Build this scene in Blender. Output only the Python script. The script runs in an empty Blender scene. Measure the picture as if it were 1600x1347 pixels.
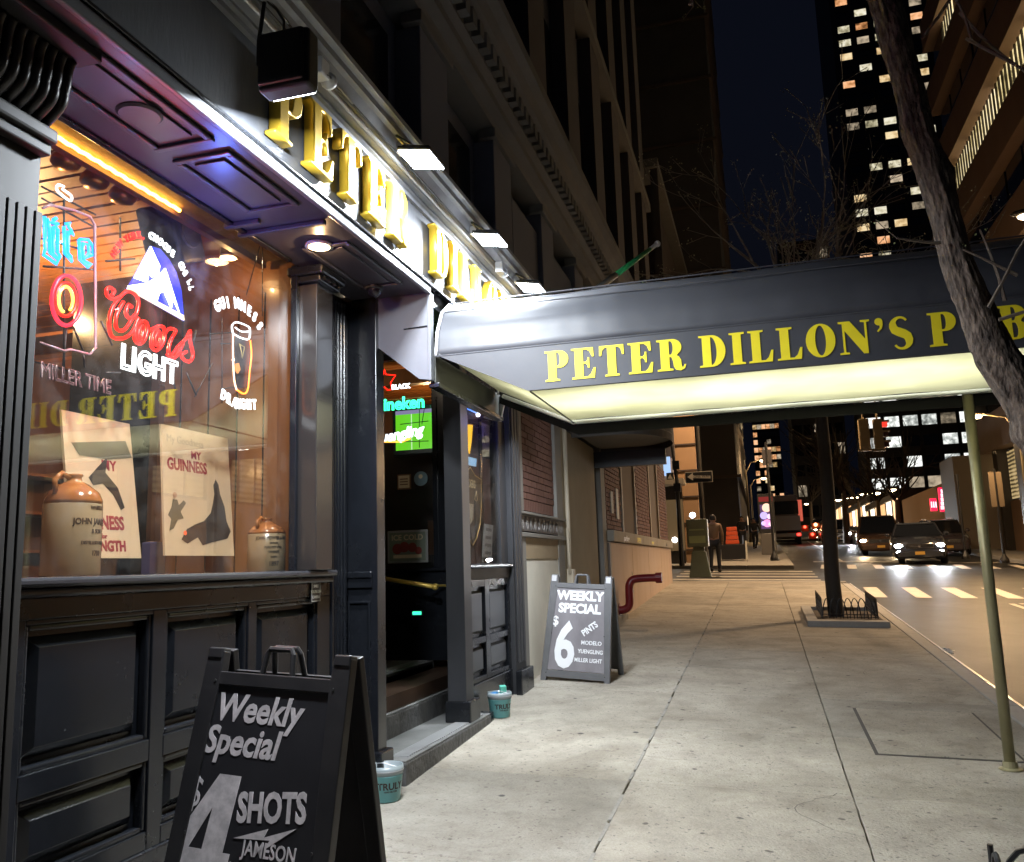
import bpy, bmesh, math, random
from mathutils import Vector, Matrix
random.seed(7)
PI = math.pi
sc = bpy.context.scene
COL = sc.collection

# ------------------------------------------------------------------ camera, sky, exposure
RX = ((0.9601501556787173, 0.2777623659288477, -0.030979777658073956),
      (0.07276318013022029, -0.1414088756627481, 0.9872735434017943),
      (0.2698466197073291, -0.9501850335368404, -0.1559846270474169))
FPX = 1343.7547
CAM_H = 1.6
cam_d = bpy.data.cameras.new('camera')
cam = bpy.data.objects.new('camera', cam_d)
COL.objects.link(cam)
cam_d.sensor_fit = 'HORIZONTAL'
cam_d.sensor_width = 36.0
cam_d.lens = 36.0 * FPX / 1600.0
cam_d.clip_start = 0.05
cam_d.clip_end = 3000.0
Rm = Matrix(RX)
mw = Rm.transposed().to_4x4()
mw.translation = Vector((0, 0, CAM_H))
cam.matrix_world = mw
sc.camera = cam

world = bpy.data.worlds.new('World')
sc.world = world
world.use_nodes = True
wn = world.node_tree.nodes
wl = world.node_tree.links
bg = wn['Background']
sky = wn.new('ShaderNodeTexSky')
sky.sky_type = 'NISHITA'
sky.sun_disc = False
sky.sun_elevation = math.radians(-4.0)
sky.sun_rotation = math.radians(200)
hs = wn.new('ShaderNodeMixRGB')
hs.blend_type = 'MULTIPLY'
hs.inputs['Fac'].default_value = 1.0
hs.inputs['Color2'].default_value = (0.42, 0.5, 0.7, 1)
add = wn.new('ShaderNodeMixRGB')
add.blend_type = 'ADD'
add.inputs['Fac'].default_value = 1.0
add.inputs['Color2'].default_value = (0.015, 0.019, 0.038, 1)
wl.new(sky.outputs['Color'], hs.inputs['Color1'])
wl.new(hs.outputs['Color'], add.inputs['Color1'])
wl.new(add.outputs['Color'], bg.inputs['Color'])
bg.inputs['Strength'].default_value = 0.11

sc.view_settings.view_transform = 'Standard'
sc.view_settings.look = 'None'
sc.view_settings.exposure = 0.32
sc.view_settings.gamma = 1.0
sc.view_settings.use_curve_mapping = False
sc.cycles.use_denoising = True
sc.cycles.max_bounces = 8
sc.cycles.transparent_max_bounces = 16
sc.cycles.sample_clamp_indirect = 6.0
sc.cycles.caustics_reflective = False
sc.cycles.caustics_refractive = False

# ------------------------------------------------------------------ points measured on real planes
def ray(px, py):
    h = Vector(((px - 800) / FPX, -(py - 673.5) / FPX, -1.0))
    return Rm.transposed() @ h
O0 = Vector((0, 0, CAM_H))
def onx(px, py, x):
    d = ray(px, py); return O0 + d * (x / d.x)
def ony(px, py, y):
    d = ray(px, py); return O0 + d * (y / d.y)
def gz(x, y):
    return 0.044 * y - 0.03 * x
def gr(px, py):
    d = ray(px, py); t = -CAM_H / (d.z - 0.044 * d.y + 0.03 * d.x); return O0 + d * t
def rz(x, y):
    return gz(x, y) - 0.13

# ------------------------------------------------------------------ materials
MATS = {}
def mat(name, color, rough=0.6, metal=0.0, noise=None, bump=None, spec=0.5, emis=None, coat=0.0, world_co=False, stretch=None, spots=None, coat_rough=0.12):
    """noise=(scale, second colour, contrast)  bump=(scale, strength)"""
    if name in MATS: return MATS[name]
    m = bpy.data.materials.new(name); m.use_nodes = True
    nt = m.node_tree; N = nt.nodes; L = nt.links
    b = N['Principled BSDF']
    b.inputs['Base Color'].default_value = (*color, 1)
    b.inputs['Roughness'].default_value = rough
    b.inputs['Metallic'].default_value = metal
    b.inputs['Specular IOR Level'].default_value = spec
    if coat:
        b.inputs['Coat Weight'].default_value = coat; b.inputs['Coat Roughness'].default_value = coat_rough
    co = None
    def coords():
        if world_co:
            g = N.new('ShaderNodeNewGeometry'); out = g.outputs['Position']
        else:
            t = N.new('ShaderNodeTexCoord'); out = t.outputs['Object']
        if stretch:
            mp = N.new('ShaderNodeMapping'); mp.inputs['Scale'].default_value = stretch
            L.new(out, mp.inputs['Vector']); out = mp.outputs['Vector']
        return out
    if noise or bump or spots: co = coords()
    if noise:
        t = N.new('ShaderNodeTexNoise'); t.inputs['Scale'].default_value = noise[0]
        t.inputs['Detail'].default_value = 8; t.inputs['Roughness'].default_value = 0.65
        L.new(co, t.inputs['Vector'])
        r = N.new('ShaderNodeValToRGB')
        c = noise[2] if len(noise) > 2 else 0.2
        r.color_ramp.elements[0].position = 0.5 - c; r.color_ramp.elements[1].position = 0.5 + c
        r.color_ramp.elements[0].color = (*color, 1); r.color_ramp.elements[1].color = (*noise[1], 1)
        L.new(t.outputs['Fac'], r.inputs['Fac'])
        last = r.outputs['Color']
        if spots:
            for (scl, thr, scol) in spots:
                v = N.new('ShaderNodeTexVoronoi'); v.inputs['Scale'].default_value = scl
                v.inputs['Randomness'].default_value = 1.0
                nn = N.new('ShaderNodeTexNoise'); nn.inputs['Scale'].default_value = scl * 2.5
                L.new(co, nn.inputs['Vector'])
                mpx = N.new('ShaderNodeMixRGB'); mpx.inputs['Fac'].default_value = 0.05
                L.new(co, mpx.inputs['Color1']); L.new(nn.outputs['Color'], mpx.inputs['Color2'])
                L.new(mpx.outputs['Color'], v.inputs['Vector'])
                cr = N.new('ShaderNodeValToRGB')
                cr.color_ramp.elements[0].position = thr * 0.6; cr.color_ramp.elements[1].position = thr
                cr.color_ramp.elements[0].color = (1, 1, 1, 1); cr.color_ramp.elements[1].color = (0, 0, 0, 1)
                L.new(v.outputs['Distance'], cr.inputs['Fac'])
                mx = N.new('ShaderNodeMixRGB'); mx.inputs['Color2'].default_value = (*scol, 1)
                L.new(cr.outputs['Color'], mx.inputs['Fac']); L.new(last, mx.inputs['Color1'])
                last = mx.outputs['Color']
            for (scl, lo, amt) in ((0.55, 0.42, 0.46), (1.7, 0.47, 0.42), (6.5, 0.5, 0.3), (48, 0.45, 0.3)):
                n3 = N.new('ShaderNodeTexNoise'); n3.inputs['Scale'].default_value = scl; n3.inputs['Detail'].default_value = 7; n3.inputs['Distortion'].default_value = 1.2
                L.new(co, n3.inputs['Vector'])
                m3 = N.new('ShaderNodeMapRange'); m3.inputs['From Min'].default_value = lo; m3.inputs['From Max'].default_value = lo + 0.25
                m3.inputs['To Min'].default_value = 0.0; m3.inputs['To Max'].default_value = amt
                L.new(n3.outputs['Fac'], m3.inputs['Value'])
                mx = N.new('ShaderNodeMixRGB'); mx.blend_type = 'MULTIPLY'; mx.inputs['Color2'].default_value = (0.45, 0.42, 0.38, 1)
                L.new(m3.outputs['Result'], mx.inputs['Fac']); L.new(last, mx.inputs['Color1']); last = mx.outputs['Color']
        L.new(last, b.inputs['Base Color'])
        # roughness follows the grime a little
        mr = N.new('ShaderNodeMapRange'); mr.inputs['To Min'].default_value = max(0.05, rough - 0.1); mr.inputs['To Max'].default_value = min(1, rough + 0.12)
        L.new(t.outputs['Fac'], mr.inputs['Value']); L.new(mr.outputs['Result'], b.inputs['Roughness'])
    if bump:
        t2 = N.new('ShaderNodeTexNoise'); t2.inputs['Scale'].default_value = bump[0]; t2.inputs['Detail'].default_value = 6
        L.new(co, t2.inputs['Vector'])
        bp = N.new('ShaderNodeBump'); bp.inputs['Strength'].default_value = bump[1]; bp.inputs['Distance'].default_value = 0.01
        L.new(t2.outputs['Fac'], bp.inputs['Height']); L.new(bp.outputs['Normal'], b.inputs['Normal'])
    if emis:
        b.inputs['Emission Color'].default_value = (*emis[0], 1); b.inputs['Emission Strength'].default_value = emis[1]
    MATS[name] = m
    return m

def glow(name, color, strength):
    if name in MATS: return MATS[name]
    m = bpy.data.materials.new(name); m.use_nodes = True
    b = m.node_tree.nodes['Principled BSDF']
    b.inputs['Base Color'].default_value = (*[c * 0.06 for c in color], 1)
    b.inputs['Emission Color'].default_value = (*color, 1)
    b.inputs['Emission Strength'].default_value = strength
    b.inputs['Roughness'].default_value = 0.3
    MATS[name] = m
    return m

def glass(name, tint=(0.9, 0.9, 0.88), boost=1.0, dirt=0.03, ior=1.5):
    if name in MATS: return MATS[name]
    m = bpy.data.materials.new(name); m.use_nodes = True
    nt = m.node_tree; N = nt.nodes; L = nt.links
    for n in list(N):
        if n.type == 'BSDF_PRINCIPLED': N.remove(n)
    out = [n for n in N if n.type == 'OUTPUT_MATERIAL'][0]
    tr = N.new('ShaderNodeBsdfTransparent'); tr.inputs['Color'].default_value = (*tint, 1)
    gl = N.new('ShaderNodeBsdfGlossy'); gl.inputs['Roughness'].default_value = 0.0
    ge = N.new('ShaderNodeNewGeometry'); dt = N.new('ShaderNodeVectorMath'); dt.operation = 'DOT_PRODUCT'
    L.new(ge.outputs['Incoming'], dt.inputs[0]); L.new(ge.outputs['Normal'], dt.inputs[1])
    def mth(op, a, b=None):
        n = N.new('ShaderNodeMath'); n.operation = op; n.use_clamp = op == 'MULTIPLY'
        L.new(a, n.inputs[0])
        if b is not None: n.inputs[1].default_value = b
        return n.outputs[0]
    ab = mth('ABSOLUTE', dt.outputs['Value'])
    iv = N.new('ShaderNodeMath'); iv.operation = 'SUBTRACT'; iv.inputs[0].default_value = 1.0; L.new(ab, iv.inputs[1])
    pw = mth('POWER', iv.outputs[0], 5.0)
    sc_ = mth('MULTIPLY', pw, 0.96); ad = mth('ADD', sc_, 0.04); mu_o = mth('MULTIPLY', ad, boost)
    mx = N.new('ShaderNodeMixShader')
    L.new(mu_o, mx.inputs['Fac'])
    L.new(tr.outputs[0], mx.inputs[1]); L.new(gl.outputs[0], mx.inputs[2])
    df = N.new('ShaderNodeBsdfDiffuse'); df.inputs['Color'].default_value = (0.5, 0.5, 0.48, 1)
    no = N.new('ShaderNodeTexNoise'); no.inputs['Scale'].default_value = 9; no.inputs['Detail'].default_value = 9
    tc = N.new('ShaderNodeTexCoord'); L.new(tc.outputs['Object'], no.inputs['Vector'])
    mr = N.new('ShaderNodeMapRange'); mr.inputs['From Min'].default_value = 0.45; mr.inputs['From Max'].default_value = 0.8
    mr.inputs['To Max'].default_value = dirt * 2.5; mr.inputs['To Min'].default_value = dirt * 0.4
    L.new(no.outputs['Fac'], mr.inputs['Value'])
    mx2 = N.new('ShaderNodeMixShader'); L.new(mr.outputs['Result'], mx2.inputs['Fac'])
    L.new(mx.outputs[0], mx2.inputs[1]); L.new(df.outputs[0], mx2.inputs[2])
    L.new(mx2.outputs[0], out.inputs['Surface'])
    MATS[name] = m
    return m

def panes(name, base, hot, strength, scale):
    """a lit office window: uneven interior light with a few bright fittings"""
    if name in MATS: return MATS[name]
    m = bpy.data.materials.new(name); m.use_nodes = True
    nt = m.node_tree; N = nt.nodes; L = nt.links; b = N['Principled BSDF']
    b.inputs['Base Color'].default_value = (0.02, 0.02, 0.02, 1); b.inputs['Roughness'].default_value = 0.15
    g = N.new('ShaderNodeNewGeometry')
    n = N.new('ShaderNodeTexNoise'); n.inputs['Scale'].default_value = scale; n.inputs['Detail'].default_value = 5
    L.new(g.outputs['Position'], n.inputs['Vector'])
    r = N.new('ShaderNodeValToRGB')
    r.color_ramp.elements[0].position = 0.32; r.color_ramp.elements[0].color = (*[c * 0.12 for c in base], 1)
    r.color_ramp.elements[1].position = 0.72; r.color_ramp.elements[1].color = (*hot, 1)
    e = r.color_ramp.elements.new(0.5); e.color = (*base, 1)
    w = N.new('ShaderNodeTexWave'); w.bands_direction = 'Z'; w.inputs['Scale'].default_value = scale * 2.2; w.inputs['Distortion'].default_value = 1.5
    L.new(g.outputs['Position'], w.inputs['Vector'])
    oi = N.new('ShaderNodeObjectInfo'); ad = N.new('ShaderNodeMath'); ad.operation = 'MULTIPLY_ADD'; ad.inputs[1].default_value = 0.26
    L.new(w.outputs['Fac'], ad.inputs[0]); L.new(n.outputs['Fac'], ad.inputs[2])
    a2 = N.new('ShaderNodeMath'); a2.operation = 'MULTIPLY_ADD'; a2.inputs[1].default_value = 0.30; a2.use_clamp = True
    s2 = N.new('ShaderNodeMath'); s2.operation = 'SUBTRACT'; s2.inputs[1].default_value = 0.25
    L.new(ad.outputs[0], s2.inputs[0]); L.new(oi.outputs['Random'], a2.inputs[0]); L.new(s2.outputs[0], a2.inputs[2])
    L.new(a2.outputs[0], r.inputs['Fac']); L.new(r.outputs['Color'], b.inputs['Emission Color'])
    b.inputs['Emission Strength'].default_value = strength
    MATS[name] = m
    return m

BLACK = mat('black_gloss_paint', (0.007, 0.0085, 0.012), 0.25, noise=(1.6, (0.012, 0.0135, 0.017), 0.45), world_co=True, spots=[(7, 0.035, (0.16, 0.16, 0.16)), (19, 0.05, (0.04, 0.04, 0.042))])
BLACKM = mat('black_plastic', (0.012, 0.012, 0.013), 0.42, bump=(90, 0.05))
FRIEZE = mat('grey_frieze_paint', (0.085, 0.09, 0.10), 0.45, noise=(7, (0.05, 0.053, 0.06), 0.25), bump=(60, 0.1), world_co=True, stretch=(1, 1, 0.25))
CORN = mat('lit_cornice_paint', (0.30, 0.31, 0.33), 0.4, noise=(9, (0.2, 0.205, 0.215), 0.25), world_co=True)  # paler than the frieze: floodlight on the mouldings is put into the colour
SOF = mat('soffit_paint', (0.032, 0.031, 0.038), 0.38, noise=(5, (0.05, 0.048, 0.058), 0.3), world_co=True)
GOLD = mat('gold_leaf', (0.66, 0.43, 0.04), 0.33, 0.55, noise=(9, (0.52, 0.33, 0.03), 0.25), world_co=True)
YELL = mat('yellow_vinyl', (0.95, 0.80, 0.02), 0.5, noise=(14, (0.85, 0.70, 0.02), 0.3), world_co=True)
CONC = mat('sidewalk_concrete', (0.30, 0.272, 0.222), 0.8, noise=(3.3, (0.45, 0.41, 0.34), 0.27), bump=(70, 0.9), world_co=True,
           spots=[(5.2, 0.10, (0.13, 0.115, 0.10)), (2.1, 0.055, (0.07, 0.065, 0.06)), (22, 0.22, (0.21, 0.19, 0.16)), (7.7, 0.085, (0.15, 0.135, 0.12))])
CONC2 = mat('old_concrete', (0.25, 0.23, 0.20), 0.85, noise=(2.0, (0.33, 0.31, 0.27), 0.25), bump=(30, 0.2), world_co=True)
CONCV = [CONC] + [mat('sidewalk_concrete_%s' % n_, c1, 0.8, noise=(3.3, c2, 0.27), bump=(70, 0.9), world_co=True,
    spots=[(5.2, 0.10, (0.13, 0.115, 0.10)), (2.1, 0.055, (0.07, 0.065, 0.06)), (22, 0.22, (0.21, 0.19, 0.16)), (7.7, 0.085, (0.15, 0.135, 0.12))])
    for n_, c1, c2 in (('grey', (0.265, 0.245, 0.205), (0.40, 0.37, 0.315)), ('pale', (0.33, 0.30, 0.25), (0.50, 0.46, 0.385)))]
ASPH = mat('asphalt', (0.013, 0.0125, 0.0125), 0.5, noise=(1.1, (0.028, 0.0265, 0.025), 0.2), bump=(40, 0.4), world_co=True)
LINE = mat('road_paint', (0.62, 0.57, 0.48), 0.6, noise=(6, (0.42, 0.38, 0.32), 0.3), world_co=True)
STEEL = mat('steel', (0.5, 0.5, 0.5), 0.35, 1.0)
STONE = mat('limestone', (0.36, 0.33, 0.28), 0.8, noise=(3, (0.28, 0.255, 0.21), 0.25), bump=(20, 0.15), world_co=True)

# ------------------------------------------------------------------ mesh builder
class MB:
    def __init__(s): s.v = []; s.f = []
    def add(s, vs, fs):
        o = len(s.v); s.v += [tuple(p) for p in vs]; s.f += [tuple(i + o for i in f) for f in fs]; return s
    def box(s, x0, x1, y0, y1, z0, z1):
        vs = [(x, y, z) for z in (z0, z1) for y in (y0, y1) for x in (x0, x1)]
        return s.add(vs, [(0, 2, 3, 1), (4, 5, 7, 6), (0, 1, 5, 4), (2, 6, 7, 3), (0, 4, 6, 2), (1, 3, 7, 5)])
    def hexa(s, p):   # 8 points: bottom quad then top quad, both counter-clockwise from above
        return s.add(p, [(3, 2, 1, 0), (4, 5, 6, 7), (0, 1, 5, 4), (1, 2, 6, 5), (2, 3, 7, 6), (3, 0, 4, 7)])
    def prism(s, pts, axis, a0, a1):
        """extrude a closed 2-D outline: axis 'y' uses (x,z), 'x' uses (y,z), 'z' uses (x,y)"""
        n = len(pts)
        def P(p, a):
            return {'y': (p[0], a, p[1]), 'x': (a, p[0], p[1]), 'z': (p[0], p[1], a)}[axis]
        vs = [P(p, a0) for p in pts] + [P(p, a1) for p in pts]
        fs = [tuple(range(n))[::-1], tuple(range(n, 2 * n))] + [(i, (i + 1) % n, n + (i + 1) % n, n + i) for i in range(n)]
        return s.add(vs, fs)
    def tube(s, path, rad, k=8, cap=True, close=False):
        path = [Vector(p) for p in path]; n = len(path)
        if not hasattr(rad, '__len__'): rad = [rad] * n
        up = None; rings = []
        for i, p in enumerate(path):
            a = path[(i - 1) % n] if (i > 0 or close) else path[i]
            b = path[(i + 1) % n] if (i < n - 1 or close) else path[i]
            t = (b - a)
            if t.length < 1e-9: t = Vector((0, 0, 1))
            t.normalize()
            if up is None:
                up = Vector((0, 0, 1)) if abs(t.z) < 0.9 else Vector((1, 0, 0))
            u = up - t * up.dot(t)
            if u.length < 1e-6: u = t.orthogonal()
            u.normalize(); up = u; w = t.cross(u)
            rings.append([p + (u * math.cos(q) + w * math.sin(q)) * rad[i] for q in [2 * PI * j / k for j in range(k)]])
        o = [p for r in rings for p in r]; fs = []
        m = n if close else n - 1
        for i in range(m):
            for j in range(k):
                a = i * k + j; b = i * k + (j + 1) % k; c = ((i + 1) % n) * k + (j + 1) % k; d = ((i + 1) % n) * k + j
                fs.append((a, b, c, d))
        if cap and not close:
            fs.append(tuple(range(k))[::-1]); fs.append(tuple(range((n - 1) * k, n * k)))
        return s.add(o, fs)
    def lathe(s, prof, c=(0, 0, 0), k=20, sx=1, sy=1):
        vs = []; fs = []
        for r, z in prof:
            for j in range(k):
                q = 2 * PI * j / k; vs.append((c[0] + r * sx * math.cos(q), c[1] + r * sy * math.sin(q), c[2] + z))
        for i in range(len(prof) - 1):
            for j in range(k):
                fs.append((i * k + j, i * k + (j + 1) % k, (i + 1) * k + (j + 1) % k, (i + 1) * k + j))
        fs.append(tuple(range(k))[::-1]); fs.append(tuple(range((len(prof) - 1) * k, len(prof) * k)))
        return s.add(vs, fs)
    def sphere(s, c, r, k=10, sq=(1, 1, 1)):
        prof = [(max(1e-4, math.sin(PI * i / k)), -math.cos(PI * i / k)) for i in range(k + 1)]
        vs = []; fs = []
        n = k * 2
        for rr, z in prof:
            for j in range(n):
                q = 2 * PI * j / n; vs.append((c[0] + r * sq[0] * rr * math.cos(q), c[1] + r * sq[1] * rr * math.sin(q), c[2] + r * sq[2] * z))
        for i in range(k):
            for j in range(n):
                fs.append((i * n + j, i * n + (j + 1) % n, (i + 1) * n + (j + 1) % n, (i + 1) * n + j))
        return s.add(vs, fs)
    def xf(s, m):
        s.v = [tuple(m @ Vector(p)) for p in s.v]; return s
    def mesh(s, name, off=None):
        me = bpy.data.meshes.new(name)
        vs = s.v if off is None else [(p[0] - off[0], p[1] - off[1], p[2] - off[2]) for p in s.v]
        me.from_pydata(vs, [], s.f); me.update()
        return me
    def build(s, name, m, parent=None, bevel=0.0, smooth=False, local=False, seg=2):
        """vertices are world coordinates unless local=True (then in the frame of the parent)"""
        off = None
        if parent is not None and not local:
            off = parent_loc(parent)
        me = s.mesh(name, off)
        return place(name, me, m, parent, bevel, smooth, seg)

def parent_loc(p):
    v = Vector((0, 0, 0))
    while p is not None:
        v += p.location; p = p.parent
    return v

def place(name, me, m, parent=None, bevel=0.0, smooth=False, seg=2):
    if m is not None and len(me.materials) == 0: me.materials.append(m)
    if smooth:
        for p in me.polygons: p.use_smooth = True
    bm = bmesh.new(); bm.from_mesh(me); bmesh.ops.recalc_face_normals(bm, faces=bm.faces); bm.to_mesh(me); bm.free()
    o = bpy.data.objects.new(name, me); COL.objects.link(o)
    if parent is not None: o.parent = parent
    if bevel:
        md = o.modifiers.new('bevel', 'BEVEL'); md.width = bevel; md.segments = seg; md.limit_method = 'ANGLE'; md.angle_limit = math.radians(40)
    return o

def inst(src, loc, parent=None, name=None, rot=None, scale=None, mesh=None):
    o = src.copy(); COL.objects.link(o)
    if name: o.name = name
    if mesh: o.data = mesh
    o.parent = parent if parent is not None else src.parent
    o.location = loc
    if rot is not None: o.rotation_euler = rot
    if scale is not None: o.scale = scale
    return o

def thing(name, label, cat, loc=(0, 0, 0), group=None, rot=None):
    o = bpy.data.objects.new(name, None); COL.objects.link(o)
    o.location = loc; o.empty_display_size = 0.1
    if rot: o.rotation_euler = rot
    o['label'] = label; o['category'] = cat
    if group: o['group'] = group
    return o
def tag(o, label, cat, group=None):
    o['label'] = label; o['category'] = cat
    if group: o['group'] = group
    return o
def structure(o):
    o['kind'] = 'structure'; return o
def struct_root(name):
    o = bpy.data.objects.new(name, None); COL.objects.link(o); o['kind'] = 'structure'; return o
def copy_tree(o, parent=None):
    c = o.copy(); COL.objects.link(c); c.parent = parent
    for ch in list(o.children): copy_tree(ch, c)
    return c

def frame(o, u, v):
    u = Vector(u).normalized(); v = Vector(v).normalized(); n = u.cross(v)
    m = Matrix((u, v, n)).transposed().to_4x4(); m.translation = Vector(o); return m
FY = lambda o: frame(o, (0, 1, 0), (0, 0, 1))       # face seen from the street
FX = lambda o: frame(o, (1, 0, 0), (0, 0, 1))       # face seen looking down the street

def text_mesh(s, size=1.0, extrude=0.002, bold=0.0, shear=0.0, align='LEFT', tube=None, sx=1.0, space=1.0):
    c = bpy.data.curves.new('text', 'FONT'); c.body = s; c.size = size; c.shear = shear
    c.align_x = align; c.space_character = space; c.resolution_u = 3
    if tube:
        c.fill_mode = 'NONE'; c.bevel_depth = tube; c.bevel_resolution = 1; c.offset = bold
    else:
        c.extrude = extrude; c.offset = bold
    o = bpy.data.objects.new('text', c); COL.objects.link(o)
    dg = bpy.context.evaluated_depsgraph_get()
    me = bpy.data.meshes.new_from_object(o.evaluated_get(dg))
    bpy.data.objects.remove(o); bpy.data.curves.remove(c)
    me.materials.clear()
    if sx != 1.0: me.transform(Matrix.Diagonal((sx, 1, 1, 1)))
    return me
def put_mesh(me, name, m, fr, parent=None, bevel=0.0):
    off = parent_loc(parent) if parent is not None else Vector((0, 0, 0))
    me.transform(Matrix.Translation(-off) @ fr)
    me.name = name
    return place(name, me, m, parent, bevel)
def text(s, name, m, fr, parent=None, **k):
    return put_mesh(text_mesh(s, **k), name, m, fr, parent)

# serif display alphabet, drawn outline by outline (height 1)
def arc(cx, cy, rx, ry, a0, a1, n=12):
    return [(cx + rx * math.cos(math.radians(a0 + (a1 - a0) * i / n)), cy + ry * math.sin(math.radians(a0 + (a1 - a0) * i / n))) for i in range(n + 1)]
def stroke(path, ws):
    L_ = []; R_ = []
    n = len(path)
    for i, p in enumerate(path):
        a = path[max(0, i - 1)]; b = path[min(n - 1, i + 1)]
        dx, dy = b[0] - a[0], b[1] - a[1]; d = math.hypot(dx, dy) or 1
        nx, ny = -dy / d, dx / d; w = ws[i] / 2
        L_.append((p[0] + nx * w, p[1] + ny * w)); R_.append((p[0] - nx * w, p[1] - ny * w))
    return L_ + R_[::-1]
def S_shape():
    pts = arc(0.33, 0.73, 0.21, 0.235, 35, 180, 10)[:-1] + [(0.13, 0.70), (0.17, 0.60), (0.28, 0.535), (0.40, 0.475), (0.50, 0.40), (0.535, 0.29)] + arc(0.33, 0.265, 0.21, 0.23, -5, -150, 10)[1:]
    n = len(pts); ws = []
    for i in range(n):
        t = i / (n - 1); ws.append(0.06 + 0.20 * math.exp(-((t - 0.5) / 0.2) ** 2))
    return stroke(pts, ws)
GL = {
 'P': (0.74, [[(0, 0), (.46, 0), (.46, .05), (.36, .07), (.36, .43), (.46, .43)] + arc(.46, .715, .28, .285, -90, 90) + [(0, 1), (0, .95), (.1, .93), (.1, .07), (0, .05)],
              [(.36, .49), (.36, .94), (.40, .94)] + arc(.40, .715, .08, .225, 90, -90)]),
 'E': (0.76, [[(0, 0), (.70, 0), (.74, .33), (.68, .33), (.58, .13), (.50, .06), (.36, .06), (.36, .48), (.44, .48), (.49, .42), (.50, .34), (.55, .34), (.55, .68), (.50, .68), (.49, .60), (.44, .54), (.36, .54), (.36, .94), (.48, .94), (.57, .87), (.63, .70), (.69, .70), (.68, 1), (0, 1), (0, .95), (.1, .93), (.1, .07), (0, .05)]]),
 'T': (0.78, [[(.16, 0), (.60, 0), (.60, .05), (.51, .07), (.51, .94), (.58, .94), (.66, .86), (.70, .68), (.76, .68), (.75, 1), (.01, 1), (0, .68), (.06, .68), (.10, .86), (.18, .94), (.25, .94), (.25, .07), (.16, .05)]]),
 'R': (0.84, [[(0, 0), (.46, 0), (.46, .05), (.36, .07), (.36, .44), (.42, .42), (.46, .30), (.48, .12), (.54, .01), (.68, -.02), (.80, .04), (.84, .16), (.79, .17), (.76, .09), (.72, .09), (.71, .16), (.70, .32), (.64, .43), (.58, .47)] + arc(.46, .735, .27, .265, -55, 90) + [(0, 1), (0, .95), (.1, .93), (.1, .07), (0, .05)],
              [(.36, .51), (.36, .94), (.40, .94)] + arc(.40, .725, .075, .215, 90, -90)]),
 'D': (0.82, [[(0, 0), (.38, 0)] + arc(.38, .5, .42, .5, -90, 90, 18) + [(0, 1), (0, .95), (.1, .93), (.1, .07), (0, .05)],
              [(.36, .06), (.36, .94)] + arc(.36, .5, .17, .44, 90, -90, 16)]),
 'I': (0.46, [[(0, 0), (.46, 0), (.46, .05), (.36, .07), (.36, .93), (.46, .95), (.46, 1), (0, 1), (0, .95), (.1, .93), (.1, .07), (0, .05)]]),
 'L': (0.74, [[(0, 0), (.69, 0), (.73, .36), (.67, .36), (.58, .14), (.49, .06), (.36, .06), (.36, .93), (.46, .95), (.46, 1), (0, 1), (0, .95), (.1, .93), (.1, .07), (0, .05)]]),
 'O': (0.84, [arc(.42, .5, .42, .515, 0, 360, 32)[:-1], arc(.42, .5, .15, .46, 0, 360, 26)[:-1][::-1]]),
 'N': (0.92, [[(0, 0), (.27, 0), (.27, .05), (.17, .07), (.17, .72), (.66, -.01), (.79, -.01), (.79, .93), (.88, .95), (.88, 1), (.62, 1), (.62, .95), (.73, .93), (.73, .42), (.33, 1), (0, 1), (0, .95), (.11, .93), (.11, .07), (0, .05)]]),
 "'": (0.26, [arc(.11, .90, .11, .11, 0, 270, 14) + [(.13, .78), (.13, .72), (.05, .62), (.08, .59), (.18, .68), (.22, .80)]]),
 'S': (0.64, [S_shape()]),
 'U': (0.86, [[(0, 1), (0, .95), (.09, .93), (.09, .28)] + arc(.41, .28, .32, .30, 180, 360, 14) + [(.73, .93), (.83, .95), (.83, 1), (.57, 1), (.57, .95), (.67, .93), (.67, .26)] + arc(.51, .26, .16, .20, 0, -180, 10) + [(.35, .93), (.45, .95), (.45, 1)]]),
 'B': (0.80, [[(0, 0), (.44, 0)] + arc(.44, .27, .32, .27, -90, 62, 10) + arc(.44, .76, .27, .24, -50, 90, 10) + [(0, 1), (0, .95), (.1, .93), (.1, .07), (0, .05)],
              [(.36, .06), (.36, .49), (.42, .49)] + arc(.42, .275, .08, .215, 90, -90, 8), [(.36, .55), (.36, .94), (.40, .94)] + arc(.40, .745, .07, .195, 90, -90, 8)]),
}
def glyph(ch, h, extrude, bevel=0.0, sx=1.0):
    w, polys = GL[ch]
    c = bpy.data.curves.new('g', 'CURVE'); c.dimensions = '2D'; c.fill_mode = 'BOTH'
    for pl in polys:
        sp = c.splines.new('POLY'); sp.points.add(len(pl) - 1)
        for i, p in enumerate(pl): sp.points[i].co = (p[0] * h * sx, p[1] * h, 0, 1)
        sp.use_cyclic_u = True
    c.extrude = extrude; c.bevel_depth = bevel; c.bevel_resolution = 1; c.offset = -bevel
    o = bpy.data.objects.new('g', c); COL.objects.link(o)
    me = bpy.data.meshes.new_from_object(o.evaluated_get(bpy.context.evaluated_depsgraph_get()))
    bpy.data.objects.remove(o); bpy.data.curves.remove(c)
    me.materials.clear()
    return me, w * h * sx
def area(name, loc, size, energy, color, direction, sy=None, parent=None, spread=None):
    l = bpy.data.lights.new(name, 'AREA'); l.energy = energy; l.color = color
    l.shape = 'RECTANGLE'; l.size = size; l.size_y = sy or size
    if spread: l.spread = spread
    o = bpy.data.objects.new(name, l); COL.objects.link(o)
    o.rotation_euler = Vector(direction).to_track_quat('-Z', 'Y').to_euler()
    if parent is not None:
        o.parent = parent; o.location = Vector(loc) - parent_loc(parent)
    else: o.location = loc
    return o
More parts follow.
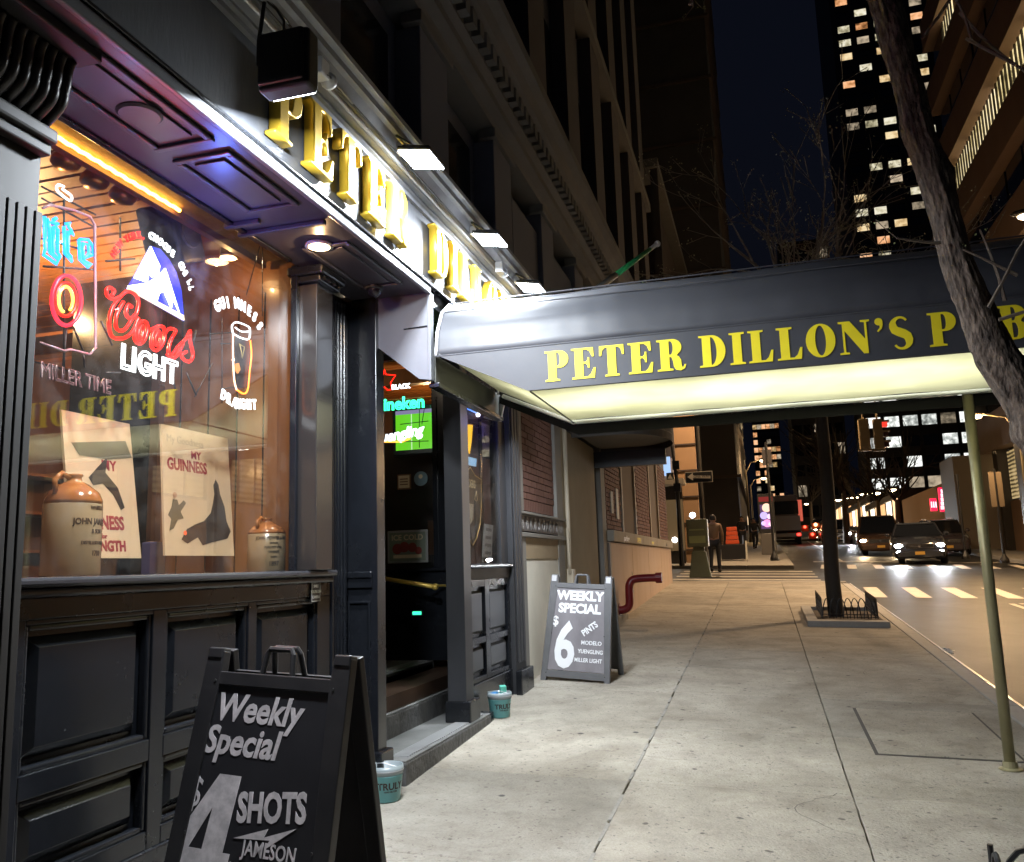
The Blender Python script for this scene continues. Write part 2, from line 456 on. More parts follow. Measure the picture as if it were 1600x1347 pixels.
def point(name, loc, energy, color, r=0.08, parent=None):
    l = bpy.data.lights.new(name, 'POINT'); l.energy = energy; l.color = color; l.shadow_soft_size = r
    o = bpy.data.objects.new(name, l); COL.objects.link(o)
    if parent is not None:
        o.parent = parent; o.location = Vector(loc) - parent_loc(parent)
    else: o.location = loc
    return o
# ------------------------------------------------------------------ ground, roads, sidewalks
def sheet(name, x0, x1, y0, y1, dz, m, nx=1, ny=1, parent=None, f=gz):
    b = MB(); vs = []; fs = []
    for j in range(ny + 1):
        for i in range(nx + 1):
            x = x0 + (x1 - x0) * i / nx; y = y0 + (y1 - y0) * j / ny
            vs.append((x, y, f(x, y) + dz))
    for j in range(ny):
        for i in range(nx):
            a = j * (nx + 1) + i; fs.append((a, a + 1, a + nx + 2, a + nx + 1))
    b.add(vs, fs)
    o = b.build(name, m, parent)
    return o
def slab(b, x0, x1, y0, y1, top=0.0, th=0.12):
    b.hexa([(x0, y0, gz(x0, y0) + top - th), (x1, y0, gz(x1, y0) + top - th), (x1, y1, gz(x1, y1) + top - th), (x0, y1, gz(x0, y1) + top - th),
            (x0, y0, gz(x0, y0) + top), (x1, y0, gz(x1, y0) + top), (x1, y1, gz(x1, y1) + top), (x0, y1, gz(x0, y1) + top)])
    return b
def mound(x, y):    # ground far from the street stays a plane but flattens sideways
    return 0.044 * y - 0.03 * max(-30, min(30, x))
structure(sheet('ground', -700, 700, -60, 1500, -0.165, ASPH, 40, 4, f=mound))
structure(sheet('road', 1.9, 9.0, -8, 300, -0.13, ASPH))
structure(sheet('avenue', -60, 60, 23.6, 31.4, -0.126, ASPH))

GAP = mat('joint_dirt', (0.05, 0.047, 0.042), 0.95, noise=(20, (0.10, 0.09, 0.08), 0.3), world_co=True)
walk = struct_root('sidewalk')
sheet('slab_bed', -2.7, 1.99, -8, 23.45, -0.03, GAP, parent=walk)
xs = [(-2.62, -0.899), (-0.888, 0.394), (0.402, 1.80)]
row = []
y = 4.14 - 1.42 * 5
while y < 23.4:
    row.append((y, min(y + 1.42, 23.4))); y += 1.42
for (ya, yb) in row:
    for k, (xa, xb) in enumerate(xs):
        if k == 2 and ya < 15.3 and yb > 13.95:
            # slab is cut away for the tree pit
            pass
        j = random.uniform(-0.0015, 0.0015)
        # worn outline: the edges wander by a few millimetres
        y0_, y1_ = ya + 0.003, yb - 0.003; pts = []
        seg = 12
        def wob(i): return random.uniform(-.0025, .0025) if 0 < i < seg else 0
        pts += [(xa + (xb - xa) * i / seg, y0_ + wob(i)) for i in range(seg)]
        pts += [(xb + wob(i), y0_ + (y1_ - y0_) * i / seg) for i in range(seg)]
        pts += [(xb - (xb - xa) * i / seg, y1_ + wob(i)) for i in range(seg)]
        pts += [(xa + wob(i), y1_ - (y1_ - y0_) * i / seg) for i in range(seg)]
        n_ = len(pts)
        b = MB().add([(x, y, gz(x, y) + j - .08) for x, y in pts] + [(x, y, gz(x, y) + j) for x, y in pts],
                     [tuple(range(n_))[::-1], tuple(range(n_, 2 * n_))] + [(i, (i + 1) % n_, n_ + (i + 1) % n_, n_ + i) for i in range(n_)])
        b.build('paving_slab', random.choice([CONC, CONC, CONCV[1], CONCV[2]]), walk, bevel=0.004, seg=1)
# irregular mortar in the long joint
for (ya, yb) in row:
    if random.random() < 0.75:
        MO = mat('joint_mortar', (0.33, 0.31, 0.27), 0.9, noise=(30, (0.2, 0.19, 0.17), 0.3), world_co=True)
        b = MB()
        yy = ya + 0.03
        while yy < yb - 0.2:
            l = random.uniform(0.12, 0.5)
            x = -0.894 + random.uniform(-0.004, 0.004)
            e = min(yy + l, yb - 0.02)
            b.hexa([(x - .011, yy, gz(x, yy) - .03), (x + .008, yy, gz(x, yy) - .03), (x + .012, e, gz(x, e) - .03), (x - .009, e, gz(x, e) - .03),
                    (x - .011, yy, gz(x, yy) + .002), (x + .008, yy, gz(x, yy) + .003), (x + .012, e, gz(x, e) + .002), (x - .009, e, gz(x, e) + .003)])
            yy = e + random.uniform(0.02, 0.22)
        b.build('joint_mortar', MO, walk)
# flush service cover cast into the slabs
cv = MB(); slab(cv, 0.63, 1.55, 6.52, 8.02, 0.004, 0.02); cv.build('cover_seat', GAP, walk)
cv = MB(); slab(cv, 0.655, 1.53, 6.545, 7.995, 0.009, 0.02); cv.build('service_cover', CONC, walk, bevel=0.003)

CRK = mat('crack_dirt', (0.06, 0.055, 0.05), 0.95)
rcx = random.Random(12)
for (x, y, a, L_) in ((.35, 4.9, 2.6, .9), (-1.2, 6.2, .4, .8), (.95, 9.6, 1.9, 1.1), (-.2, 12.4, .7, 1.3), (-1.9, 10.3, 1.2, .8), (1.5, 5.3, 2.2, .6)):
    b = MB(); px_, py_ = x, y
    for i in range(int(L_ / .06)):
        a += rcx.uniform(-.45, .45); nx_, ny_ = px_ + .06 * math.cos(a), py_ + .06 * math.sin(a)
        w_ = rcx.uniform(.0008, .0022); ox, oy = -math.sin(a) * w_, math.cos(a) * w_
        if nx_ > 1.75: break
        b.add([(px_ - ox, py_ - oy, gz(px_, py_) + .0032), (nx_ - ox, ny_ - oy, gz(nx_, ny_) + .0032), (nx_ + ox, ny_ + oy, gz(nx_, ny_) + .0032), (px_ + ox, py_ + oy, gz(px_, py_) + .0032)], [(0, 1, 2, 3)])
        px_, py_ = nx_, ny_
    b.build('crack', CRK, walk)
kerb = struct_root('kerb')
KST = mat('kerb_granite', (0.26, 0.25, 0.235), 0.7, noise=(8, (0.36, 0.34, 0.31), 0.3), bump=(50, 0.2), world_co=True)
yy = -6.0
while yy < 22.4:
    b = MB(); slab(b, 1.812, 1.975, yy + .006, min(yy + 2.4, 22.9) - .006, 0.002, 0.2); b.build('kerb_stone', KST, kerb, bevel=0.012)
    yy += 2.4
KS = mat('kerb_steel_glint', (0.8, 0.78, 0.76), 0.3, 0.3, noise=(4, (0.5, 0.46, 0.42), 0.25), world_co=True)  # pale diffuse colour holds the glint of the steel edge
b = MB(); slab(b, 1.976, 2.002, -6, 22.8, 0.006, 0.16); b.build('kerb_steel_edge', KS, kerb)
cs = MB(); slab(cs, -2.7, 1.96, 23.42, 23.6, 0.002, 0.2); cs.build('corner_kerb', KST, kerb, bevel=0.012)
# far sidewalks
fw = struct_root('far_sidewalk')
yy = 31.4
while yy < 100:
    L_ = 3.0 if yy < 60 else 12.0
    for xa, xb in ((-4.4, -2.2), (-2.18, -0.6), (-0.58, 0.98)):
        b = MB(); slab(b, xa, xb, yy + .01, yy + L_ - .01, 0, 0.2); b.build('paving_slab', CONC2, fw)
    yy += L_
sheet('far_slab_bed', -14, 1.0, 31.4, 220, -0.01, CONC2, parent=fw)
rw = struct_root('opposite_sidewalk')
sheet('opposite_slab_bed', 9.0, 26, -8, 23.6, -0.01, CONC2, parent=rw)
sheet('opposite_slab_bed', 9.0, 26, 31.4, 220, -0.01, CONC2, parent=rw)
for ya, yb in ((-8, 23.6), (31.4, 100)):
    b = MB(); slab(b, 8.86, 9.0, ya, yb, 0.003, 0.2); b.build('kerb_stone', KST, rw, bevel=0.01)
    yy = ya
    while yy < min(yb, 60):
        b = MB(); slab(b, 9.01, 10.9, yy + .01, yy + 2.98, 0.0, 0.1); b.build('paving_slab', CONC2, rw); yy += 3.0

def strip(root, x0, y0, x1, y1, w, name='painted_line', d=0.0):
    v = Vector((x1 - x0, y1 - y0)); v.normalize(); n = Vector((-v.y, v.x)) * w / 2
    P = [(x0 - n.x, y0 - n.y), (x1 - n.x, y1 - n.y), (x1 + n.x, y1 + n.y), (x0 + n.x, y0 + n.y)]
    b = MB(); b.add([(p[0], p[1], rz(*p) + 0.009 + d) for p in P], [(0, 1, 2, 3)]); return b.build(name, LINE, root)
cw = struct_root('crosswalk')
for k in range(8):
    x = 2.36 + 0.88 * k
    strip(cw, x, 20.4, x + 0.12, 23.3, 0.32, 'painted_bar')
for k in range(8):
    x = 2.0 + 0.88 * k
    strip(cw, x, 31.6, x + 0.2, 34.2, 0.3, 'painted_bar')
for k in range(5):
    y = 24.5 + 1.35 * k
    strip(cw, -2.6, y, 1.5, y + 0.02, 0.42, 'painted_bar')
rm = struct_root('road_marking')
strip(rm, 4.6, 8, 4.6, 19.2, 0.11); strip(rm, 4.75, 19.2, 9, 19.6, 0.2)
strip(rm, 1.9, 36.6, 5.2, 36.4, 0.5)
strip(rm, 3.0, 37.2, 3.3, 70, 0.13); strip(rm, 5.2, 36.0, 9, 35.6, 0.3)
strip(rm, 6.6, 37, 7.4, 60, 0.12)
pb = MB()
for k in range(26):
    x = random.uniform(3, 6); y = random.uniform(9, 50)
SK = 0

# ------------------------------------------------------------------ pub storefront
XF = -1.95      # face of the sign board
XW = -2.45      # face of the panelled base
XG = -2.51      # window glass
pub = thing('pub_storefront', 'black painted pub front with gold letters, panelled base and big shop window', 'storefront', (-2.4, 4.6, 0.3))
def P(b, name, m=BLACK, bevel=0.0, **k): return b.build(name, m, pub, bevel=bevel, **k)
gy = lambda y: gz(-2.4, y)
# --- panelled base under the main window
def hexz(b, x0, x1, y0, y1, zb0, zb1, z1):
    return b.hexa([(x0, y0, zb0), (x1, y0, zb0), (x1, y1, zb1), (x0, y1, zb1), (x0, y0, z1), (x1, y0, z1), (x1, y1, z1), (x0, y1, z1)])
b = MB(); hexz(b, -2.62, -2.50, 1.0, 4.95, gy(1.0) - .1, gy(4.95) - .1, 1.46); P(b, 'base_wall')
stiles = [(2.17, 2.44), (3.09, 3.175), (3.785, 3.855), (4.47, 4.62)]
for a, c in stiles:
    b = MB(); hexz(b, -2.50, XW, a, c, gy(a) + .25, gy(c) + .25, 1.47); P(b, 'stile', bevel=.004)
spans = [(2.44, 3.09), (3.175, 3.785), (3.855, 4.47)]
for a, c in spans:
    for z0, z1 in ((1.452, 1.470), (0.872, 0.955), (0.53, 0.60)):
        b = MB().box(-2.50, XW, a + .001, c - .001, z0, z1); P(b, 'rail', bevel=.004)
    for z0, z1 in ((0.955, 1.452), (0.60, 0.872)):
        # moulding frame and raised centre panel
        w = .022
        for q in ((a, a + w, z0, z1), (c - w, c, z0, z1), (a + w, c - w, z0, z0 + w), (a + w, c - w, z1 - w, z1)):
            b = MB().box(-2.50, XW - .008, *q); P(b, 'panel_moulding', bevel=.008)
        aa, cc, za, zb = a + .05, c - .05, z0 + .05, z1 - .05
        e = .03
        b = MB(); b.add([(-2.502, aa - .01, za - .01), (-2.502, cc + .01, za - .01), (-2.502, cc + .01, zb + .01), (-2.502, aa - .01, zb + .01),
                         (-2.468, aa + e, za + e), (-2.468, cc - e, za + e), (-2.468, cc - e, zb - e), (-2.468, aa + e, zb - e)],
                        [(4, 5, 6, 7), (0, 1, 5, 4), (1, 2, 6, 5), (2, 3, 7, 6), (3, 0, 4, 7)])
        P(b, 'raised_panel', bevel=.002)
b = MB(); hexz(b, -2.50, -2.435, 2.17, 4.62, gy(2.17) - .1, gy(4.62) - .1, 0.53); P(b, 'plinth', bevel=.01)
b = MB().box(-2.62, -2.44, 2.17, 4.60, 1.47, 1.545); P(b, 'apron_rail', bevel=.004)
# sill with two rounded lips
SILL = mat('worn_black_sill', (0.02, 0.02, 0.024), 0.22, noise=(3, (0.045, 0.045, 0.05), 0.4), world_co=True, stretch=(1, .3, 1))
b = MB().box(-2.60, -2.385, 2.175, 4.60, 1.580, 1.615); P(b, 'window_sill', SILL, .012)
b = MB().box(-2.60, -2.41, 2.175, 4.60, 1.545, 1.578); P(b, 'window_sill', SILL, .012)
WORN = mat('worn_brown_black_paint', (.007, .0055, .0048), .6, noise=(4, (.012, .0095, .008), .3), world_co=True, stretch=(1, 1, .3))
# --- big left pilaster with flutes and scroll bracket
b = MB(); hexz(b, -2.62, -2.225, 1.0, 2.17, -.1, 0, 3.04); P(b, 'pilaster', WORN, .004)
x = 2.165
for k in range(14):
    b = MB(); b.box(-2.225, -2.2, x - .036 + .009, x, .45, 2.80); P(b, 'flute_rib', WORN, .002)
    x -= .036
b = MB().box(-2.225, -2.185, 1.0, 2.172, 3.0, 3.04); P(b, 'pilaster_cap', WORN, .006)
b = MB().box(-2.225, -2.165, 1.0, 2.18, 3.04, 3.09); P(b, 'pilaster_cap', WORN, .01)
def scroll(z0, z1, n=26):
    pts = []
    for i in range(n + 1):
        t = i / n
        z = z0 + (z1 - z0) * t
        xo = -2.195 + 0.13 * t + 0.032 * math.sin(t * 2 * PI * 1.0 - .6) + (0.022 if t > .5 else 0) * math.sin((t - .5) * 2 * PI)
        pts.append((xo, z))
    return pts
WORNG = mat('worn_bracket_paint', (.018, .015, .014), .38)
sp = scroll(3.09, 3.32)
b = MB().prism([(-2.62, 3.09)] + [(p[0] - .02, p[1]) for p in sp] + [(-2.62, 3.32)], 'y', 1.2, 2.17); P(b, 'scroll_bracket')
y = 2.155
for k in range(12):
    b = MB().tube([(p[0] - .018, y, p[1]) for p in sp], .0150, 8); P(b, 'bracket_reed', WORNG, smooth=True)
    y -= .04
b = MB().box(-2.48, -2.02, 1.1, 2.20, 3.32, 3.36); P(b, 'bracket_cap', WORN, .008)
# --- soffit over the window
b = MB().box(-2.475, XF + .004, 0.6, 4.985, 3.362, 3.42); P(b, 'soffit', SOF)
for a, c in ((2.16, 2.83), (2.92, 3.50), (4.0, 4.75)):
    for q in ((-2.30, -2.02, a, a + .03), (-2.30, -2.02, c - .03, c), (-2.30, -2.27, a + .03, c - .03), (-2.05, -2.02, a + .03, c - .03)):
        b = MB().box(q[0], q[1], q[2], q[3], 3.345, 3.3615); P(b, 'soffit_moulding', SOF, .006)
    b = MB().box(-2.235, -2.085, a + .065, c - .065, 3.351, 3.3618); P(b, 'soffit_panel', SOF, .003)
for q in ((-2.5, -2.30, 3.58, 3.61), (-2.5, -2.0, 3.70, 3.73)):
    b = MB().box(*q, 3.335, 3.3615); P(b, 'soffit_moulding', SOF, .006)
b = MB().lathe([(.075, -.012), (.085, -.004), (.085, .0)], (-2.16, 2.55, 3.3505), 24); P(b, 'soffit_speaker_ring', SOF)
b = MB().lathe([(.068, -.002), (.068, .0)], (-2.16, 2.55, 3.341), 24); P(b, 'soffit_speaker_grille', mat('speaker_mesh', (.05, .045, .045), .7, bump=(300, .6)))
b = MB().box(-2.475, -2.44, 2.17, 4.15, 3.345, 3.361); P(b, 'window_head', bevel=.004)
# --- fascia and sign board
b = MB().box(-2.475, XF, 0.6, 8.45, 3.42, 3.86); P(b, 'sign_board', FRIEZE)
b = MB().box(XF, -1.925, 0.6, 4.985, 3.345, 3.395); P(b, 'fascia_lip', mat('grey_lip_paint', (.16, .165, .18), .35, noise=(5, (.11, .115, .125), .25), world_co=True), .006)
b = MB().box(XF, -1.915, 0.6, 8.4, 3.397, 3.412); P(b, 'fascia_bead', BLACK, .004)
b = MB().box(XF, -1.935, 0.6, 8.4, 3.414, 3.432); P(b, 'fascia_bead', FRIEZE, .004)
prof = [(-1.95, 3.86), (-1.925, 3.86), (-1.925, 3.885), (-1.90, 3.885), (-1.90, 3.90), (-1.86, 3.90), (-1.86, 3.935), (-1.845, 3.94), (-1.80, 3.99), (-1.775, 4.0), (-1.775, 4.035), (-1.745, 4.045), (-1.745, 4.075), (-2.35, 4.12), (-2.35, 3.86)]
b = MB().prism(prof, 'y', 0.6, 8.5); P(b, 'cornice', CORN)
dm = None
for k in range(110):
    y = 1.6 + .0605 * k
    if dm is None:
        dm = P(MB().box(-.012, .012, -.018, .018, -.012, .012), 'cornice_dentil', CORN, local=True)
        dm.location = Vector((-1.873, y, 3.915)) - pub.location
    else: inst(dm, Vector((-1.873, y, 3.915)) - pub.location)
# cable conduits along the cornice
GREYC = mat('grey_conduit', (.45, .46, .48), .35, .6)
P(MB().tube([(-1.845, 1.8, 3.895), (-1.84, 4.6, 3.9), (-1.84, 8.3, 3.895)], .011, 8), 'conduit', GREYC)
P(MB().tube([(-1.82, 1.8, 3.925), (-1.82, 8.3, 3.925)], .006, 6), 'conduit', BLACKM)
rc = random.Random(3)
for q in range(3):
    pth = []
    for i in range(26):
        t = i / 25
        pth.append((-1.83 + .05 * math.sin(t * 9 + q * 2) * .5 + rc.uniform(-.006, .006), 2.0 + t * 1.7, 3.93 + .03 * q - .02 * math.sin(t * PI * 3 + q)))
    P(MB().tube(pth, .005, 5), 'power_cable', BLACKM if q else GREYC)
# --- gold letters
def letters(s, y0, pitch, h):
    y = y0
    for ch in s:
        if ch == ' ': y += pitch * .5; continue
        me, w = glyph(ch, h, .022, .007, 0.92)
        put_mesh(me, 'letter', GOLD, FY((XF + .035, y, 3.485)), pub)
        y += w + pitch
letters('PETER', 3.06, .075, .335)
letters("DILLON'S", 4.97, .07, .335)
# --- window frame, glass
WOOD = mat('varnished_wood', (.16, .062, .022), .3, noise=(7, (.26, .11, .04), .3), bump=(30, .05), world_co=True, stretch=(1, 6, .4), coat=.4)
P(MB().box(-2.69, -2.585, 4.42, 4.50, 1.56, 3.5), 'window_post', WOOD, .004)
P(MB().box(-2.50, -2.46, 4.235, 4.268, 1.616, 3.36), 'window_frame', BLACK, .004)
P(MB().box(-2.495, -2.35, 4.27, 4.46, 1.616, 3.25), 'window_pilaster', mat('black_reflective_paint', (.03, .027, .025), .16, coat=.5), .005)
P(MB().box(-2.51, -2.315, 4.24, 4.49, 3.25, 3.29), 'pilaster_cap', BLACK, .008)
P(MB().box(-2.52, -2.29, 4.22, 4.51, 3.29, 3.345), 'pilaster_cap', BLACK, .012)
for k in range(4):
    P(MB().sphere((-2.305, 4.27 + .06 * k, 3.27), .012, 4), 'cap_bead', BLACK)
P(MB().box(XG - .003, XG + .003, 2.05, 4.29, 1.612, 3.55), 'window_pane', glass('shop_glass', (.95, .94, .91), 2.0, .015))
# --- fluted strip between window and doorway
b = MB(); hexz(b, -2.58, -2.5, 4.46, 4.95, gy(4.4), gy(4.95), 3.345); P(b, 'wall')
for k in range(5):
    y = 4.66 + k * .042
    P(MB().box(-2.5, -2.46, y, y + .03, .5, 3.3), 'flute_rib', BLACK, .006)
P(MB().box(-2.5, -2.44, 4.63, 4.655, .35, 3.3), 'stile', BLACK, .004)
P(MB().box(-2.5, -2.42, 4.63, 4.87, .3, .5), 'plinth', BLACK, .006)
# --- door post (projects; its camera-facing side carries a ledge and a small panel)
b = MB(); hexz(b, -2.60, -2.3, 4.95, 5.07, .28, .28, 3.36); P(b, 'door_post', bevel=.004)
P(MB().box(-2.52, -2.33, 4.925, 4.948, 1.56, 1.60), 'ledge', BLACK, .006)
P(MB().box(-2.52, -2.33, 4.935, 4.948, 1.50, 1.56), 'ledge', BLACK, .003)
for q in ((-2.5, -2.485, .75, 1.42), (-2.36, -2.345, .75, 1.42), (-2.485, -2.36, .75, .765), (-2.485, -2.36, 1.405, 1.42)):
    P(MB().box(q[0], q[1], 4.937, 4.949, q[2], q[3]), 'panel_moulding', BLACK, .003)
P(MB().box(-2.62, -2.265, 4.915, 5.10, .42, .53), 'post_base', BLACK, .01)
P(MB().box(-2.62, -2.28, 4.93, 5.10, .1, .42), 'post_base', BLACK, .01)
# side cheek where sign board, doorway and awning meet
b = MB().prism([(-1.955, 3.40), (-1.955, 2.79), (-2.02, 2.80), (-2.30, 3.03), (-2.60, 3.28), (-2.60, 3.40)], 'y', 4.99, 5.02)
CHEEK = mat('grey_sheet_metal', (.17, .18, .20), .38, .3, noise=(3, (.12, .125, .14), .3), bump=(4, .15), world_co=True)
P(b, 'side_cheek', CHEEK)
P(MB().box(-1.953, -1.93, 4.97, 5.03, 2.78, 3.36), 'cheek_edge', CHEEK, .004)
P(MB().tube([(-1.957, 4.985, 3.14), (-2.12, 4.985, 3.135)], .004, 4), 'cheek_seam', BLACK)
# header over the doorway hanging below the awning
P(MB().box(-1.96, -1.925, 5.04, 6.43, 2.775, 2.96), 'door_header', mat('olive_black_metal', (.035, .035, .03), .45, bump=(3, .2)), .004)
P(MB().box(-1.97, -1.90, 5.03, 6.46, 2.745, 2.774), 'header_lip', BLACK, .004)
P(MB().prism([(-2.06, 2.78), (-1.92, 2.74), (-1.87, 2.93), (-2.0, 2.97)], 'y', 6.432, 6.46), 'header_end', mat('light_grey_metal', (.42, .42, .42), .4, .4), .002)
P(MB().box(-2.6, -1.965, 5.04, 8.4, 3.30, 3.419), 'doorway_ceiling', BLACK)
P(MB().box(-2.45, -2.36, 6.6, 8.4, 3.0, 3.299), 'window_transom', BLACK)
# --- steps
STEP = mat('black_step_stone', (.035, .035, .034), .6, noise=(11, (.11, .105, .10), .3), bump=(18, 1.6), world_co=True)
TREAD = mat('worn_step_top', (.08, .08, .08), .55, noise=(6, (.22, .22, .21), .3), bump=(80, .2), world_co=True)
def step(x0, x1, y0, y1, z0, z1, parent=pub):
    b = MB().box(x0, x1, y0, y1, z0, z1 - .012); s = b.build('step', STEP, pub, bevel=.012)
    b = MB().box(x0 + .004, x1 - .004, y0 + .004, y1 - .004, z1 - .012, z1); b.build('tread', TREAD, s, bevel=.004)
    y = y0 + .12; rib = None
    while y < y1 - .1:
        loc = Vector((x1 - .085, y, z1 + .003)) - parent_loc(s)
        if rib is None:
            rib = MB().box(-.055, .055, -.009, .009, -.003, .006).build('tread_rib', mat('tread_metal', (.34, .34, .34), .5, .2), s, local=True); rib.location = loc
        else: inst(rib, loc)
        y += .036
step(-2.62, -2.2, 5.13, 6.88, .15, .44)
step(-2.93, -2.59, 5.07, 7.44, .15, .61)
step(-3.3, -2.93, 5.0, 7.5, .15, .79)
# --- doorway: side wall, door leaf with brass rail
b = MB(); hexz(b, -2.60, -2.43, 7.45, 7.52, .3, .3, 3.3); P(b, 'doorway_wall')
for q in ((-2.86, -2.845), (-2.66, -2.645)):
    P(MB().box(q[0], q[1], 7.44, 7.454, 1.62, 3.2), 'panel_moulding', BLACK, .003)
b = MB(); hexz(b, -3.0, -2.6, 4.97, 5.05, .3, .3, 3.3); P(b, 'doorway_wall')
b = MB().box(-4.6, -2.93, 4.9, 7.45, .60, .785); P(b, 'vestibule_floor', mat('vestibule_floor', (.03, .028, .026), .5))
P(MB().box(-4.65, -4.6, 4.9, 7.6, .6, 3.7), 'vestibule_wall', BLACK)
P(MB().box(-4.6, -2.95, 4.85, 4.9, .6, 3.7), 'vestibule_wall', BLACK)
P(MB().box(-4.6, -2.6, 4.9, 7.52, 3.66, 3.70), 'vestibule_ceiling', BLACK)
door = MB().box(-4.6, -2.60, 7.455, 7.52, .79, 1.60).build('door', BLACK, pub, bevel=.004)
for q in ((-2.90, -2.60, 1.6, 3.66), (-4.6, -2.90, 3.60, 3.66)):
    MB().box(q[0], q[1], 7.455, 7.52, q[2], q[3]).build('door_rail', BLACK, door, bevel=.004)
MB().box(-4.6, -2.60, 7.42, 7.454, 1.585, 1.615).build('door_ledge', BLACK, door, bevel=.006)
MB().box(-4.6, -2.90, 7.485, 7.49, 1.6, 3.22).build('door_pane', glass('door_glass', (.9, .9, .9), 1.0, .01), door)
BRASS = mat('brass', (.80, .55, .12), .3, .45)
ra, rb = ony(585, 902, 7.33), ony(680, 917, 7.15)
MB().tube([ra, rb], .02, 12).build('brass_rail', BRASS, door, smooth=True)
MB().sphere(rb, .03, 6).build('brass_rail_end', BRASS, door, smooth=True)
MB().tube([rb + (ra - rb) * .15, Vector((rb.x, 7.46, rb.z))], .01, 8).build('rail_bracket', BRASS, door)
point('vestibule_fill', (-3.1, 6.2, 3.58), 7, (1, .8, .6), .002, pub)  # unseen fill light added to show the door signs and rail
P(MB().box(-2.62, -2.59, 5.07, 6.93, .2, .43), 'step_riser', STEP)
# --- right-hand door pilaster
b = MB(); hexz(b, -2.40, -2.25, 6.42, 6.60, .42, .42, 3.30); P(b, 'door_pilaster', mat('scuffed_black_paint', (.017, .018, .021), .42, noise=(3, (.036, .037, .042), .3), world_co=True, stretch=(1, 1, .2)), .005)
SCUFF = mat('matt_black_paint', (.018, .018, .021), .6, noise=(3, (.032, .032, .036), .3), world_co=True, stretch=(1, 1, .3))
P(MB().box(-2.42, -2.21, 6.40, 6.64, .441, .60), 'pilaster_base', BLACK, .01)
P(MB().box(-2.42, -2.205, 6.885, 6.95, .2, .44), 'pilaster_base', BLACK)
# --- second window bay
b = MB(); hexz(b, -2.42, -2.38, 6.6, 8.0, gy(6.6) - .1, gy(8) - .1, 1.50); P(b, 'base_wall')
for a, c in ((6.62, 6.70), (7.24, 7.36), (7.93, 8.0)):
    P(MB().box(-2.38, -2.345, a, c, .66, 1.50), 'stile', BLACK, .004)
for a, c in ((6.70, 7.24), (7.36, 7.93)):
    for z0, z1 in ((1.44, 1.50), (.97, 1.02), (.66, .70)):
        P(MB().box(-2.38, -2.346, a, c, z0, z1), 'rail', BLACK, .004)
    for z0, z1 in ((1.02, 1.44), (.70, .97)):
        e = .025; aa, cc, za, zb = a + .03, c - .03, z0 + .03, z1 - .03
        b = MB(); b.add([(-2.382, aa, za), (-2.382, cc, za), (-2.382, cc, zb), (-2.382, aa, zb), (-2.36, aa + e, za + e), (-2.36, cc - e, za + e), (-2.36, cc - e, zb - e), (-2.36, aa + e, zb - e)],
                        [(4, 5, 6, 7), (0, 1, 5, 4), (1, 2, 6, 5), (2, 3, 7, 6), (3, 0, 4, 7)])
        P(b, 'raised_panel', mat('hazy_black_paint', (.045, .047, .052), .35, noise=(3, (.075, .078, .085), .3), world_co=True))
b = MB(); hexz(b, -2.38, -2.335, 6.6, 8.0, gy(6.6) - .1, gy(8) - .1, .655); P(b, 'plinth', BLACK, .008)
P(MB().box(-2.43, -2.30, 6.6, 8.02, 1.60, 1.635), 'window_sill', SILL, .01)
P(MB().box(-2.43, -2.335, 6.6, 8.0, 1.50, 1.60), 'apron_rail', SCUFF, .006)
P(MB().box(-2.39, -2.36, 6.6, 6.69, 1.636, 3.0), 'window_frame', WOOD, .004)
P(MB().box(-2.376, -2.371, 6.69, 7.78, 1.636, 3.0), 'window_pane', glass('side_glass', (.88, .86, .84), 1.2, .02))
P(MB().box(-2.42, -2.35, 7.78, 8.0, 1.636, 3.0), 'window_frame', SCUFF, .004)
b = MB(); hexz(b, -2.62, -2.30, 8.0, 8.36, gy(8) - .1, gy(8.4) - .1, 3.42); P(b, 'end_pilaster', SCUFF, .005)
for k in range(3):
    P(MB().box(-2.30, -2.285, 8.04 + k * .1, 8.11 + k * .1, .7, 3.35), 'flute_rib', SCUFF, .005)
b = MB(); hexz(b, -2.3, -2.24, 7.97, 8.40, gy(8) - .1, gy(8.4) - .1, .64); P(b, 'pilaster_base', BLACK, .008)
# downlight in the soffit
DL = thing('soffit_downlight', 'lit round downlight in the black soffit above the window pilaster', 'downlight', (-2.19, 4.0, 3.345))
MB().lathe([(.075, .0), (.075, .014), (.062, .016)], (0, 0, 0), 24).build('downlight_ring', mat('white_trim', (.7, .68, .62), .4), DL, local=True, smooth=True)
MB().lathe([(.058, -.002), (.058, 0)], (0, 0, 0), 24).build('bulb_face', glow('warm_bulb', (1, .62, .28), 16), DL, local=True)
point('downlight_lamp', (-2.19, 4.0, 3.325), 5, (1, .6, .28), .002, DL)
# dome camera under the soffit
dc = thing('dome_camera', 'small dark dome security camera under the soffit beside the doorway', 'security camera', (-2.2, 4.72, 3.345))
MB().lathe([(.055, 0), (.055, -.015), (.05, -.02)], (0, 0, 0), 20).build('camera_base', BLACKM, dc, local=True)
MB().sphere((0, 0, -.02), .045, 8).build('camera_dome', mat('dark_dome', (.02, .02, .03), .08), dc, local=True, smooth=True)
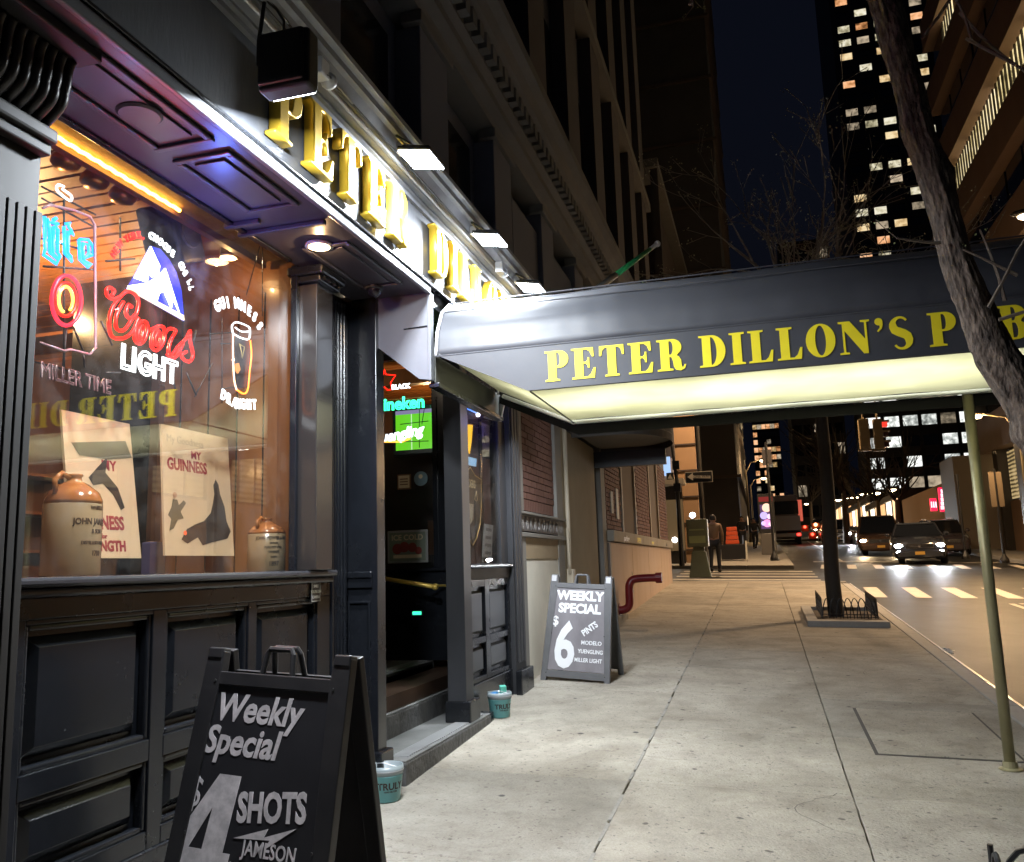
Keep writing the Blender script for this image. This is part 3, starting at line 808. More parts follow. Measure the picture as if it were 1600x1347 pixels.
# small notice on the base stile
nt_ = thing('notice_plate', 'small black notice plate with white print below the window sill end', 'notice', (-2.435, 4.42, 1.50))
MB().box(-.004, .004, -.05, .05, -.06, .06).build('plate', BLACKM, nt_, local=True)
for i, (s, z) in enumerate((('SMILE', .02), ("YOU'RE ON", -.01), ('CAMERA', -.04))):
    text(s, 'lettering', mat('white_print', (.75, .75, .75), .5), FY((-2.4305, 4.42, 1.50 + z)), nt_, size=.022, extrude=.0006, align='CENTER', bold=.0004)
for q in ((-.048, .048, .054, .057), (-.048, .048, -.057, -.054), (-.048, -.045, -.054, .054), (.045, .048, -.054, .054)):
    MB().box(.0042, .005, *q).build('border_line', mat('white_print', (.75, .75, .75), .5), nt_, local=True)

# ------------------------------------------------------------------ awning
NAVY = mat('charcoal_canvas', (.036, .039, .047), .55, noise=(1.8, (.058, .06, .068), .3), bump=(5, .3), world_co=True, coat=.12, coat_rough=.4)
from mathutils import noise as mnoise
aw = thing('entrance_awning', 'long charcoal canvas awning with yellow serif lettering and glowing cream underside', 'awning', (1.41, 6.35, gz(1.41, 6.35)))
AX0, AX1 = -1.905, 1.62
ya, yb = 5.0, 6.36
def A(b, name, m=NAVY, bevel=0.0, **k): return b.build(name, m, aw, bevel=bevel, **k)
ym = (ya + yb) / 2
half = [(ya, 2.94), (ya + .03, 3.10), (ya + .12, 3.255), (ya + .27, 3.355), (ya + .46, 3.41), (ym, 3.425)]
prof = half + [(2 * ym - p[0], p[1]) for p in half[-2::-1]]
def canopy_x(x, i, n):  # tiny sag between the hoops
    return 0
def strip_mesh(prof, xs_, m, name, sag=.012, hoops=(AX0, -.75, .45, AX1)):
    vs = []; fs = []
    for x in xs_:
        s = 0
        for a, c in zip(hoops[:-1], hoops[1:]):
            if a <= x <= c: s = math.sin((x - a) / (c - a) * PI) * sag
        for (y, z) in prof:
            wv = .007 * mnoise.noise(Vector((x * 2.3, y * 3, z * 3))) + .0035 * mnoise.noise(Vector((x * 9, y * 6, z * 2.5)))
            edge = 0 if (y, z) in (prof[0], prof[-1]) else 1
            vs.append((x, y + (s if y < ym else -s) * (.6 if z < 3.3 else .2) * edge + wv * edge * (1 if y < ym else -1), z - s * (1 if z > 3.2 else .3) * edge + wv * edge))
    n = len(prof)
    for i in range(len(xs_) - 1):
        for j in range(n - 1):
            fs.append((i * n + j, i * n + j + 1, (i + 1) * n + j + 1, (i + 1) * n + j))
    o = A(MB().add(vs, fs), name, m, smooth=True)
    return o
xs_ = [AX0 + (AX1 - AX0) * i / 160 for i in range(161)]
fine = []
for a, c in zip(prof[:-1], prof[1:]):
    for q in range(3): fine.append((a[0] + (c[0] - a[0]) * q / 3, a[1] + (c[1] - a[1]) * q / 3))
fine.append(prof[-1]); prof0 = prof; prof = fine
top = strip_mesh(prof, xs_, NAVY, 'canvas_top')
md = top.modifiers.new('thick', 'SOLIDIFY'); md.thickness = .004
for (y, z) in ((half[2][0] - .004, half[2][1] + .003), (half[3][0] - .004, half[3][1] + .004), (ya - .006, 2.935)):
    A(MB().tube([(AX0, y, z), (AX1, y, z)], .005, 5), 'canvas_seam')
# end hoop piping, lit edge
A(MB().tube([(AX0 - .003, p[0], p[1]) for p in prof], .011, 8), 'hoop_piping', mat('pale_piping', (.5, .5, .5), .4), smooth=True)
A(MB().add([(AX1, p[0], p[1]) for p in prof] + [(AX1, yb, 2.66), (AX1, ya, 2.66)], [tuple(range(len(prof) + 2))]), 'canvas_end')
# valances (taper to nothing against the wall)
for y0, y1, nm in ((ya - .008, ya - .003, 'front_valance'), (yb + .003, yb + .008, 'rear_valance')):
    A(MB().prism([(-1.90, 2.942), (-1.31, 2.662), (AX1, 2.662), (AX1, 2.942)], 'y', y0, y1), nm)
A(MB().prism([(-1.90, 2.87), (-1.28, 2.575), (AX1, 2.575), (AX1, 2.655), (-1.30, 2.655), (-1.89, 2.935)], 'y', yb - .006, yb + .002), 'lower_valance', mat('black_felt', (.004, .004, .005), .9))
# steel frame
FR = mat('awning_frame', (.04, .04, .04), .5, .4)
for y in (ya + .012, yb - .02):
    A(MB().tube([(-1.89, y, 2.95), (-1.30, y, 2.672), (AX1 - .02, y, 2.672)], .012, 8), 'frame_tube', FR)
for x in (-1.3, AX1 - .02):
    A(MB().tube([(x, ya + .02, 2.66), (x, yb - .03, 2.66)], .006, 6), 'frame_tube', FR)
# glowing cream ceiling cloth
def translucent():
    m = bpy.data.materials.new('cream_ceiling_cloth'); m.use_nodes = True
    N = m.node_tree.nodes; L = m.node_tree.links
    for n in list(N):
        if n.type == 'BSDF_PRINCIPLED': N.remove(n)
    out = [n for n in N if n.type == 'OUTPUT_MATERIAL'][0]
    t = N.new('ShaderNodeBsdfTranslucent'); d = N.new('ShaderNodeBsdfDiffuse'); mx = N.new('ShaderNodeMixShader')
    t.inputs['Color'].default_value = (.80, .80, .56, 1); d.inputs['Color'].default_value = (.72, .71, .56, 1)
    mx.inputs['Fac'].default_value = .45
    n_ = N.new('ShaderNodeTexNoise'); n_.inputs['Scale'].default_value = 2.2; n_.inputs['Detail'].default_value = 6
    g_ = N.new('ShaderNodeNewGeometry'); L.new(g_.outputs['Position'], n_.inputs['Vector'])
    r_ = N.new('ShaderNodeValToRGB'); r_.color_ramp.elements[0].position = .35; r_.color_ramp.elements[1].position = .65
    r_.color_ramp.elements[0].color = (.60, .60, .40, 1); r_.color_ramp.elements[1].color = (.82, .82, .60, 1)
    L.new(n_.outputs['Fac'], r_.inputs['Fac']); L.new(r_.outputs['Color'], t.inputs['Color'])
    L.new(t.outputs[0], mx.inputs[1]); L.new(d.outputs[0], mx.inputs[2]); L.new(mx.outputs[0], out.inputs['Surface'])
    return m
CREAM = translucent()
vs = []; fs = []
cx = [-1.885, -1.6, -1.31] + [-1.31 + (AX1 - .03 + 1.31) * i / 30 for i in range(1, 31)]
ny = 8
for x in cx:
    z0 = 2.682 if x >= -1.31 else 2.682 + (-1.31 - x) * .47
    for j in range(ny + 1):
        t = j / ny
        vs.append((x, ya + .035 + (yb - ya - .115) * t, z0 + .012 * math.sin(t * PI) + .004 * math.sin(x * 9 + t * 5)))
for i in range(len(cx) - 1):
    for j in range(ny):
        a = i * (ny + 1) + j; fs.append((a, a + 1, a + ny + 2, a + ny + 1))
A(MB().add(vs, fs), 'ceiling_cloth', CREAM, smooth=True)
# lacing ties; pale cord added in place of light through the edge gap
tie = None
k = 0
GAPLIT = mat('gap_light_white', (.75, .78, .74), .5)
A(MB().tube([(-1.86, yb - .048, 2.918), (-1.31, yb - .050, 2.668), (AX1 - .05, yb - .050, 2.668)], .016, 6), 'gap_light_cord', GAPLIT)
x = -1.28
while x < AX1:
    A(MB().tube([(x, yb - .014, 2.655), (x + .004, yb - .038, 2.645), (x, yb - .05, 2.685)], .005, 5), 'lacing_tie', BLACKM)
    x += random.uniform(.11, .17)
for q in range(5):
    x = -1.38 - q * .11; z = 2.672 + (-1.31 - x) * .47
    A(MB().tube([(x, yb - .012, z - .02), (x, yb - .036, z - .03), (x, yb - .05, z)], .005, 5), 'lacing_tie', BLACKM)
# poles
POLE = mat('galvanised_pole', (.26, .235, .13), .4, .4, noise=(5, (.36, .33, .2), .3), world_co=True)
for (x, y) in ((1.405, 6.345), (1.58, 5.02)):
    g = gz(x, y)
    A(MB().tube([(x, y, g), (x, y, 2.66)], .034, 16), 'pole', POLE, smooth=True)
    A(MB().lathe([(.07, 0), (.07, .008), (.045, .014), (.042, .05)], (x, y, g), 16), 'pole_flange', POLE)
# lettering
def aw_text(s, px0, px1, py, h):
    P0 = ony(px0, py, ya - .009); P1 = ony(px1, py, ya - .009)
    ws = [GL[c][0] for c in s]; gap = .10
    tot = sum(ws) + gap * (len(s) - 1)
    k = (P1.x - P0.x) / (tot * h)
    x = P0.x
    for c in s:
        me, w = glyph(c, h, .0015, 0, k)
        put_mesh(me, 'letter', YELL, FX((x, ya - .0105, 2.705)), aw)
        x += w + gap * h * k
aw_text('PETER', 852, 1073, 580, .188)
aw_text("DILLON'S", 1093, 1430, 560, .188)
aw_text('PUB', 1452, 1612, 530, .188)
# lamps inside the awning (fluorescent battens seen as the glow of the cloth)
for i, x in enumerate((-.95, 0.1, 1.05)):
    MB().tube([(x - .42, ym, 3.2), (x + .42, ym, 3.2)], .014, 8).build('fluorescent_tube', glow('tube_light', (.95, 1, .72), 5), aw)
    area('batten_lamp', (x, ym - .05, 3.16), .9, 11.5, (1, .98, .80), (0, 0, -1), .6, aw)

# ------------------------------------------------------------------ flood lights on the cornice
def flood(x, y, z, label, e=118, tilt=.18):
    f = thing('floodlight', label, 'floodlight', (x, y, z), 'flat floodlights on the sign cornice')
    R_ = Matrix.Rotation(tilt, 4, 'Y')
    MB().box(-.10, .10, -.122, .122, -.030, -.008).xf(R_).build('housing', BLACKM, f, local=True, bevel=.006, seg=2)
    for k in range(7):
        MB().box(-.08, .08, -.10 + k * .033, -.095 + k * .033, -.008, .006).xf(R_).build('cooling_fin', BLACKM, f, local=True)
    MB().box(-.092, .092, -.112, .112, -.0385, -.0305).xf(R_).build('lens', glow('led_lens', (.86, .93, 1), 34), f, local=True)
    MB().tube([(-.02, -.13, 0), (-.05, -.15, .02), (-.09, -.15, .05), (-.09, .15, .05), (-.05, .15, .02), (-.02, .13, 0)], .008, 6).build('bracket', BLACKM, f, local=True)
    MB().box(-.15, -.09, -.03, .03, .02, .08).build('mount_box', mat('pale_metal', (.6, .6, .62), .4, .5), f, local=True, bevel=.006)
    area('flood_lamp', (x, y, z - .05), .18, e, (.86, .93, 1), R_ @ Vector((0, 0, -1)), .22, f)
    return f
# the nearest one hangs upright from the cornice, seen from behind
f0 = thing('floodlight', 'black square floodlight hanging nearest, hiding the first gold letter', 'floodlight', (-1.66, 2.74, 3.565), 'flat floodlights on the sign cornice')
MB().box(-.095, .125, -.03, .06, -.115, .125).build('housing', BLACKM, f0, local=True, bevel=.016, seg=3)
MB().box(-.085, .110, -.05, -.03, -.10, .115).build('back_plate', mat('flat_black', (.008, .008, .009), .5), f0, local=True, bevel=.01)
MB().box(-.075, .11, -.012, .06, -.112, -.099).build('lens', glow('led_lens', (.86, .93, 1), 34), f0, local=True, bevel=.004)
MB().tube([(-.085, 0, .0), (-.11, 0, .02), (-.11, 0, .12), (-.1, .02, .3)], .009, 6).build('bracket', BLACKM, f0, local=True)
MB().tube([(0, 0, .11), (-.01, .02, .2), (-.06, .05, .28), (-.1, .2, .33)], .006, 6).build('power_cable', BLACKM, f0, local=True)
area('flood_lamp', (-1.66, 2.80, 3.43), .18, 100, (.86, .93, 1), (-.15, .35, -1), .12, f0)
flood(-1.67, 4.22, 3.90, 'glowing floodlight above the first word of the sign board')
flood(-1.67, 5.50, 3.90, 'glowing floodlight above the first letters of the second word')
flood(-1.67, 6.62, 3.90, 'glowing floodlight just above the awning top')
flood(-1.67, 7.80, 3.90, 'unseen floodlight added at the far end of the cornice behind the awning', e=45)  # hidden lamp added to brighten the wall past the doorway
for y, l in ((3.28, 'pale junction box with coiled cable between the first two floodlights'), (6.12, 'pale junction box with coiled cable beside the awning')):
    j = thing('junction_box', l, 'junction box', (-1.79, y, 3.88))
    MB().box(-.03, .03, -.05, .03, -.04, .045).build('box_body', mat('white_plastic', (.75, .77, .8), .3), j, local=True, bevel=.008)
    MB().sphere((0, .075, -.01), .04, 6).build('clear_cap', mat('white_plastic', (.75, .77, .8), .3), j, local=True, smooth=True)
    MB().tube([(.03 * math.cos(t), .02 + .05 * math.sin(t), -.02 + .006 * math.sin(3 * t)) for t in [i * .4 for i in range(30)]], .004, 5).build('cable_coil', BLACKM, j, local=True)
# ------------------------------------------------------------------ interior seen through the glass
inn = thing('bar_interior', 'warm bar room behind the shop window with slatted orange wood ceiling', 'room', (-4.5, 4.5, .72))
def I(b, name, m, bevel=0.0, **k): return b.build(name, m, inn, bevel=bevel, **k)
ORANGE = mat('orange_pine', (.42, .155, .035), .45, noise=(5, (.54, .22, .055), .3), world_co=True, stretch=(.3, 5, 1))
DARKW = mat('dark_walnut', (.07, .03, .015), .4, noise=(6, (.12, .055, .025), .3), world_co=True, stretch=(1, 5, .3), coat=.3)
BROWN = mat('brown_wainscot', (.13, .06, .03), .45, noise=(4, (.2, .095, .045), .3), world_co=True)
I(MB().box(-7.6, -2.62, 1.0, 11.5, .60, .72), 'floor', mat('dark_floor', (.05, .03, .02), .3))
I(MB().box(-7.7, -7.6, .9, 11.5, .72, 4.1), 'wall', DARKW)
I(MB().box(-7.6, -2.62, 11.5, 11.6, .72, 4.1), 'wall', DARKW)
I(MB().box(-7.6, -2.62, .9, 1.0, .72, 4.1), 'wall', DARKW)
I(MB().box(-7.6, -2.62, 1.0, 11.5, 4.0, 4.1), 'ceiling', mat('ceiling_dark', (.06, .025, .01), .6))
sl = None; y = 2.2
while y < 11.4:
    if sl is None:
        sl = I(MB().box(-2.3, 2.3, -.055, .055, -.02, .0), 'ceiling_board', ORANGE, local=True); sl.location = Vector((-5.1, y, 3.98)) - inn.location
    else: inst(sl, Vector((-5.1, y, 3.98 + random.uniform(-.004, .004))) - inn.location)
    y += .135
# shelf behind the window, head board with rope light
I(MB().box(-3.35, -2.60, 1.6, 4.39, 1.52, 1.61), 'display_shelf', DARKW)
I(MB().box(-3.35, -3.30, 1.6, 4.39, .72, 1.52), 'shelf_front', DARKW)
HEADB = mat('golden_plaster', (.34, .2, .06), .6, noise=(18, (.2, .11, .03), .3), bump=(60, .4), world_co=True)
I(MB().box(-2.76, -2.525, 1.6, 4.39, 3.47, 3.50), 'window_head_board', HEADB)
I(MB().box(-2.80, -2.76, 1.6, 4.39, 3.43, 3.9), 'head_batten', BROWN)
I(MB().tube([(-2.735, 1.7 + .0225 * i, 3.452 + .003 * math.sin(i * 1.9)) for i in range(83)], .010, 6), 'rope_light', glow('rope_glow', (1, .55, .09), 16))
# return wall at the right of the window
I(MB().box(-3.5, -2.692, 4.45, 4.50, .72, 3.98), 'side_wall', mat('red_brown_panel', (.24, .105, .04), .32, noise=(3, (.33, .15, .06), .3), world_co=True, stretch=(5, 1, .4), coat=.4))
for x in (-3.38, -3.18, -2.98, -2.80):
    I(MB().box(x - .003, x + .003, 4.444, 4.45, 1.61, 3.3), 'board_groove', BLACK)
I(MB().box(-3.56, -3.50, 4.40, 4.55, 1.5, 3.6), 'corner_post', DARKW)
# back bar shapes: beams, blind, shelving, bottles
for y in (6.4, 9.0):
    I(MB().box(-7.6, -3.4, y, y + .14, 3.72, 3.9), 'ceiling_beam', DARKW)
for x in (-4.2, -5.9):
    I(MB().box(x, x + .12, 6.35, 6.5, .72, 3.75), 'post', DARKW)
blind = None
for k in range(34):
    z = 1.95 + k * .042
    if blind is None:
        blind = I(MB().box(-1.2, 1.2, -.012, .012, -.014, .014), 'blind_slat', mat('slat_wood', (.36, .17, .07), .4), local=True); blind.location = Vector((-5.4, 7.6, z)) - inn.location
    else: inst(blind, Vector((-5.4, 7.6, z)) - inn.location)
I(MB().box(-4.1, -3.9, 7.5, 7.7, .72, 3.9), 'post', DARKW)
I(MB().box(-7.4, -6.6, 2.5, 10.5, .72, 1.75), 'bar_counter', DARKW)
for z in (1.9, 2.3, 2.7):
    I(MB().box(-7.6, -7.3, 3, 10.5, z, z + .03), 'bar_shelf', BROWN)
for i, (x, y, s, e) in enumerate(((-4.8, 4.6, 3.5, 68), (-5.8, 7.0, 3.4, 85), (-3.9, 9.9, 3.4, 16))):
    point('room_lamp', (x, y, s), e, (1, .60, .26), .03, inn)
for y in (2.3, 2.9, 3.5, 4.1):  # unseen spots added to brighten the window display
    l_ = point('display_fill', (-2.66, y, 3.42), 11, (1, .68, .38), .002, inn)
    l_.data = bpy.data.lights.new('display_fill', 'SPOT'); l_.data.energy = 15; l_.data.color = (1, .68, .38); l_.data.spot_size = 1.9; l_.data.spot_blend = 1.0; l_.data.shadow_soft_size = .002
# hanging copper bowls
COPPER = mat('copper', (.5, .24, .09), .28, .9)
for i, (px, py, x, l) in enumerate(((103, 250, -3.5, 'copper bowl pendant nearest the left pilaster'), (148, 280, -3.45, 'copper bowl pendant in the middle of the row below the rope light'), (192, 304, -3.4, 'copper bowl pendant at the right of the row, half lit'))):
    q = onx(px, py, x)
    t = thing('pendant_lamp', l, 'pendant lamp', q, 'copper bowl pendants')
    MB().lathe([(.01, .05), (.05, .045), (.075, .01), (.078, -.02), (.06, -.045), (.02, -.055)], (0, 0, 0), 18).build('bowl', COPPER, t, local=True, smooth=True)
    MB().tube([(0, 0, .05), (0, 0, max(.1, 3.96 - q.z))], .006, 6).build('pendant_rod', BLACKM, t, local=True)
    MB().lathe([(.066, .012), (.066, .016)], (0, 0, 0), 16).build('glowing_rim', glow('bowl_glow', (1, .55, .15), 2.2), t, local=True)
# black loudspeaker and ceiling fan shape behind the neon signs
sp_ = thing('hanging_loudspeaker', 'black loudspeaker hanging behind the mountain neon sign', 'loudspeaker', onx(268, 368, -3.15))
MB().box(-.12, .12, -.12, .12, -.17, .17).xf(Matrix.Rotation(.4, 4, 'X')).build('speaker_box', BLACKM, sp_, local=True, bevel=.02)
MB().lathe([(.09, 0), (.085, .01), (.03, -.01)], (0, 0, 0), 18).xf(Matrix.Translation((.125, 0, 0)) @ Matrix.Rotation(PI / 2, 4, 'Y')).build('speaker_cone', mat('cone', (.03, .03, .03), .6), sp_, local=True)
MB().tube([(0, 0, .15), (-.02, .02, .5)], .012, 6).build('speaker_arm', BLACKM, sp_, local=True)
dl2 = thing('window_downlight', 'lit warm downlight on the brown wood wall inside the window', 'downlight', onx(357, 403, -2.9))
MB().lathe([(.05, 0), (.05, .012), (.04, .02)], (0, 0, 0), 20).build('downlight_ring', mat('white_trim', (.7, .68, .62), .4), dl2, local=True)
MB().lathe([(.043, -.002), (.043, 0)], (0, 0, 0), 20).build('bulb_face', glow('warm_bulb', (1, .62, .28), 16), dl2, local=True)
point('downlight_lamp', dl2.location + Vector((0, 0, -.05)), 2.6, (1, .6, .25), .002, dl2)
MB().lathe([(.052, .012), (.052, .3)], (0, 0, 0), 16).build('downlight_can', HEADB, dl2, local=True)

# ------------------------------------------------------------------ neon signs
XN = -2.60
def nm(color, s, name): return glow('neon_' + name, color, s)
NBLUE = nm((.01, .28, 1), 3.2, 'blue'); NRED = nm((1, .012, .006), 3.2, 'red'); NWHITE = nm((.82, .90, 1), 4, 'white')
NYEL = nm((1, .5, .06), 6, 'yellow'); NORA = nm((1, .2, .02), 6, 'orange'); NGREEN = nm((.03, .95, .35), 5, 'green'); NDEEP = nm((.02, .04, 1), 5, 'deepblue')
OFF = mat('unlit_tube', (.16, .09, .10), .3)
WIRE = mat('black_wire', (.015, .015, .017), .5)
def NP(path, x=XN):
    return [ony(px, py, x[1]) if isinstance(x, tuple) else onx(px, py, x) for px, py in path]
def smooth_path(p, n=5, closed=False):
    out = []; N_ = len(p)
    rng = range(N_ if closed else N_ - 1)
    for i in rng:
        p0 = p[(i - 1) % N_] if (closed or i > 0) else p[i]; p1 = p[i]; p2 = p[(i + 1) % N_]; p3 = p[(i + 2) % N_] if (closed or i + 2 < N_) else p2
        for k in range(n):
            t = k / n
            out.append(0.5 * ((2 * p1) + (p2 - p0) * t + (2 * p0 - 5 * p1 + 4 * p2 - p3) * t * t + (3 * p1 - p0 - 3 * p2 + p3) * t * t * t))
    if not closed: out.append(p[-1])
    return out
def neon(root, path, r, m, name='neon_tube', closed=False, x=XN, k=6, smooth=True):
    pts = NP(path, x)
    if smooth: pts = smooth_path(pts, 5, closed)
    return MB().tube(pts, r, k, close=closed).build(name, m, root, smooth=True)
def ntext(root, s, p0, size, m, tube=.0035, x=XN, shear=0, sx=1, rot=0, bold=0, space=1, name='neon_letters', align='LEFT'):
    fr = (FX(ony(p0[0], p0[1], x[1])) if isinstance(x, tuple) else FY(onx(p0[0], p0[1], x))) @ Matrix.Rotation(rot, 4, 'Z')
    return text(s, name, m, fr, root, size=size, tube=tube, shear=shear, sx=sx, bold=bold, space=space, align=align)
Z1 = lambda zx, zy: (zx * 280 / 1078, 250 + zy * 280 / 1078)      # readings from an enlarged view
Z2 = lambda zx, zy: (150 + zx / 3.961, 340 + zy / 3.961)
# 1. blue script sign with red ring
s1 = thing('neon_beer_sign', 'neon sign with blue Lite lettering above a red oval ring in a wire frame', 'neon sign', onx(105, 430, XN), 'neon signs in the pub windows')
neon(s1, [Z1(*p) for p in ((255, 290), (300, 270), (440, 300), (540, 340), (570, 390), (575, 1130), (540, 1170), (420, 1140), (390, 1150), (240, 1100))], .006, mat('frame_tube_grey', (.35, .22, .26), .3), 'sign_frame', smooth=False, x=XN + .012)
for a, c in (((250, 160), (575, 330)), ((250, 230), (560, 400)), ((260, 640), (570, 660)), ((400, 1000), (380, 1240)), ((385, 240), (385, 1300)), ((500, 1150), (440, 1000)), ((500, 1150), (510, 1250)), ((240, 470), (575, 560))):
    neon(s1, [Z1(*a), Z1(*c)], .0045, WIRE, 'support_wire', smooth=False, x=XN - .015)
for dx, r, mm in ((0, .0075, NBLUE),):
    for pth in (((268, 340), (272, 540), (262, 570), (340, 625), (352, 600), (300, 560), (296, 400), (282, 350)),
                ((322, 400), (318, 560), (352, 600), (362, 580), (345, 555), (348, 420), (330, 395)), ((310, 375), (350, 385)), ((320, 360), (340, 350)),
                ((385, 400), (388, 560), (432, 610), (425, 580), (408, 560), (410, 430), (440, 450), (425, 420), (412, 400), (420, 380), (395, 385)),
                ((475, 480), (480, 600), (530, 645), (550, 630), (510, 610), (500, 590), (500, 500), (530, 510), (535, 560), (505, 590), (560, 570), (560, 520), (530, 480), (480, 478))):
        neon(s1, [Z1(*p) for p in pth], r, mm, smooth=False)
neon(s1, [Z1(400 + 88 * math.cos(t), 845 + 150 * math.sin(t)) for t in [i * PI / 10 for i in range(20)]], .008, nm((1, .015, .04), 3.5, 'crimson'), closed=True)
neon(s1, [Z1(395 + 62 * math.cos(t), 840 + 100 * math.sin(t)) for t in [i * PI / 10 for i in range(20)]], .007, NRED, closed=True)
neon(s1, [Z1(396 + 42 * math.cos(t), 840 + 78 * math.sin(t)) for t in [PI * .6 + i * PI / 10 for i in range(18)]], .006, NYEL)
neon(s1, [Z1(*p) for p in ((385, 160), (350, 150), (345, 185), (420, 245), (428, 215), (375, 175))], .005, NWHITE)
ntext(s1, 'MILLER TIME', (62, 588), .085, OFF, .003, rot=0, sx=.8, name='unlit_letters')
# 2. mountain sign
s2 = thing('neon_beer_sign', 'neon sign with white mountains on blue, red Coors script and white LIGHT', 'neon sign', onx(240, 480, XN), 'neon signs in the pub windows')
def plate(root, path, m, name, x, th=.008, frm=None):
    pts = [(onx(px, py, x).y, onx(px, py, x).z) for px, py in path]
    return MB().prism(pts, 'x', x - th, x).build(name, m, root)
plate(s2, [Z2(*p) for p in ((340, 175), (400, 195), (455, 260), (500, 340), (530, 450), (548, 640), (195, 440), (230, 380))], glow('blue_panel', (.01, .04, .75), 1.6), 'blue_panel', XN - .012)
MW = glow('mountain_white', (.8, .9, 1), 4.5)
plate(s2, [Z2(*p) for p in ((342, 178), (240, 372), (320, 400), (330, 340), (352, 370), (390, 345), (398, 300))], MW, 'mountain_panel', XN)
plate(s2, [Z2(*p) for p in ((432, 312), (400, 352), (325, 402), (205, 420), (200, 440), (380, 520), (395, 470), (425, 455), (470, 560), (480, 500), (520, 590))], MW, 'mountain_panel', XN)
plate(s2, [Z2(*p) for p in ((200, 442), (215, 430), (545, 605), (548, 636))], glow('cream_band', (1, .85, .5), 2.2), 'base_band', XN + .004)
for p, tx, m_ in ((0, 'NEW YORK,', NRED), (1, 'CHOOSE CHILL', NWHITE)):
    # letters on an arc round the mountain
    pth = [Z2(*q) for q in (((95, 235), (140, 165), (190, 122), (250, 100), (310, 105)) if p == 0 else ((328, 112), (390, 150), (450, 205), (505, 265), (540, 330), (575, 400), (590, 465)))]
    pp = smooth_path(NP(pth), 12)
    L_ = [0]
    for a, c in zip(pp[:-1], pp[1:]): L_.append(L_[-1] + (c - a).length)
    n = len(tx)
    for i, ch in enumerate(tx):
        if ch == ' ': continue
        d = L_[-1] * (i + .1) / n
        j = max(0, min(len(pp) - 2, next((q for q in range(len(L_)) if L_[q] > d), 1) - 1))
        tn = (pp[j + 1] - pp[j]).normalized()
        nr = Vector((1, 0, 0)).cross(tn)
        me = text_mesh(ch, size=.043 if p == 0 else .048, extrude=.004, bold=.0010 if p else .0008, sx=.85)
        put_mesh(me, 'neon_letter', m_, frame(pp[j] - nr * (.02 if p == 0 else .01), tn, nr), s2)
for pth in (((150, 490), (110, 505), (72, 485), (66, 445), (90, 435), (112, 455), (100, 480)),
            ((150, 490), (195, 455), (245, 478), (262, 530), (245, 605), (205, 622), (185, 590), (200, 540), (222, 555)),
            ((150, 490), (100, 560), (80, 650), (95, 730), (140, 750), (195, 735), (235, 690), (262, 620)),
            ((170, 520), (128, 600), (122, 670), (145, 700), (180, 690), (215, 640), (240, 600)),
            ((283, 640), (248, 680), (238, 745), (262, 780), (295, 765), (318, 700), (312, 650), (283, 640)),
            ((285, 665), (265, 700), (262, 745), (280, 745), (295, 700), (285, 665)),
            ((318, 700), (350, 690), (385, 672)),
            ((385, 672), (350, 720), (342, 790), (368, 822), (402, 800), (425, 740), (418, 680), (385, 672)),
            ((388, 700), (368, 740), (368, 785), (385, 785), (400, 745), (388, 700)),
            ((425, 720), (450, 690), (478, 690), (492, 705), (462, 760), (448, 830), (470, 850), (505, 800)),
            ((505, 800), (560, 745), (582, 700), (582, 760), (600, 850), (580, 890), (545, 880), (530, 850), (560, 830)),
            ((540, 775), (520, 820), (495, 860), (470, 868), (440, 845))):
    neon(s2, [Z2(*p) for p in pth], .0082, NRED)
ntext(s2, 'LIGHT', Z2(150, 925), .150, NWHITE, .0048, sx=.82, bold=.002, space=1.12)
for a, c in (((150, 0), (150, 330)), ((60, 270), (240, 255)), ((480, 1010), (490, 1060)), ((30, 640), (100, 790)), ((600, 790), (620, 700)), ((620, 1100), (560, 960)), ((150, 960), (60, 960))):
    neon(s2, [Z2(*a), Z2(*c)], .0045, WIRE, 'support_wire', smooth=False, x=XN - .02)
# 3. pint sign
s3 = thing('neon_beer_sign', 'neon sign of an orange and white pint glass under white GUINNESS lettering', 'neon sign', onx(378, 560, XN), 'neon signs in the pub windows')
gp = smooth_path(NP([Z2(*q) for q in ((745, 585), (800, 560), (870, 560), (940, 600), (990, 660), (1020, 735))]), 12)
def on_arc(root, tx, pp, size, m, tube, sx=.75, lift=0):
    L_ = [0]
    for a, c in zip(pp[:-1], pp[1:]): L_.append(L_[-1] + (c - a).length)
    for i, ch in enumerate(tx):
        d = L_[-1] * (i + .05) / len(tx)
        j = max(0, next((q for q in range(len(L_)) if L_[q] > d), 1) - 1)
        tn = (pp[j + 1] - pp[j]).normalized(); nr = Vector((1, 0, 0)).cross(tn)
        me = text_mesh(ch, size=size, tube=tube, sx=sx)
        put_mesh(me, 'neon_letter', m, frame(pp[j] + nr * lift, tn, nr), root)
on_arc(s3, 'GUINNESS', gp, .080, NWHITE, .0038)
on_arc(s3, 'DRAUGHT', smooth_path(NP([Z2(*q) for q in ((770, 1115), (820, 1150), (880, 1180), (1005, 1185))]), 12), .074, NWHITE, .0038)
neon(s3, [Z2(*p) for p in ((848, 715), (842, 670), (870, 648), (930, 668), (952, 690), (946, 750), (900, 745), (860, 725))], .0045, NWHITE, closed=True)
neon(s3, [Z2(*p) for p in ((862, 680), (900, 705), (945, 705))], .004, NWHITE)
PWARM = glow('neon_warm_white', (1, .62, .4), 5)
neon(s3, [Z2(*p) for p in ((848, 720), (848, 850), (855, 1000), (870, 1065))], .0045, PWARM)
neon(s3, [Z2(*p) for p in ((955, 760), (962, 850), (950, 960), (940, 1060), (915, 1090), (870, 1065))], .0045, NORA)
plate(s3, [Z2(*p) for p in ((858, 740), (948, 765), (950, 880), (935, 1060), (875, 1050), (860, 940))], mat('stout_panel', (.02, .012, .012), .3), 'stout_panel', XN - .01)
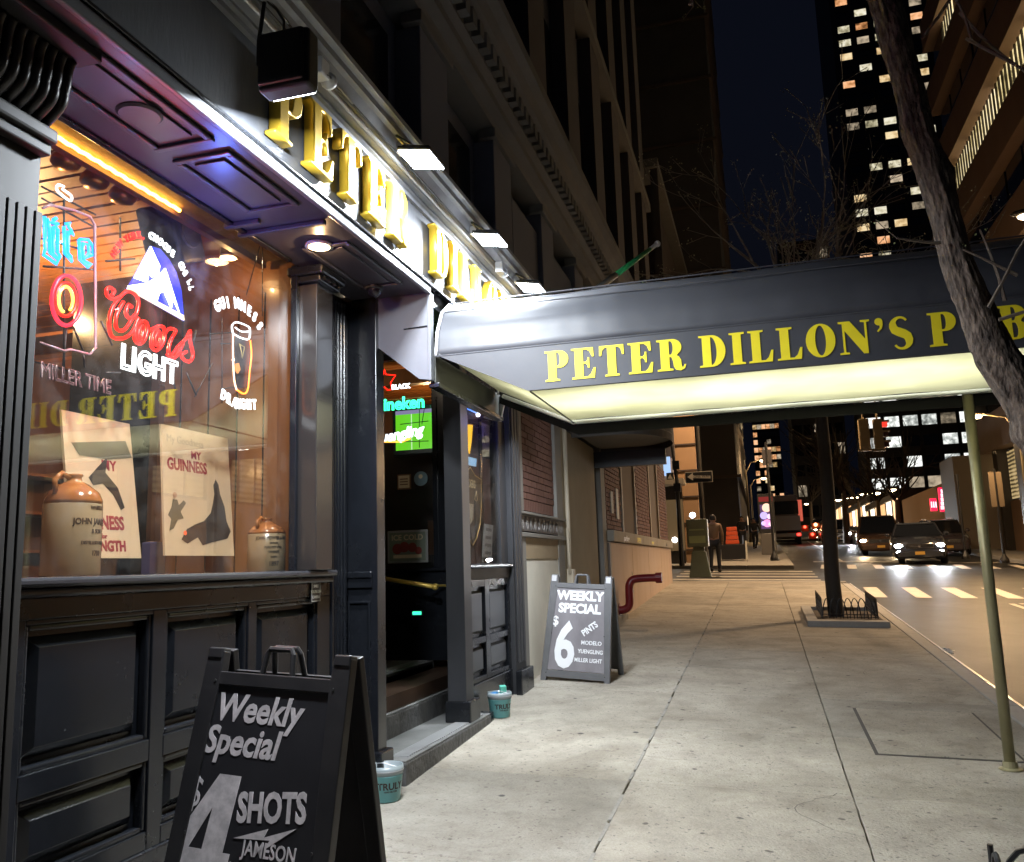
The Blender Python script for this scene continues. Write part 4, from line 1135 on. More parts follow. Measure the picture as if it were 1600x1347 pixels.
neon(s3, [Z2(*p) for p in ((888, 780), (900, 830), (905, 870), (918, 800), (890, 785))], .0028, mat('dull_gold_tube', (.6, .5, .2), .3), smooth=False)
plate(s3, [Z2(*p) for p in ((868, 905), (885, 900), (895, 940), (880, 965), (865, 940))], glow('amber_tag', (1, .35, .08), 1.4), 'amber_tag', XN)
for a, c in (((780, 620), (780, 1150)), ((700, 720), (850, 710)), ((770, 780), (855, 780)), ((770, 1060), (860, 1050)), ((720, 900), (610, 1110)), ((930, 480), (1030, 120)), ((1030, 100), (1030, 610))):
    neon(s3, [Z2(*a), Z2(*c)], .003, WIRE, 'support_wire', smooth=False, x=XN - .02)
for root, loc, e, c in ((s1, (115, 375), 2.5, (.05, .4, 1)), (s1, (115, 450), 5, (1, .05, .12)), (s2, (200, 480), 9, (1, .05, .08)), (s2, (275, 420), 11, (.12, .2, 1)), (s3, (380, 560), .8, (1, .8, .6))):
    point('neon_spill', onx(loc[0], loc[1], XN) + Vector((.24, 0, 0)), e * .7, c, .001, root)
I(MB().box(-4.6, -2.62, 8.35, 8.40, .72, 3.02), 'dark_view_backing', mat('near_black_backing', (.018, .012, .009), .35))  # dark panel added to darken the bright room seen through the door
I(MB().box(-3.30, -2.9, 8.33, 8.349, 1.75, 2.1), 'backing_panel', mat('dull_orange_panel', (.10, .045, .02), .4))
# door signs: they hang behind the glazed wall that faces us
XD = ('y', 7.56); XB = ('y', 7.60)
Z3 = lambda zx, zy: (550 + zx * 350 / 1347, 450 + zy * 350 / 1347)
d1 = thing('neon_star_sign', 'red neon star outline over green heineken lettering inside the door', 'neon sign', ony(632, 620, 7.56), 'neon signs in the pub windows')
neon(d1, [Z3(*p) for p in ((195, 490), (205, 520), (262, 525), (232, 570), (240, 610), (215, 615), (195, 595), (175, 610), (180, 560), (155, 530), (190, 520))], .0055, NRED, closed=True, smooth=False, x=XD)
ntext(d1, 'heineken', Z3(438, 715), .165, NGREEN, .005, x=XD, bold=.001, sx=.98, align='RIGHT')
ntext(d1, 'BLACK', Z3(348, 600), .062, NWHITE, .0035, x=XD, align='RIGHT')
d2 = thing('neon_script_sign', 'white Yuengling script neon in front of the television inside the door', 'neon sign', ony(632, 675, 7.56), 'neon signs in the pub windows')
ntext(d2, 'Yuengling', Z3(425, 880), .15, NWHITE, .0045, x=XD, shear=.35, sx=.9, rot=.12, align='RIGHT')
neon(d2, [Z3(*p) for p in ((150, 925), (300, 925), (350, 905))], .008, glow('amber_bar', (1, .4, .05), 3), x=XD, smooth=False)
for a, c in (((290, 820), (460, 800)), ((290, 925), (460, 920)), ((405, 700), (405, 960)), ((440, 690), (420, 820))):
    neon(d2, [Z3(*a), Z3(*c)], .004, WIRE, 'support_wire', smooth=False, x=XB)
point('neon_spill', ony(630, 625, 7.53), 1.2, (.1, 1, .4), .001, d1)
tv = thing('television', 'television behind the door glass showing a green sports pitch', 'television', ony(655, 670, 8.0))
q0 = ony(618, 643, 8.0); q1 = ony(679, 700, 8.0)
MB().box(q0.x - .04, q1.x + .03, 8.005, 8.07, q1.z - .05, q0.z + .05).build('case', BLACKM, tv, bevel=.01)
MB().box(q0.x, q1.x, 8.0, 8.005, q1.z, q0.z).build('screen', glow('pitch_green', (.16, .70, .02), .95), tv)
MB().box(q0.x, q1.x, 7.996, 7.9995, q0.z - .04, q0.z).build('crowd_band', glow('crowd', (.35, .3, .55), .7), tv)
MB().box(q1.x - .25, q1.x - .24, 7.997, 7.9995, q1.z, q0.z - .04).build('pitch_line', glow('pitch_line', (.6, .9, .5), 1.0), tv)
CARD = mat('cream_card', (.55, .45, .28), .5)
def fbox(c, w, h, y0, y1, nm_, m, root, dx=0, dz=0, bevel=0.0):
    return MB().box(c.x + dx - w / 2, c.x + dx + w / 2, y0, y1, c.z + dz - h / 2, c.z + dz + h / 2).build(nm_, m, root, bevel=bevel)
c = ony(632, 753, 7.45)
pl = thing('wall_plaque', 'small framed cream plaque hanging in the door glass', 'plaque', c)
fbox(c, .135, .14, 7.44, 7.45, 'plaque_frame', BROWN, pl); fbox(c, .11, .115, 7.436, 7.4395, 'plaque_face', CARD, pl)
for z in (.025, 0, -.025): fbox(c, .08, .01, 7.434, 7.4355, 'print_line', BROWN, pl, dz=z)
c = ony(658, 748, 7.45)
rs = thing('round_sign', 'round grey blue sign hanging in the door glass', 'sign', c)
MB().lathe([(.068, 0), (.068, .01)], (0, 0, 0), 24).xf(Matrix.Translation(c) @ Matrix.Rotation(PI / 2, 4, 'X')).build('disc', mat('grey_blue', (.12, .18, .2), .4), rs)
MB().lathe([(.02, .011), (.02, .014)], (0, 0, 0), 16).xf(Matrix.Translation(c + Vector((0, 0, .02))) @ Matrix.Rotation(PI / 2, 4, 'X')).build('disc_emblem', CARD, rs)
c = ony(637, 854, 7.44)
ic = thing('ice_cold_sign', 'framed ICE COLD sign with red drink picture standing on the door ledge', 'sign', c)
fbox(c, .40, .30, 7.435, 7.45, 'frame', mat('pewter', (.3, .3, .28), .4, .4), ic, bevel=.003)
fbox(c, .36, .26, 7.431, 7.4345, 'face', mat('dull_green', (.16, .19, .14), .5), ic)
text('ICE COLD', 'lettering', mat('cream_card', (.55, .45, .28), .5), FX((c.x, 7.430, c.z + .06)), ic, size=.07, align='CENTER', bold=.0015, extrude=.0006)
for x, z, r in ((-.10, -.02, .05), (-.03, -.005, .05), (.05, -.01, .045), (.11, -.04, .035)):
    MB().lathe([(r, 0), (r, .0015)], (0, 0, 0), 12).xf(Matrix.Translation((c.x + x, 7.4305, c.z + z)) @ Matrix.Rotation(PI / 2, 4, 'X')).build('picture_shape', mat('dull_red', (.22, .04, .03), .5), ic)
fbox(c, .28, .03, 7.4285, 7.4305, 'picture_shape', CARD, ic, dz=-.09)
c = ony(652, 958, 7.45)
gl_ = thing('green_indicator', 'green lit panel low down in the dark door', 'indicator light', c)
fbox(c, .085, .03, 7.440, 7.444, 'lamp_face', glow('green_led', (.05, .9, .45), 1.6), gl_); fbox(c, .12, .05, 7.445, 7.454, 'lamp_housing', BLACKM, gl_)

# ------------------------------------------------------------------ window display: posters and jugs
PAPER = mat('cream_poster_paper', (.58, .45, .29), .6, noise=(3, (.5, .36, .22), .3), world_co=True)
MAROON = mat('maroon_print', (.25, .02, .03), .5)
INK = mat('dark_ink', (.03, .022, .018), .5)
def poster(name, label, quad, x0, x1):
    r = thing(name, label, 'poster', (x0, onx(*quad[3], x0).y, 1.615), 'beer posters in the window display')
    tl = onx(*quad[0], x1); br, bl = onx(*quad[2], x0), onx(*quad[3], x0); br.z = bl.z; tr = tl + (br - bl)
    b = MB(); th = Vector((-.012, 0, 0))
    b.add([bl + th, br + th, br, bl, tl + th, tr + th, tr, tl], [(3, 2, 1, 0), (4, 5, 6, 7), (0, 1, 5, 4), (1, 2, 6, 5), (2, 3, 7, 6), (3, 0, 4, 7)])
    b.build('poster_sheet', PAPER, r)
    u = (br - bl); v = (tl - bl)
    fr = frame(bl, u, v)
    return r, fr, u.length, v.length
p1, fr, w, h = poster('beer_poster', 'upright cream poster lettered My Goodness My Guinness with dark animal figure', ((252, 662), (352, 668), (366, 866), (258, 868)), -2.80, -2.92)
def pt(r, fr, s, u, v, size, m, **k): text(s, 'print', m, fr @ Matrix.Translation((u, v, .0012)), r, size=size, extrude=.0006, **k)
pt(p1, fr, 'My Goodness', w * .06, h * .87, .058, mat('faded_print', (.35, .27, .18), .6), sx=.95)
pt(p1, fr, 'MY', w * .40, h * .765, .062, MAROON, bold=.0015)
pt(p1, fr, 'GUINNESS', w * .06, h * .655, .088, MAROON, bold=.003, sx=.80)
def shape(r, fr, pts, m, name='printed_figure', w=1, h=1, z=.0015):
    b = MB().prism([(p[0] * w, p[1] * h) for p in pts], 'z', z, z + .001).xf(fr); return b.build(name, m, r)
# plain stand-in picture: a seated animal and a small running figure
shape(p1, fr, [(.62, .10), (.90, .14), (.96, .2), (.9, .28), (.88, .4), (.82, .5), (.80, .58), (.76, .62), (.72, .57), (.73, .5), (.70, .42), (.66, .34), (.55, .27), (.42, .24), (.30, .2), (.22, .12), (.30, .09), (.45, .14), (.52, .08)], INK, w=w, h=h)
shape(p1, fr, [(.06, .18), (.12, .2), (.18, .27), (.26, .28), (.22, .33), (.30, .40), (.27, .42), (.20, .38), (.18, .42), (.12, .42), (.10, .36), (.05, .3), (.09, .27)], mat('brown_green_ink', (.10, .085, .05), .5), w=w, h=h)
MB().lathe([(.016, 0), (.016, .001)], (w * .15, h * .455, .0016), 12).xf(fr).build('printed_head', mat('skin_print', (.45, .25, .15), .5), p1)
MB().lathe([(.012, 0), (.012, .001)], (w * .27, h * .17, .003), 12).xf(fr).build('red_spot', glow('red_spot_glow', (1, .12, .03), 1.2), p1)  # spot on the poster given its own glow
p2, fr, w, h = poster('beer_poster', 'tilted cream poster lettered GUINNESS for STRENGTH behind the big left jug', ((96, 640), (190, 652), (221, 868), (112, 872)), -2.84, -2.95)
pt(p2, fr, 'MY', w * .5, h * .62, .07, MAROON, bold=.0015)
pt(p2, fr, 'GUINNESS', w * .03, h * .20, .088, MAROON, bold=.003, sx=.78)
pt(p2, fr, 'for', w * .42, h * .135, .03, MAROON, bold=.0015)
pt(p2, fr, 'STRENGTH', w * .10, h * .05, .066, MAROON, bold=.003, sx=.88)
shape(p2, fr, [(.3, .55), (.42, .62), (.6, .72), (.55, .6), (.72, .5), (.80, .36), (.74, .34), (.64, .45), (.5, .52), (.36, .5)], INK, w=w, h=h)
shape(p2, fr, [(.1, .78), (.9, .86), (.98, .74), (.6, .70), (.2, .70)], mat('brown_green_ink', (.10, .085, .05), .5), w=w, h=h)
CLAY = mat('glazed_stoneware', (.33, .25, .155), .22, noise=(2, (.28, .205, .12), .3), coat=.5)
TAN = mat('brown_glaze', (.30, .105, .03), .15, noise=(3, (.38, .14, .04), .3), coat=.6)
def jug(px, pyb, x, R_, H_, label, lines, side=0.0):
    q = onx(px, pyb, x)
    r = thing('stoneware_jug', label, 'jug', (x, q.y, 1.612), 'stoneware whiskey jugs in the window')
    b = MB().lathe([(R_ * .93, 0), (R_, .012), (R_, H_ * .70), (R_ * .985, H_ * .705)], (0, 0, 0), 36); b.build('jug_body', CLAY, r, local=True, smooth=True)
    b = MB().lathe([(R_ * .99, H_ * .706), (R_ * .99, H_ * .74), (R_ * .86, H_ * .82), (R_ * .5, H_ * .9), (R_ * .27, H_ * .93), (R_ * .24, H_ * .97), (R_ * .30, H_ * .985), (R_ * .28, H_)], (0, 0, 0), 36); b.build('jug_shoulder', TAN, r, local=True, smooth=True)
    b = MB().tube([(0, -R_ * .22, H_ * .96), (0, -R_ * .6, H_ * 1.0), (0, -R_ * .92, H_ * .93), (0, -R_ * .86, H_ * .80)], R_ * .10, 10); b.build('jug_handle', TAN, r, local=True, smooth=True)
    # print wrapped on the round face
    for (s, z, size) in lines:
        me = text_mesh(s, size=size, extrude=.0008, align='CENTER', bold=size * .02, sx=.8)
        for v in me.vertices:
            a = side + v.co.x / R_
            v.co = Vector(((R_ + .001 + v.co.z) * math.cos(a), (R_ + .001 + v.co.z) * math.sin(a), z + v.co.y))
        me.name = 'jug_print'; place('jug_print', me, INK, r)
    return r
jug(110, 878, -2.70, .112, .42, 'large glazed stoneware jug with brown shoulder at the left of the display', [('WHISKEY', .27, .022), ('JOHN JAMESON', .21, .036), ('& SON', .175, .024), ('DISTILLERY DUBLIN', .13, .02), ('1780', .085, .03)], .12)
jug(416, 878, -2.66, .104, .30, 'small stoneware jug with brown shoulder beside the window frame', [('JOHN POWER & SON', .178, .026), ('DISTILLERS', .155, .012), ("PURE POT STILL", .130, .018), ('WHISKEY', .105, .018), ('DUBLIN', .08, .012), ('1897', .035, .036)], -.62)
tb = MB().box(-.05, .05, -.035, .035, 0, .17).build('drink_tumbler', mat('blue_grey_glass', (.06, .06, .13), .15), None, bevel=.01, local=True)
tb.location = (-2.95, onx(240, 870, -2.95).y, 1.612)
tag(tb, 'dark blue grey box between the two posters in the window', 'box')

# ------------------------------------------------------------------ second window contents
XS = -2.40
bk = MB().box(-2.46, -2.44, 6.62, 7.78, 1.63, 3.0).build('window_backing', mat('brown_curtain', (.07, .035, .03), .6, noise=(5, (.11, .055, .045), .3), world_co=True, stretch=(1, 4, .3)), pub)
hn = thing('neon_pint_sign', 'small yellow lit pint shape with blue plate below in the side window', 'neon sign', onx(734, 690, XS))
plate(hn, [(728, 663), (739, 664), (737, 690), (734, 709), (731, 700)], glow('yellow_pint', (1, .55, .03), 1.8), 'pint_panel', XS)
plate(hn, [(726, 712), (745, 717), (744, 729), (727, 725)], glow('blue_plate', (.25, .55, .9), 1.2), 'blue_plate', XS)
bn = thing('blue_neon_tube', 'bright blue neon tubes along the top of the side window', 'neon sign', onx(735, 634, XS))
neon(bn, [(722, 630), (750, 643)], .008, NDEEP, smooth=False, x=XS); neon(bn, [(720, 634), (750, 648)], .006, nm((.1, .25, 1), 4, 'mid'), smooth=False, x=XS)
MB().sphere(onx(747, 648, XS), .022, 6).build('tube_end', glow('tube_end_white', (.8, .85, 1), 5), bn)
point('neon_spill', onx(780, 655, -2.2), 1.5, (.06, .05, 1), .001, bn)
shd = thing('shield_sign', 'tall black shield sign with gold rim and Riders lettering in the side window', 'sign', onx(739, 790, XS))
Z7 = lambda zx, zy: (690 + zx / 4.81, 620 + zy / 4.81)
outl = [Z7(*p) for p in ((178, 575), (215, 530), (250, 590), (296, 622), (298, 800), (290, 950), (265, 1060), (232, 1120), (205, 1050), (188, 900), (180, 750))]
plate(shd, outl, mat('shield_black', (.015, .013, .012), .3), 'shield_face', XS)
neon(shd, outl, .005, mat('gold_rim', (.65, .45, .18), .35, .4), 'shield_rim', closed=True, smooth=False, x=XS)
text('RIDERS', 'lettering', mat('cream_print', (.6, .5, .3), .5), FY(onx(*Z7(182, 672), XS + .002)), shd, size=.10, bold=.002, sx=.82, extrude=.001)
plate(shd, [Z7(*p) for p in ((200, 800), (240, 808), (240, 920), (215, 960), (202, 920))], mat('pale_face_print', (.5, .45, .35), .5), 'printed_face', XS + .002, .0015)
plate(shd, [Z7(*p) for p in ((215, 980), (262, 965), (250, 1050), (230, 1080))], mat('grey_print', (.15, .15, .16), .5), 'printed_coat', XS + .002, .0015)
neon(shd, [Z7(*p) for p in ((262, 710), (250, 770), (268, 780), (262, 720))], .003, mat('cream_print', (.6, .5, .3), .5), 'printed_mark', x=XS + .004)
ga = thing('grade_card', 'white hygiene grade card with letter A in the side window', 'card', onx(760, 682, XS))
plate(ga, [Z7(*p) for p in ((305, 195), (360, 218), (360, 408), (312, 395))], mat('grade_white', (.5, .42, .38), .5), 'card_face', XS)
text('A', 'lettering', INK, FY(onx(*Z7(316, 350), XS + .002)), ga, size=.15, bold=.003, sx=.7, extrude=.001)
lf = thing('menu_leaflet', 'long pale leaflet leaning in the lower corner of the side window', 'leaflet', onx(763, 850, XS))
plate(lf, [Z7(*p) for p in ((325, 955), (388, 965), (375, 1215), (308, 1205))], mat('leaflet_white', (.35, .36, .36), .5), 'leaflet_face', XS)
for k in range(4):
    plate(lf, [Z7(335 - k * 3, 985 + k * 58), Z7(378 - k * 2, 992 + k * 58), Z7(375 - k * 2, 1015 + k * 58), Z7(332 - k * 3, 1008 + k * 58)], mat('leaflet_print', (.12, .12, .13), .5), 'print_block', XS + .0015, .001)

# ------------------------------------------------------------------ sandwich boards
def sandwich(name_label, TL, TR, h, lean, spread, inset, write, group='sandwich boards on the sidewalk', face=(.014, .014, .016)):
    """TL, TR: top corners of the front leaf, h: leaf height down to the ground"""
    TL = Vector(TL); TR = Vector(TR)
    u = (TR - TL).normalized(); wd = (TR - TL).length
    back = Vector((-u.y, u.x, 0)).normalized()            # away from the reader
    dn = Vector((0, 0, -1)); dn = (dn - u * dn.dot(u)).normalized()
    down = (dn * math.cos(lean) - back * math.sin(lean)).normalized()
    mid = (TL + TR) / 2 + down * h
    r = thing('sandwich_board', name_label, 'sandwich board', (mid.x, mid.y, mid.z), group)
    PL = mat('board_plastic', (.016, .016, .018), .38, noise=(7, (.028, .027, .028), .2), world_co=True) if inset == 'black' else mat('lit_board_plastic', (.10, .10, .105), .45, noise=(7, (.14, .14, .145), .3), world_co=True)  # greyer copy for the far board: the light on it is in the colour
    fr = frame(TL, u, -down)                               # origin top-left, u right, v up, n towards reader
    def L(b, nm, m=PL, bevel=.004): return b.xf(fr).build(nm, m, r, bevel=bevel)
    flare = .035
    ht = h
    # front leaf: two legs widening downwards, top block, insert panel, bottom bar
    def leg(x0, x1, y0, y1): pass
    T = .012
    b = MB().prism([(0, 0), (.075, 0), (.08, -.10), (.058 - flare, -ht), (-flare, -ht)], 'z', -.03, T); L(b, 'leg')
    b = MB().prism([(wd - .075, 0), (wd, 0), (wd + flare, -ht), (wd + flare - .058, -ht), (wd - .08, -.10)], 'z', -.03, T); L(b, 'leg')
    b = MB().prism([(.074, -.075), (wd - .074, -.075), (wd - .062, -.125), (.062, -.125)], 'z', -.028, T - .001); L(b, 'top_bar')
    for x in (.0, wd - .074):
        L(MB().box(x + .002, x + .072, -.03, .012, -.034, .016), 'hinge_block', bevel=.006)
    c = wd / 2
    L(MB().tube([(c - .07, -.085, -.008), (c - .06, .0, -.008), (c - .05, .018, -.008), (c + .05, .018, -.008), (c + .06, .0, -.008), (c + .07, -.085, -.008)], .011, 8), 'carry_handle', bevel=0)
    b = MB().prism([(.060, -.126), (wd - .060, -.126), (wd - .02 + flare * .75, -ht + .125), (.02 - flare * .75, -ht + .125)], 'z', -.018, .002)
    L(b, 'insert_panel', mat('insert_' + inset, face, .32, noise=(4, tuple(c * 1.9 for c in face), .3), world_co=True, stretch=(1, 1, .4)), bevel=0)
    b = MB().prism([(.055 - flare, -ht + .12), (wd - .055 + flare, -ht + .12), (wd - .05 + flare, -ht + .05), (.05 - flare, -ht + .05)], 'z', -.028, T - .001); L(b, 'bottom_bar')
    for x, y in ((.06, -.11), (wd - .06, -.11), (.05, -ht * .55), (wd - .05, -ht * .55), (.02, -ht + .09), (wd - .02, -ht + .09)):
        L(MB().lathe([(.006, 0), (.005, .003)], (x, y, T), 8), 'rivet', mat('rivet_dark', (.03, .03, .03), .4), bevel=0)
    # rear leaf
    down2 = (dn * math.cos(spread) + back * math.sin(spread)).normalized()
    fr2 = frame(TL + back * .05, u, -down2)
    def L2(b, nm, m=PL, bevel=.004): return b.xf(fr2).build(nm, m, r, bevel=bevel)
    L2(MB().prism([(0, 0), (.075, 0), (.058 - flare, -ht), (-flare, -ht)], 'z', -.02, .012), 'leg')
    L2(MB().prism([(wd - .075, 0), (wd, 0), (wd + flare, -ht), (wd + flare - .058, -ht)], 'z', -.02, .012), 'leg')
    L2(MB().prism([(.05, -.08), (wd - .05, -.08), (wd - .02, -ht + .08), (.02, -ht + .08)], 'z', -.01, .004), 'insert_panel', bevel=0)
    L2(MB().tube([(c - .07, -.08, 0), (c - .06, .0, 0), (c - .05, .018, 0), (c + .05, .018, 0), (c + .06, .0, 0), (c + .07, -.08, 0)], .011, 8), 'carry_handle', bevel=0)
    for s_, uu, vv, size, k in write:
        m_ = k.pop('m'); rot = k.pop('rot', 0)
        me = text_mesh(s_, size=size, extrude=.0008, **k)
        put_mesh(me, 'lettering', m_, fr @ Matrix.Translation((uu * wd, vv * ht, .0032)) @ Matrix.Rotation(rot, 4, 'Z'), r)
    return r, fr, wd, ht
WP = mat('grey_white_vinyl', (.60, .57, .58), .5, noise=(22, (.42, .40, .41), .12), world_co=True)
WPB = mat('bright_white_vinyl', (.85, .86, .88), .5)
tl = ony(330, 1016, 2.99); tr = ony(552, 1030, 2.90)
b1, fr, wd, ht = sandwich('near black sandwich board reading Weekly Special $4 SHOTS', tl, tr, 1.17, .20, .20, 'black', [
    ('Weekly', .12, -.212, .136, dict(m=WP, bold=.0035, shear=.2, sx=.92)),
    ('Special', .08, -.312, .136, dict(m=WP, bold=.0035, shear=.2, sx=.92)),
    ('$', .03, -.475, .15, dict(m=WP, sx=.8, shear=.1)),
    ('SHOTS', .40, -.498, .135, dict(m=WP, bold=.005, sx=.72, rot=.10)),
    ('JAMESON', .47, -.585, .070, dict(m=WP, sx=.78, bold=.001)),
    ('JACK DANIELS', .40, -.645, .06, dict(m=WP, sx=.7, bold=.001)),
    ('TITOS', .50, -.70, .06, dict(m=WP, sx=.7, bold=.001))])
# condensed slanting numeral 4 and lightning flash
def cut(r, fr, wd, ht, pts, hole=None, m=WP, name='lettering'):
    c = bpy.data.curves.new('g', 'CURVE'); c.dimensions = '2D'; c.fill_mode = 'BOTH'; c.extrude = .0008
    for pl in [pts] + ([hole] if hole else []):
        sp = c.splines.new('POLY'); sp.points.add(len(pl) - 1)
        for i, p in enumerate(pl): sp.points[i].co = (p[0] * wd, p[1] * ht, 0, 1)
        sp.use_cyclic_u = True
    o = bpy.data.objects.new('g', c); COL.objects.link(o)
    me = bpy.data.meshes.new_from_object(o.evaluated_get(bpy.context.evaluated_depsgraph_get())); bpy.data.objects.remove(o)
    me.materials.clear()
    return put_mesh(me, name, m, fr @ Matrix.Translation((0, 0, .0034)), r)
cut(b1, fr, wd, ht, [(.235, -.372), (.385, -.372), (.345, -.590), (.395, -.590), (.385, -.655), (.335, -.655), (.32, -.735), (.16, -.735), (.17, -.655), (-.03, -.655), (-.02, -.590)],
    [(.225, -.47), (.20, -.590), (.105, -.590)])
cut(b1, fr, wd, ht, [(.40, -.545), (.62, -.505), (.60, -.53), (.80, -.492), (.62, -.56), (.64, -.535)], None)
GRY = (.16, .15, .16)
tl = ony(862, 899, 8.93); tr = ony(957, 903, 8.86)
b2, fr, wd, ht = sandwich('far grey faced sandwich board reading WEEKLY SPECIAL $6 PINTS', tl, tr, 1.075, .16, .30, 'grey', [
    ('WEEKLY', .5, -.225, .128, dict(m=WPB, bold=.006, align='CENTER', sx=1.02)),
    ('SPECIAL', .5, -.345, .128, dict(m=WPB, bold=.006, align='CENTER', sx=.98)),
    ('$', .07, -.47, .13, dict(m=WPB, bold=.003)),
    ('PINTS', .60, -.56, .088, dict(m=WPB, bold=.003, sx=.8, rot=.65)),
    ('MODELO', .56, -.635, .055, dict(m=WPB, bold=.0012, sx=.95)),
    ('YUENGLING', .52, -.715, .055, dict(m=WPB, bold=.0012, sx=.85)),
    ('MILLER LIGHT', .47, -.795, .055, dict(m=WPB, bold=.0012, sx=.85))], face=GRY)
put_mesh(text_mesh('6', size=.62, bold=.018, sx=.72), 'lettering', WPB, fr @ Matrix.Translation((.13 * wd, -.845 * ht, .0034)), b2)
for x in (.012, wd - .062):
    MB().box(x, x + .05, -.06, -.0, .0165, .0175).xf(fr).build('sticker', mat('sticker_pale', (.5, .5, .52), .4), b2)

# ------------------------------------------------------------------ buckets and step extras
TEAL = mat('teal_tin', (.13, .36, .36), .35, noise=(6, (.10, .28, .29), .3)); ICE = mat('clear_liner', (.25, .29, .3), .2)
def bucket(x, y, label):
    z = gz(x, y)
    r = thing('tin_bucket', label, 'bucket', (x, y, z), 'teal drink buckets by the steps')
    MB().lathe([(.088, 0), (.092, .006), (.112, .165), (.115, .17), (.108, .168), (.088, .01)], (0, 0, 0), 32).build('bucket_body', TEAL, r, local=True, smooth=True)
    MB().lathe([(.112, .166), (.121, .20), (.116, .232), (.106, .228), (.108, .17)], (0, 0, 0), 24).build('plastic_liner', ICE, r, local=True, smooth=True)
    MB().tube([(.118 * math.cos(t), .118 * math.sin(t), .20 + .0 * t) for t in [i * PI / 12 for i in range(24)]], .004, 6, close=True).build('rim_wire', GREYC, r, local=True)
    MB().tube([(-.118, 0, .2), (-.11, -.02, .235), (0, -.05, .25), (.1, -.02, .22), (.118, 0, .2)], .003, 6).build('bucket_handle', GREYC, r, local=True)
    r.scale = (.86, .86, .86)
    R_ = .1045
    a0 = math.radians(-48)
    for s, z_, size in (('TRULY', .085, .062), ('HARD SELTZER', .066, .014)):
        me = text_mesh(s, size=size, extrude=.0008, align='CENTER', bold=size * .03)
        for v in me.vertices:
            a = a0 + v.co.x / R_; rr = .090 + .0012 + (z_ + v.co.y) * .1335 + v.co.z
            v.co = Vector((rr * math.cos(a), rr * math.sin(a), z_ + v.co.y))
        me.name = 'bucket_print'; place('bucket_print', me, INK, r)
    return r
k1 = bucket(-2.215, 4.87, 'teal tin bucket lettered TRULY in front of the near door post')
k2 = bucket(-2.19, 7.08, 'teal tin bucket holding green and blue cartons at the far end of the steps')
for (x, y, rt, c, nm_) in ((.02, .02, .5, (.12, .55, .42), 'green_carton'), (-.03, -.025, -.3, (.02, .2, .5), 'blue_carton')):
    cc = MB().box(-.026, .026, -.026, .026, 0, .17 if nm_[0] == 'g' else .12).xf(Matrix.Rotation(rt, 4, 'Z') @ Matrix.Rotation(.12, 4, 'X')).build('drink_carton', mat(nm_, c, .4), None, local=True, bevel=.003)
    cc.location = (k2.location.x + x, k2.location.y + y, k2.location.z + .08)
    tag(cc, '%s drink carton standing in the far teal bucket' % nm_.split('_')[0], 'carton')
# ------------------------------------------------------------------ neighbouring facade pieces
BRICKM = mat('red_brown_brick', (.125, .05, .035), .8, noise=(5, (.19, .085, .06), .3), bump=(60, .3), world_co=True)
MORT = mat('mortar', (.16, .13, .11), .9)
STUC = mat('cream_stucco', (.78, .72, .60), .8, noise=(2.2, (.64, .60, .50), .22), bump=(25, .2), world_co=True)
GREYS = mat('grey_stone_trim', (.16, .15, .135), .7, noise=(4, (.22, .205, .18), .3), world_co=True)
OLIVE = mat('olive_stucco', (.30, .25, .16), .8, noise=(1.4, (.23, .19, .12), .25), bump=(20, .15), world_co=True)
nb = thing('brick_bay', 'narrow brick bay with ornamental band over cream stucco right of the pub', 'building', (-2.4, 9.5, .45))
def B(b, nm_, m, bevel=0.0, **k): return b.build(nm_, m, nb, bevel=bevel, **k)
b = MB(); hexz(b, -2.9, -2.40, 8.36, 10.40, .2, .2, 4.0); B(b, 'wall', MORT)
B(MB().box(-2.42, -2.34, 8.37, 8.60, 2.17, 3.9), 'stone_strip', GREYS, .004)
B(MB().box(-2.42, -2.33, 10.08, 10.40, 1.0, 3.9), 'stone_strip', GREYS, .004)
bm_ = None; z = 2.34; r_ = 0
while z < 3.9:
    y = 8.61 - (.11 if r_ % 2 else 0)
    while y < 10.06:
        a, c = max(y, 8.61), min(y + .205, 10.07)
        if c - a > .04:
            o = MB().box(-.02, .02, -(c - a) / 2, (c - a) / 2, -.031, .031) if abs(c - a - .205) > .001 else None
            if o is None:
                if bm_ is None:
                    bm_ = B(MB().box(-.02, .02, -.1025, .1025, -.031, .031), 'brick', BRICKM, local=True); br = bm_
                else: br = inst(bm_, (0, 0, 0))
            else: br = B(o, 'brick', BRICKM, local=True)
            br.location = Vector((-2.385 + random.uniform(-.003, .003), (a + c) / 2, z)) - nb.location
        y += .218
    z += .073; r_ += 1
y = 8.64
sb = None
while y < 10.05:
    loc = Vector((-2.385, y, 2.24)) - nb.location
    if sb is None: sb = B(MB().box(-.02, .02, -.031, .031, -.058, .058), 'soldier_brick', BRICKM, local=True); sb.location = loc
    else: inst(sb, loc)
    y += .071
ORN = mat('carved_band', (.10, .085, .08), .7, bump=(30, .3))
B(MB().box(-2.42, -2.30, 8.05, 10.42, 2.13, 2.16), 'band_cap', GREYS, .006)
B(MB().box(-2.42, -2.335, 8.05, 10.42, 1.96, 2.13), 'carved_band', ORN)
B(MB().box(-2.42, -2.31, 8.40, 10.42, 1.90, 1.945), 'band_sill', GREYS, .006)
rr = random.Random(5); y = 8.12
PALE = mat('carved_relief', (.23, .21, .20), .7)
while y < 10.3:
    w = .17
    k = rr.choice('8OSKHX8B')
    me = text_mesh(k, size=.19, extrude=.008, bold=.002, sx=.85)
    put_mesh(me, 'carved_ornament', PALE, FY((-2.334, y, 1.98)), nb)
    y += w
b = MB(); hexz(b, -2.42, -2.345, 8.60, 10.08, .3, .3, 1.90); B(b, 'stucco_panel', STUC)
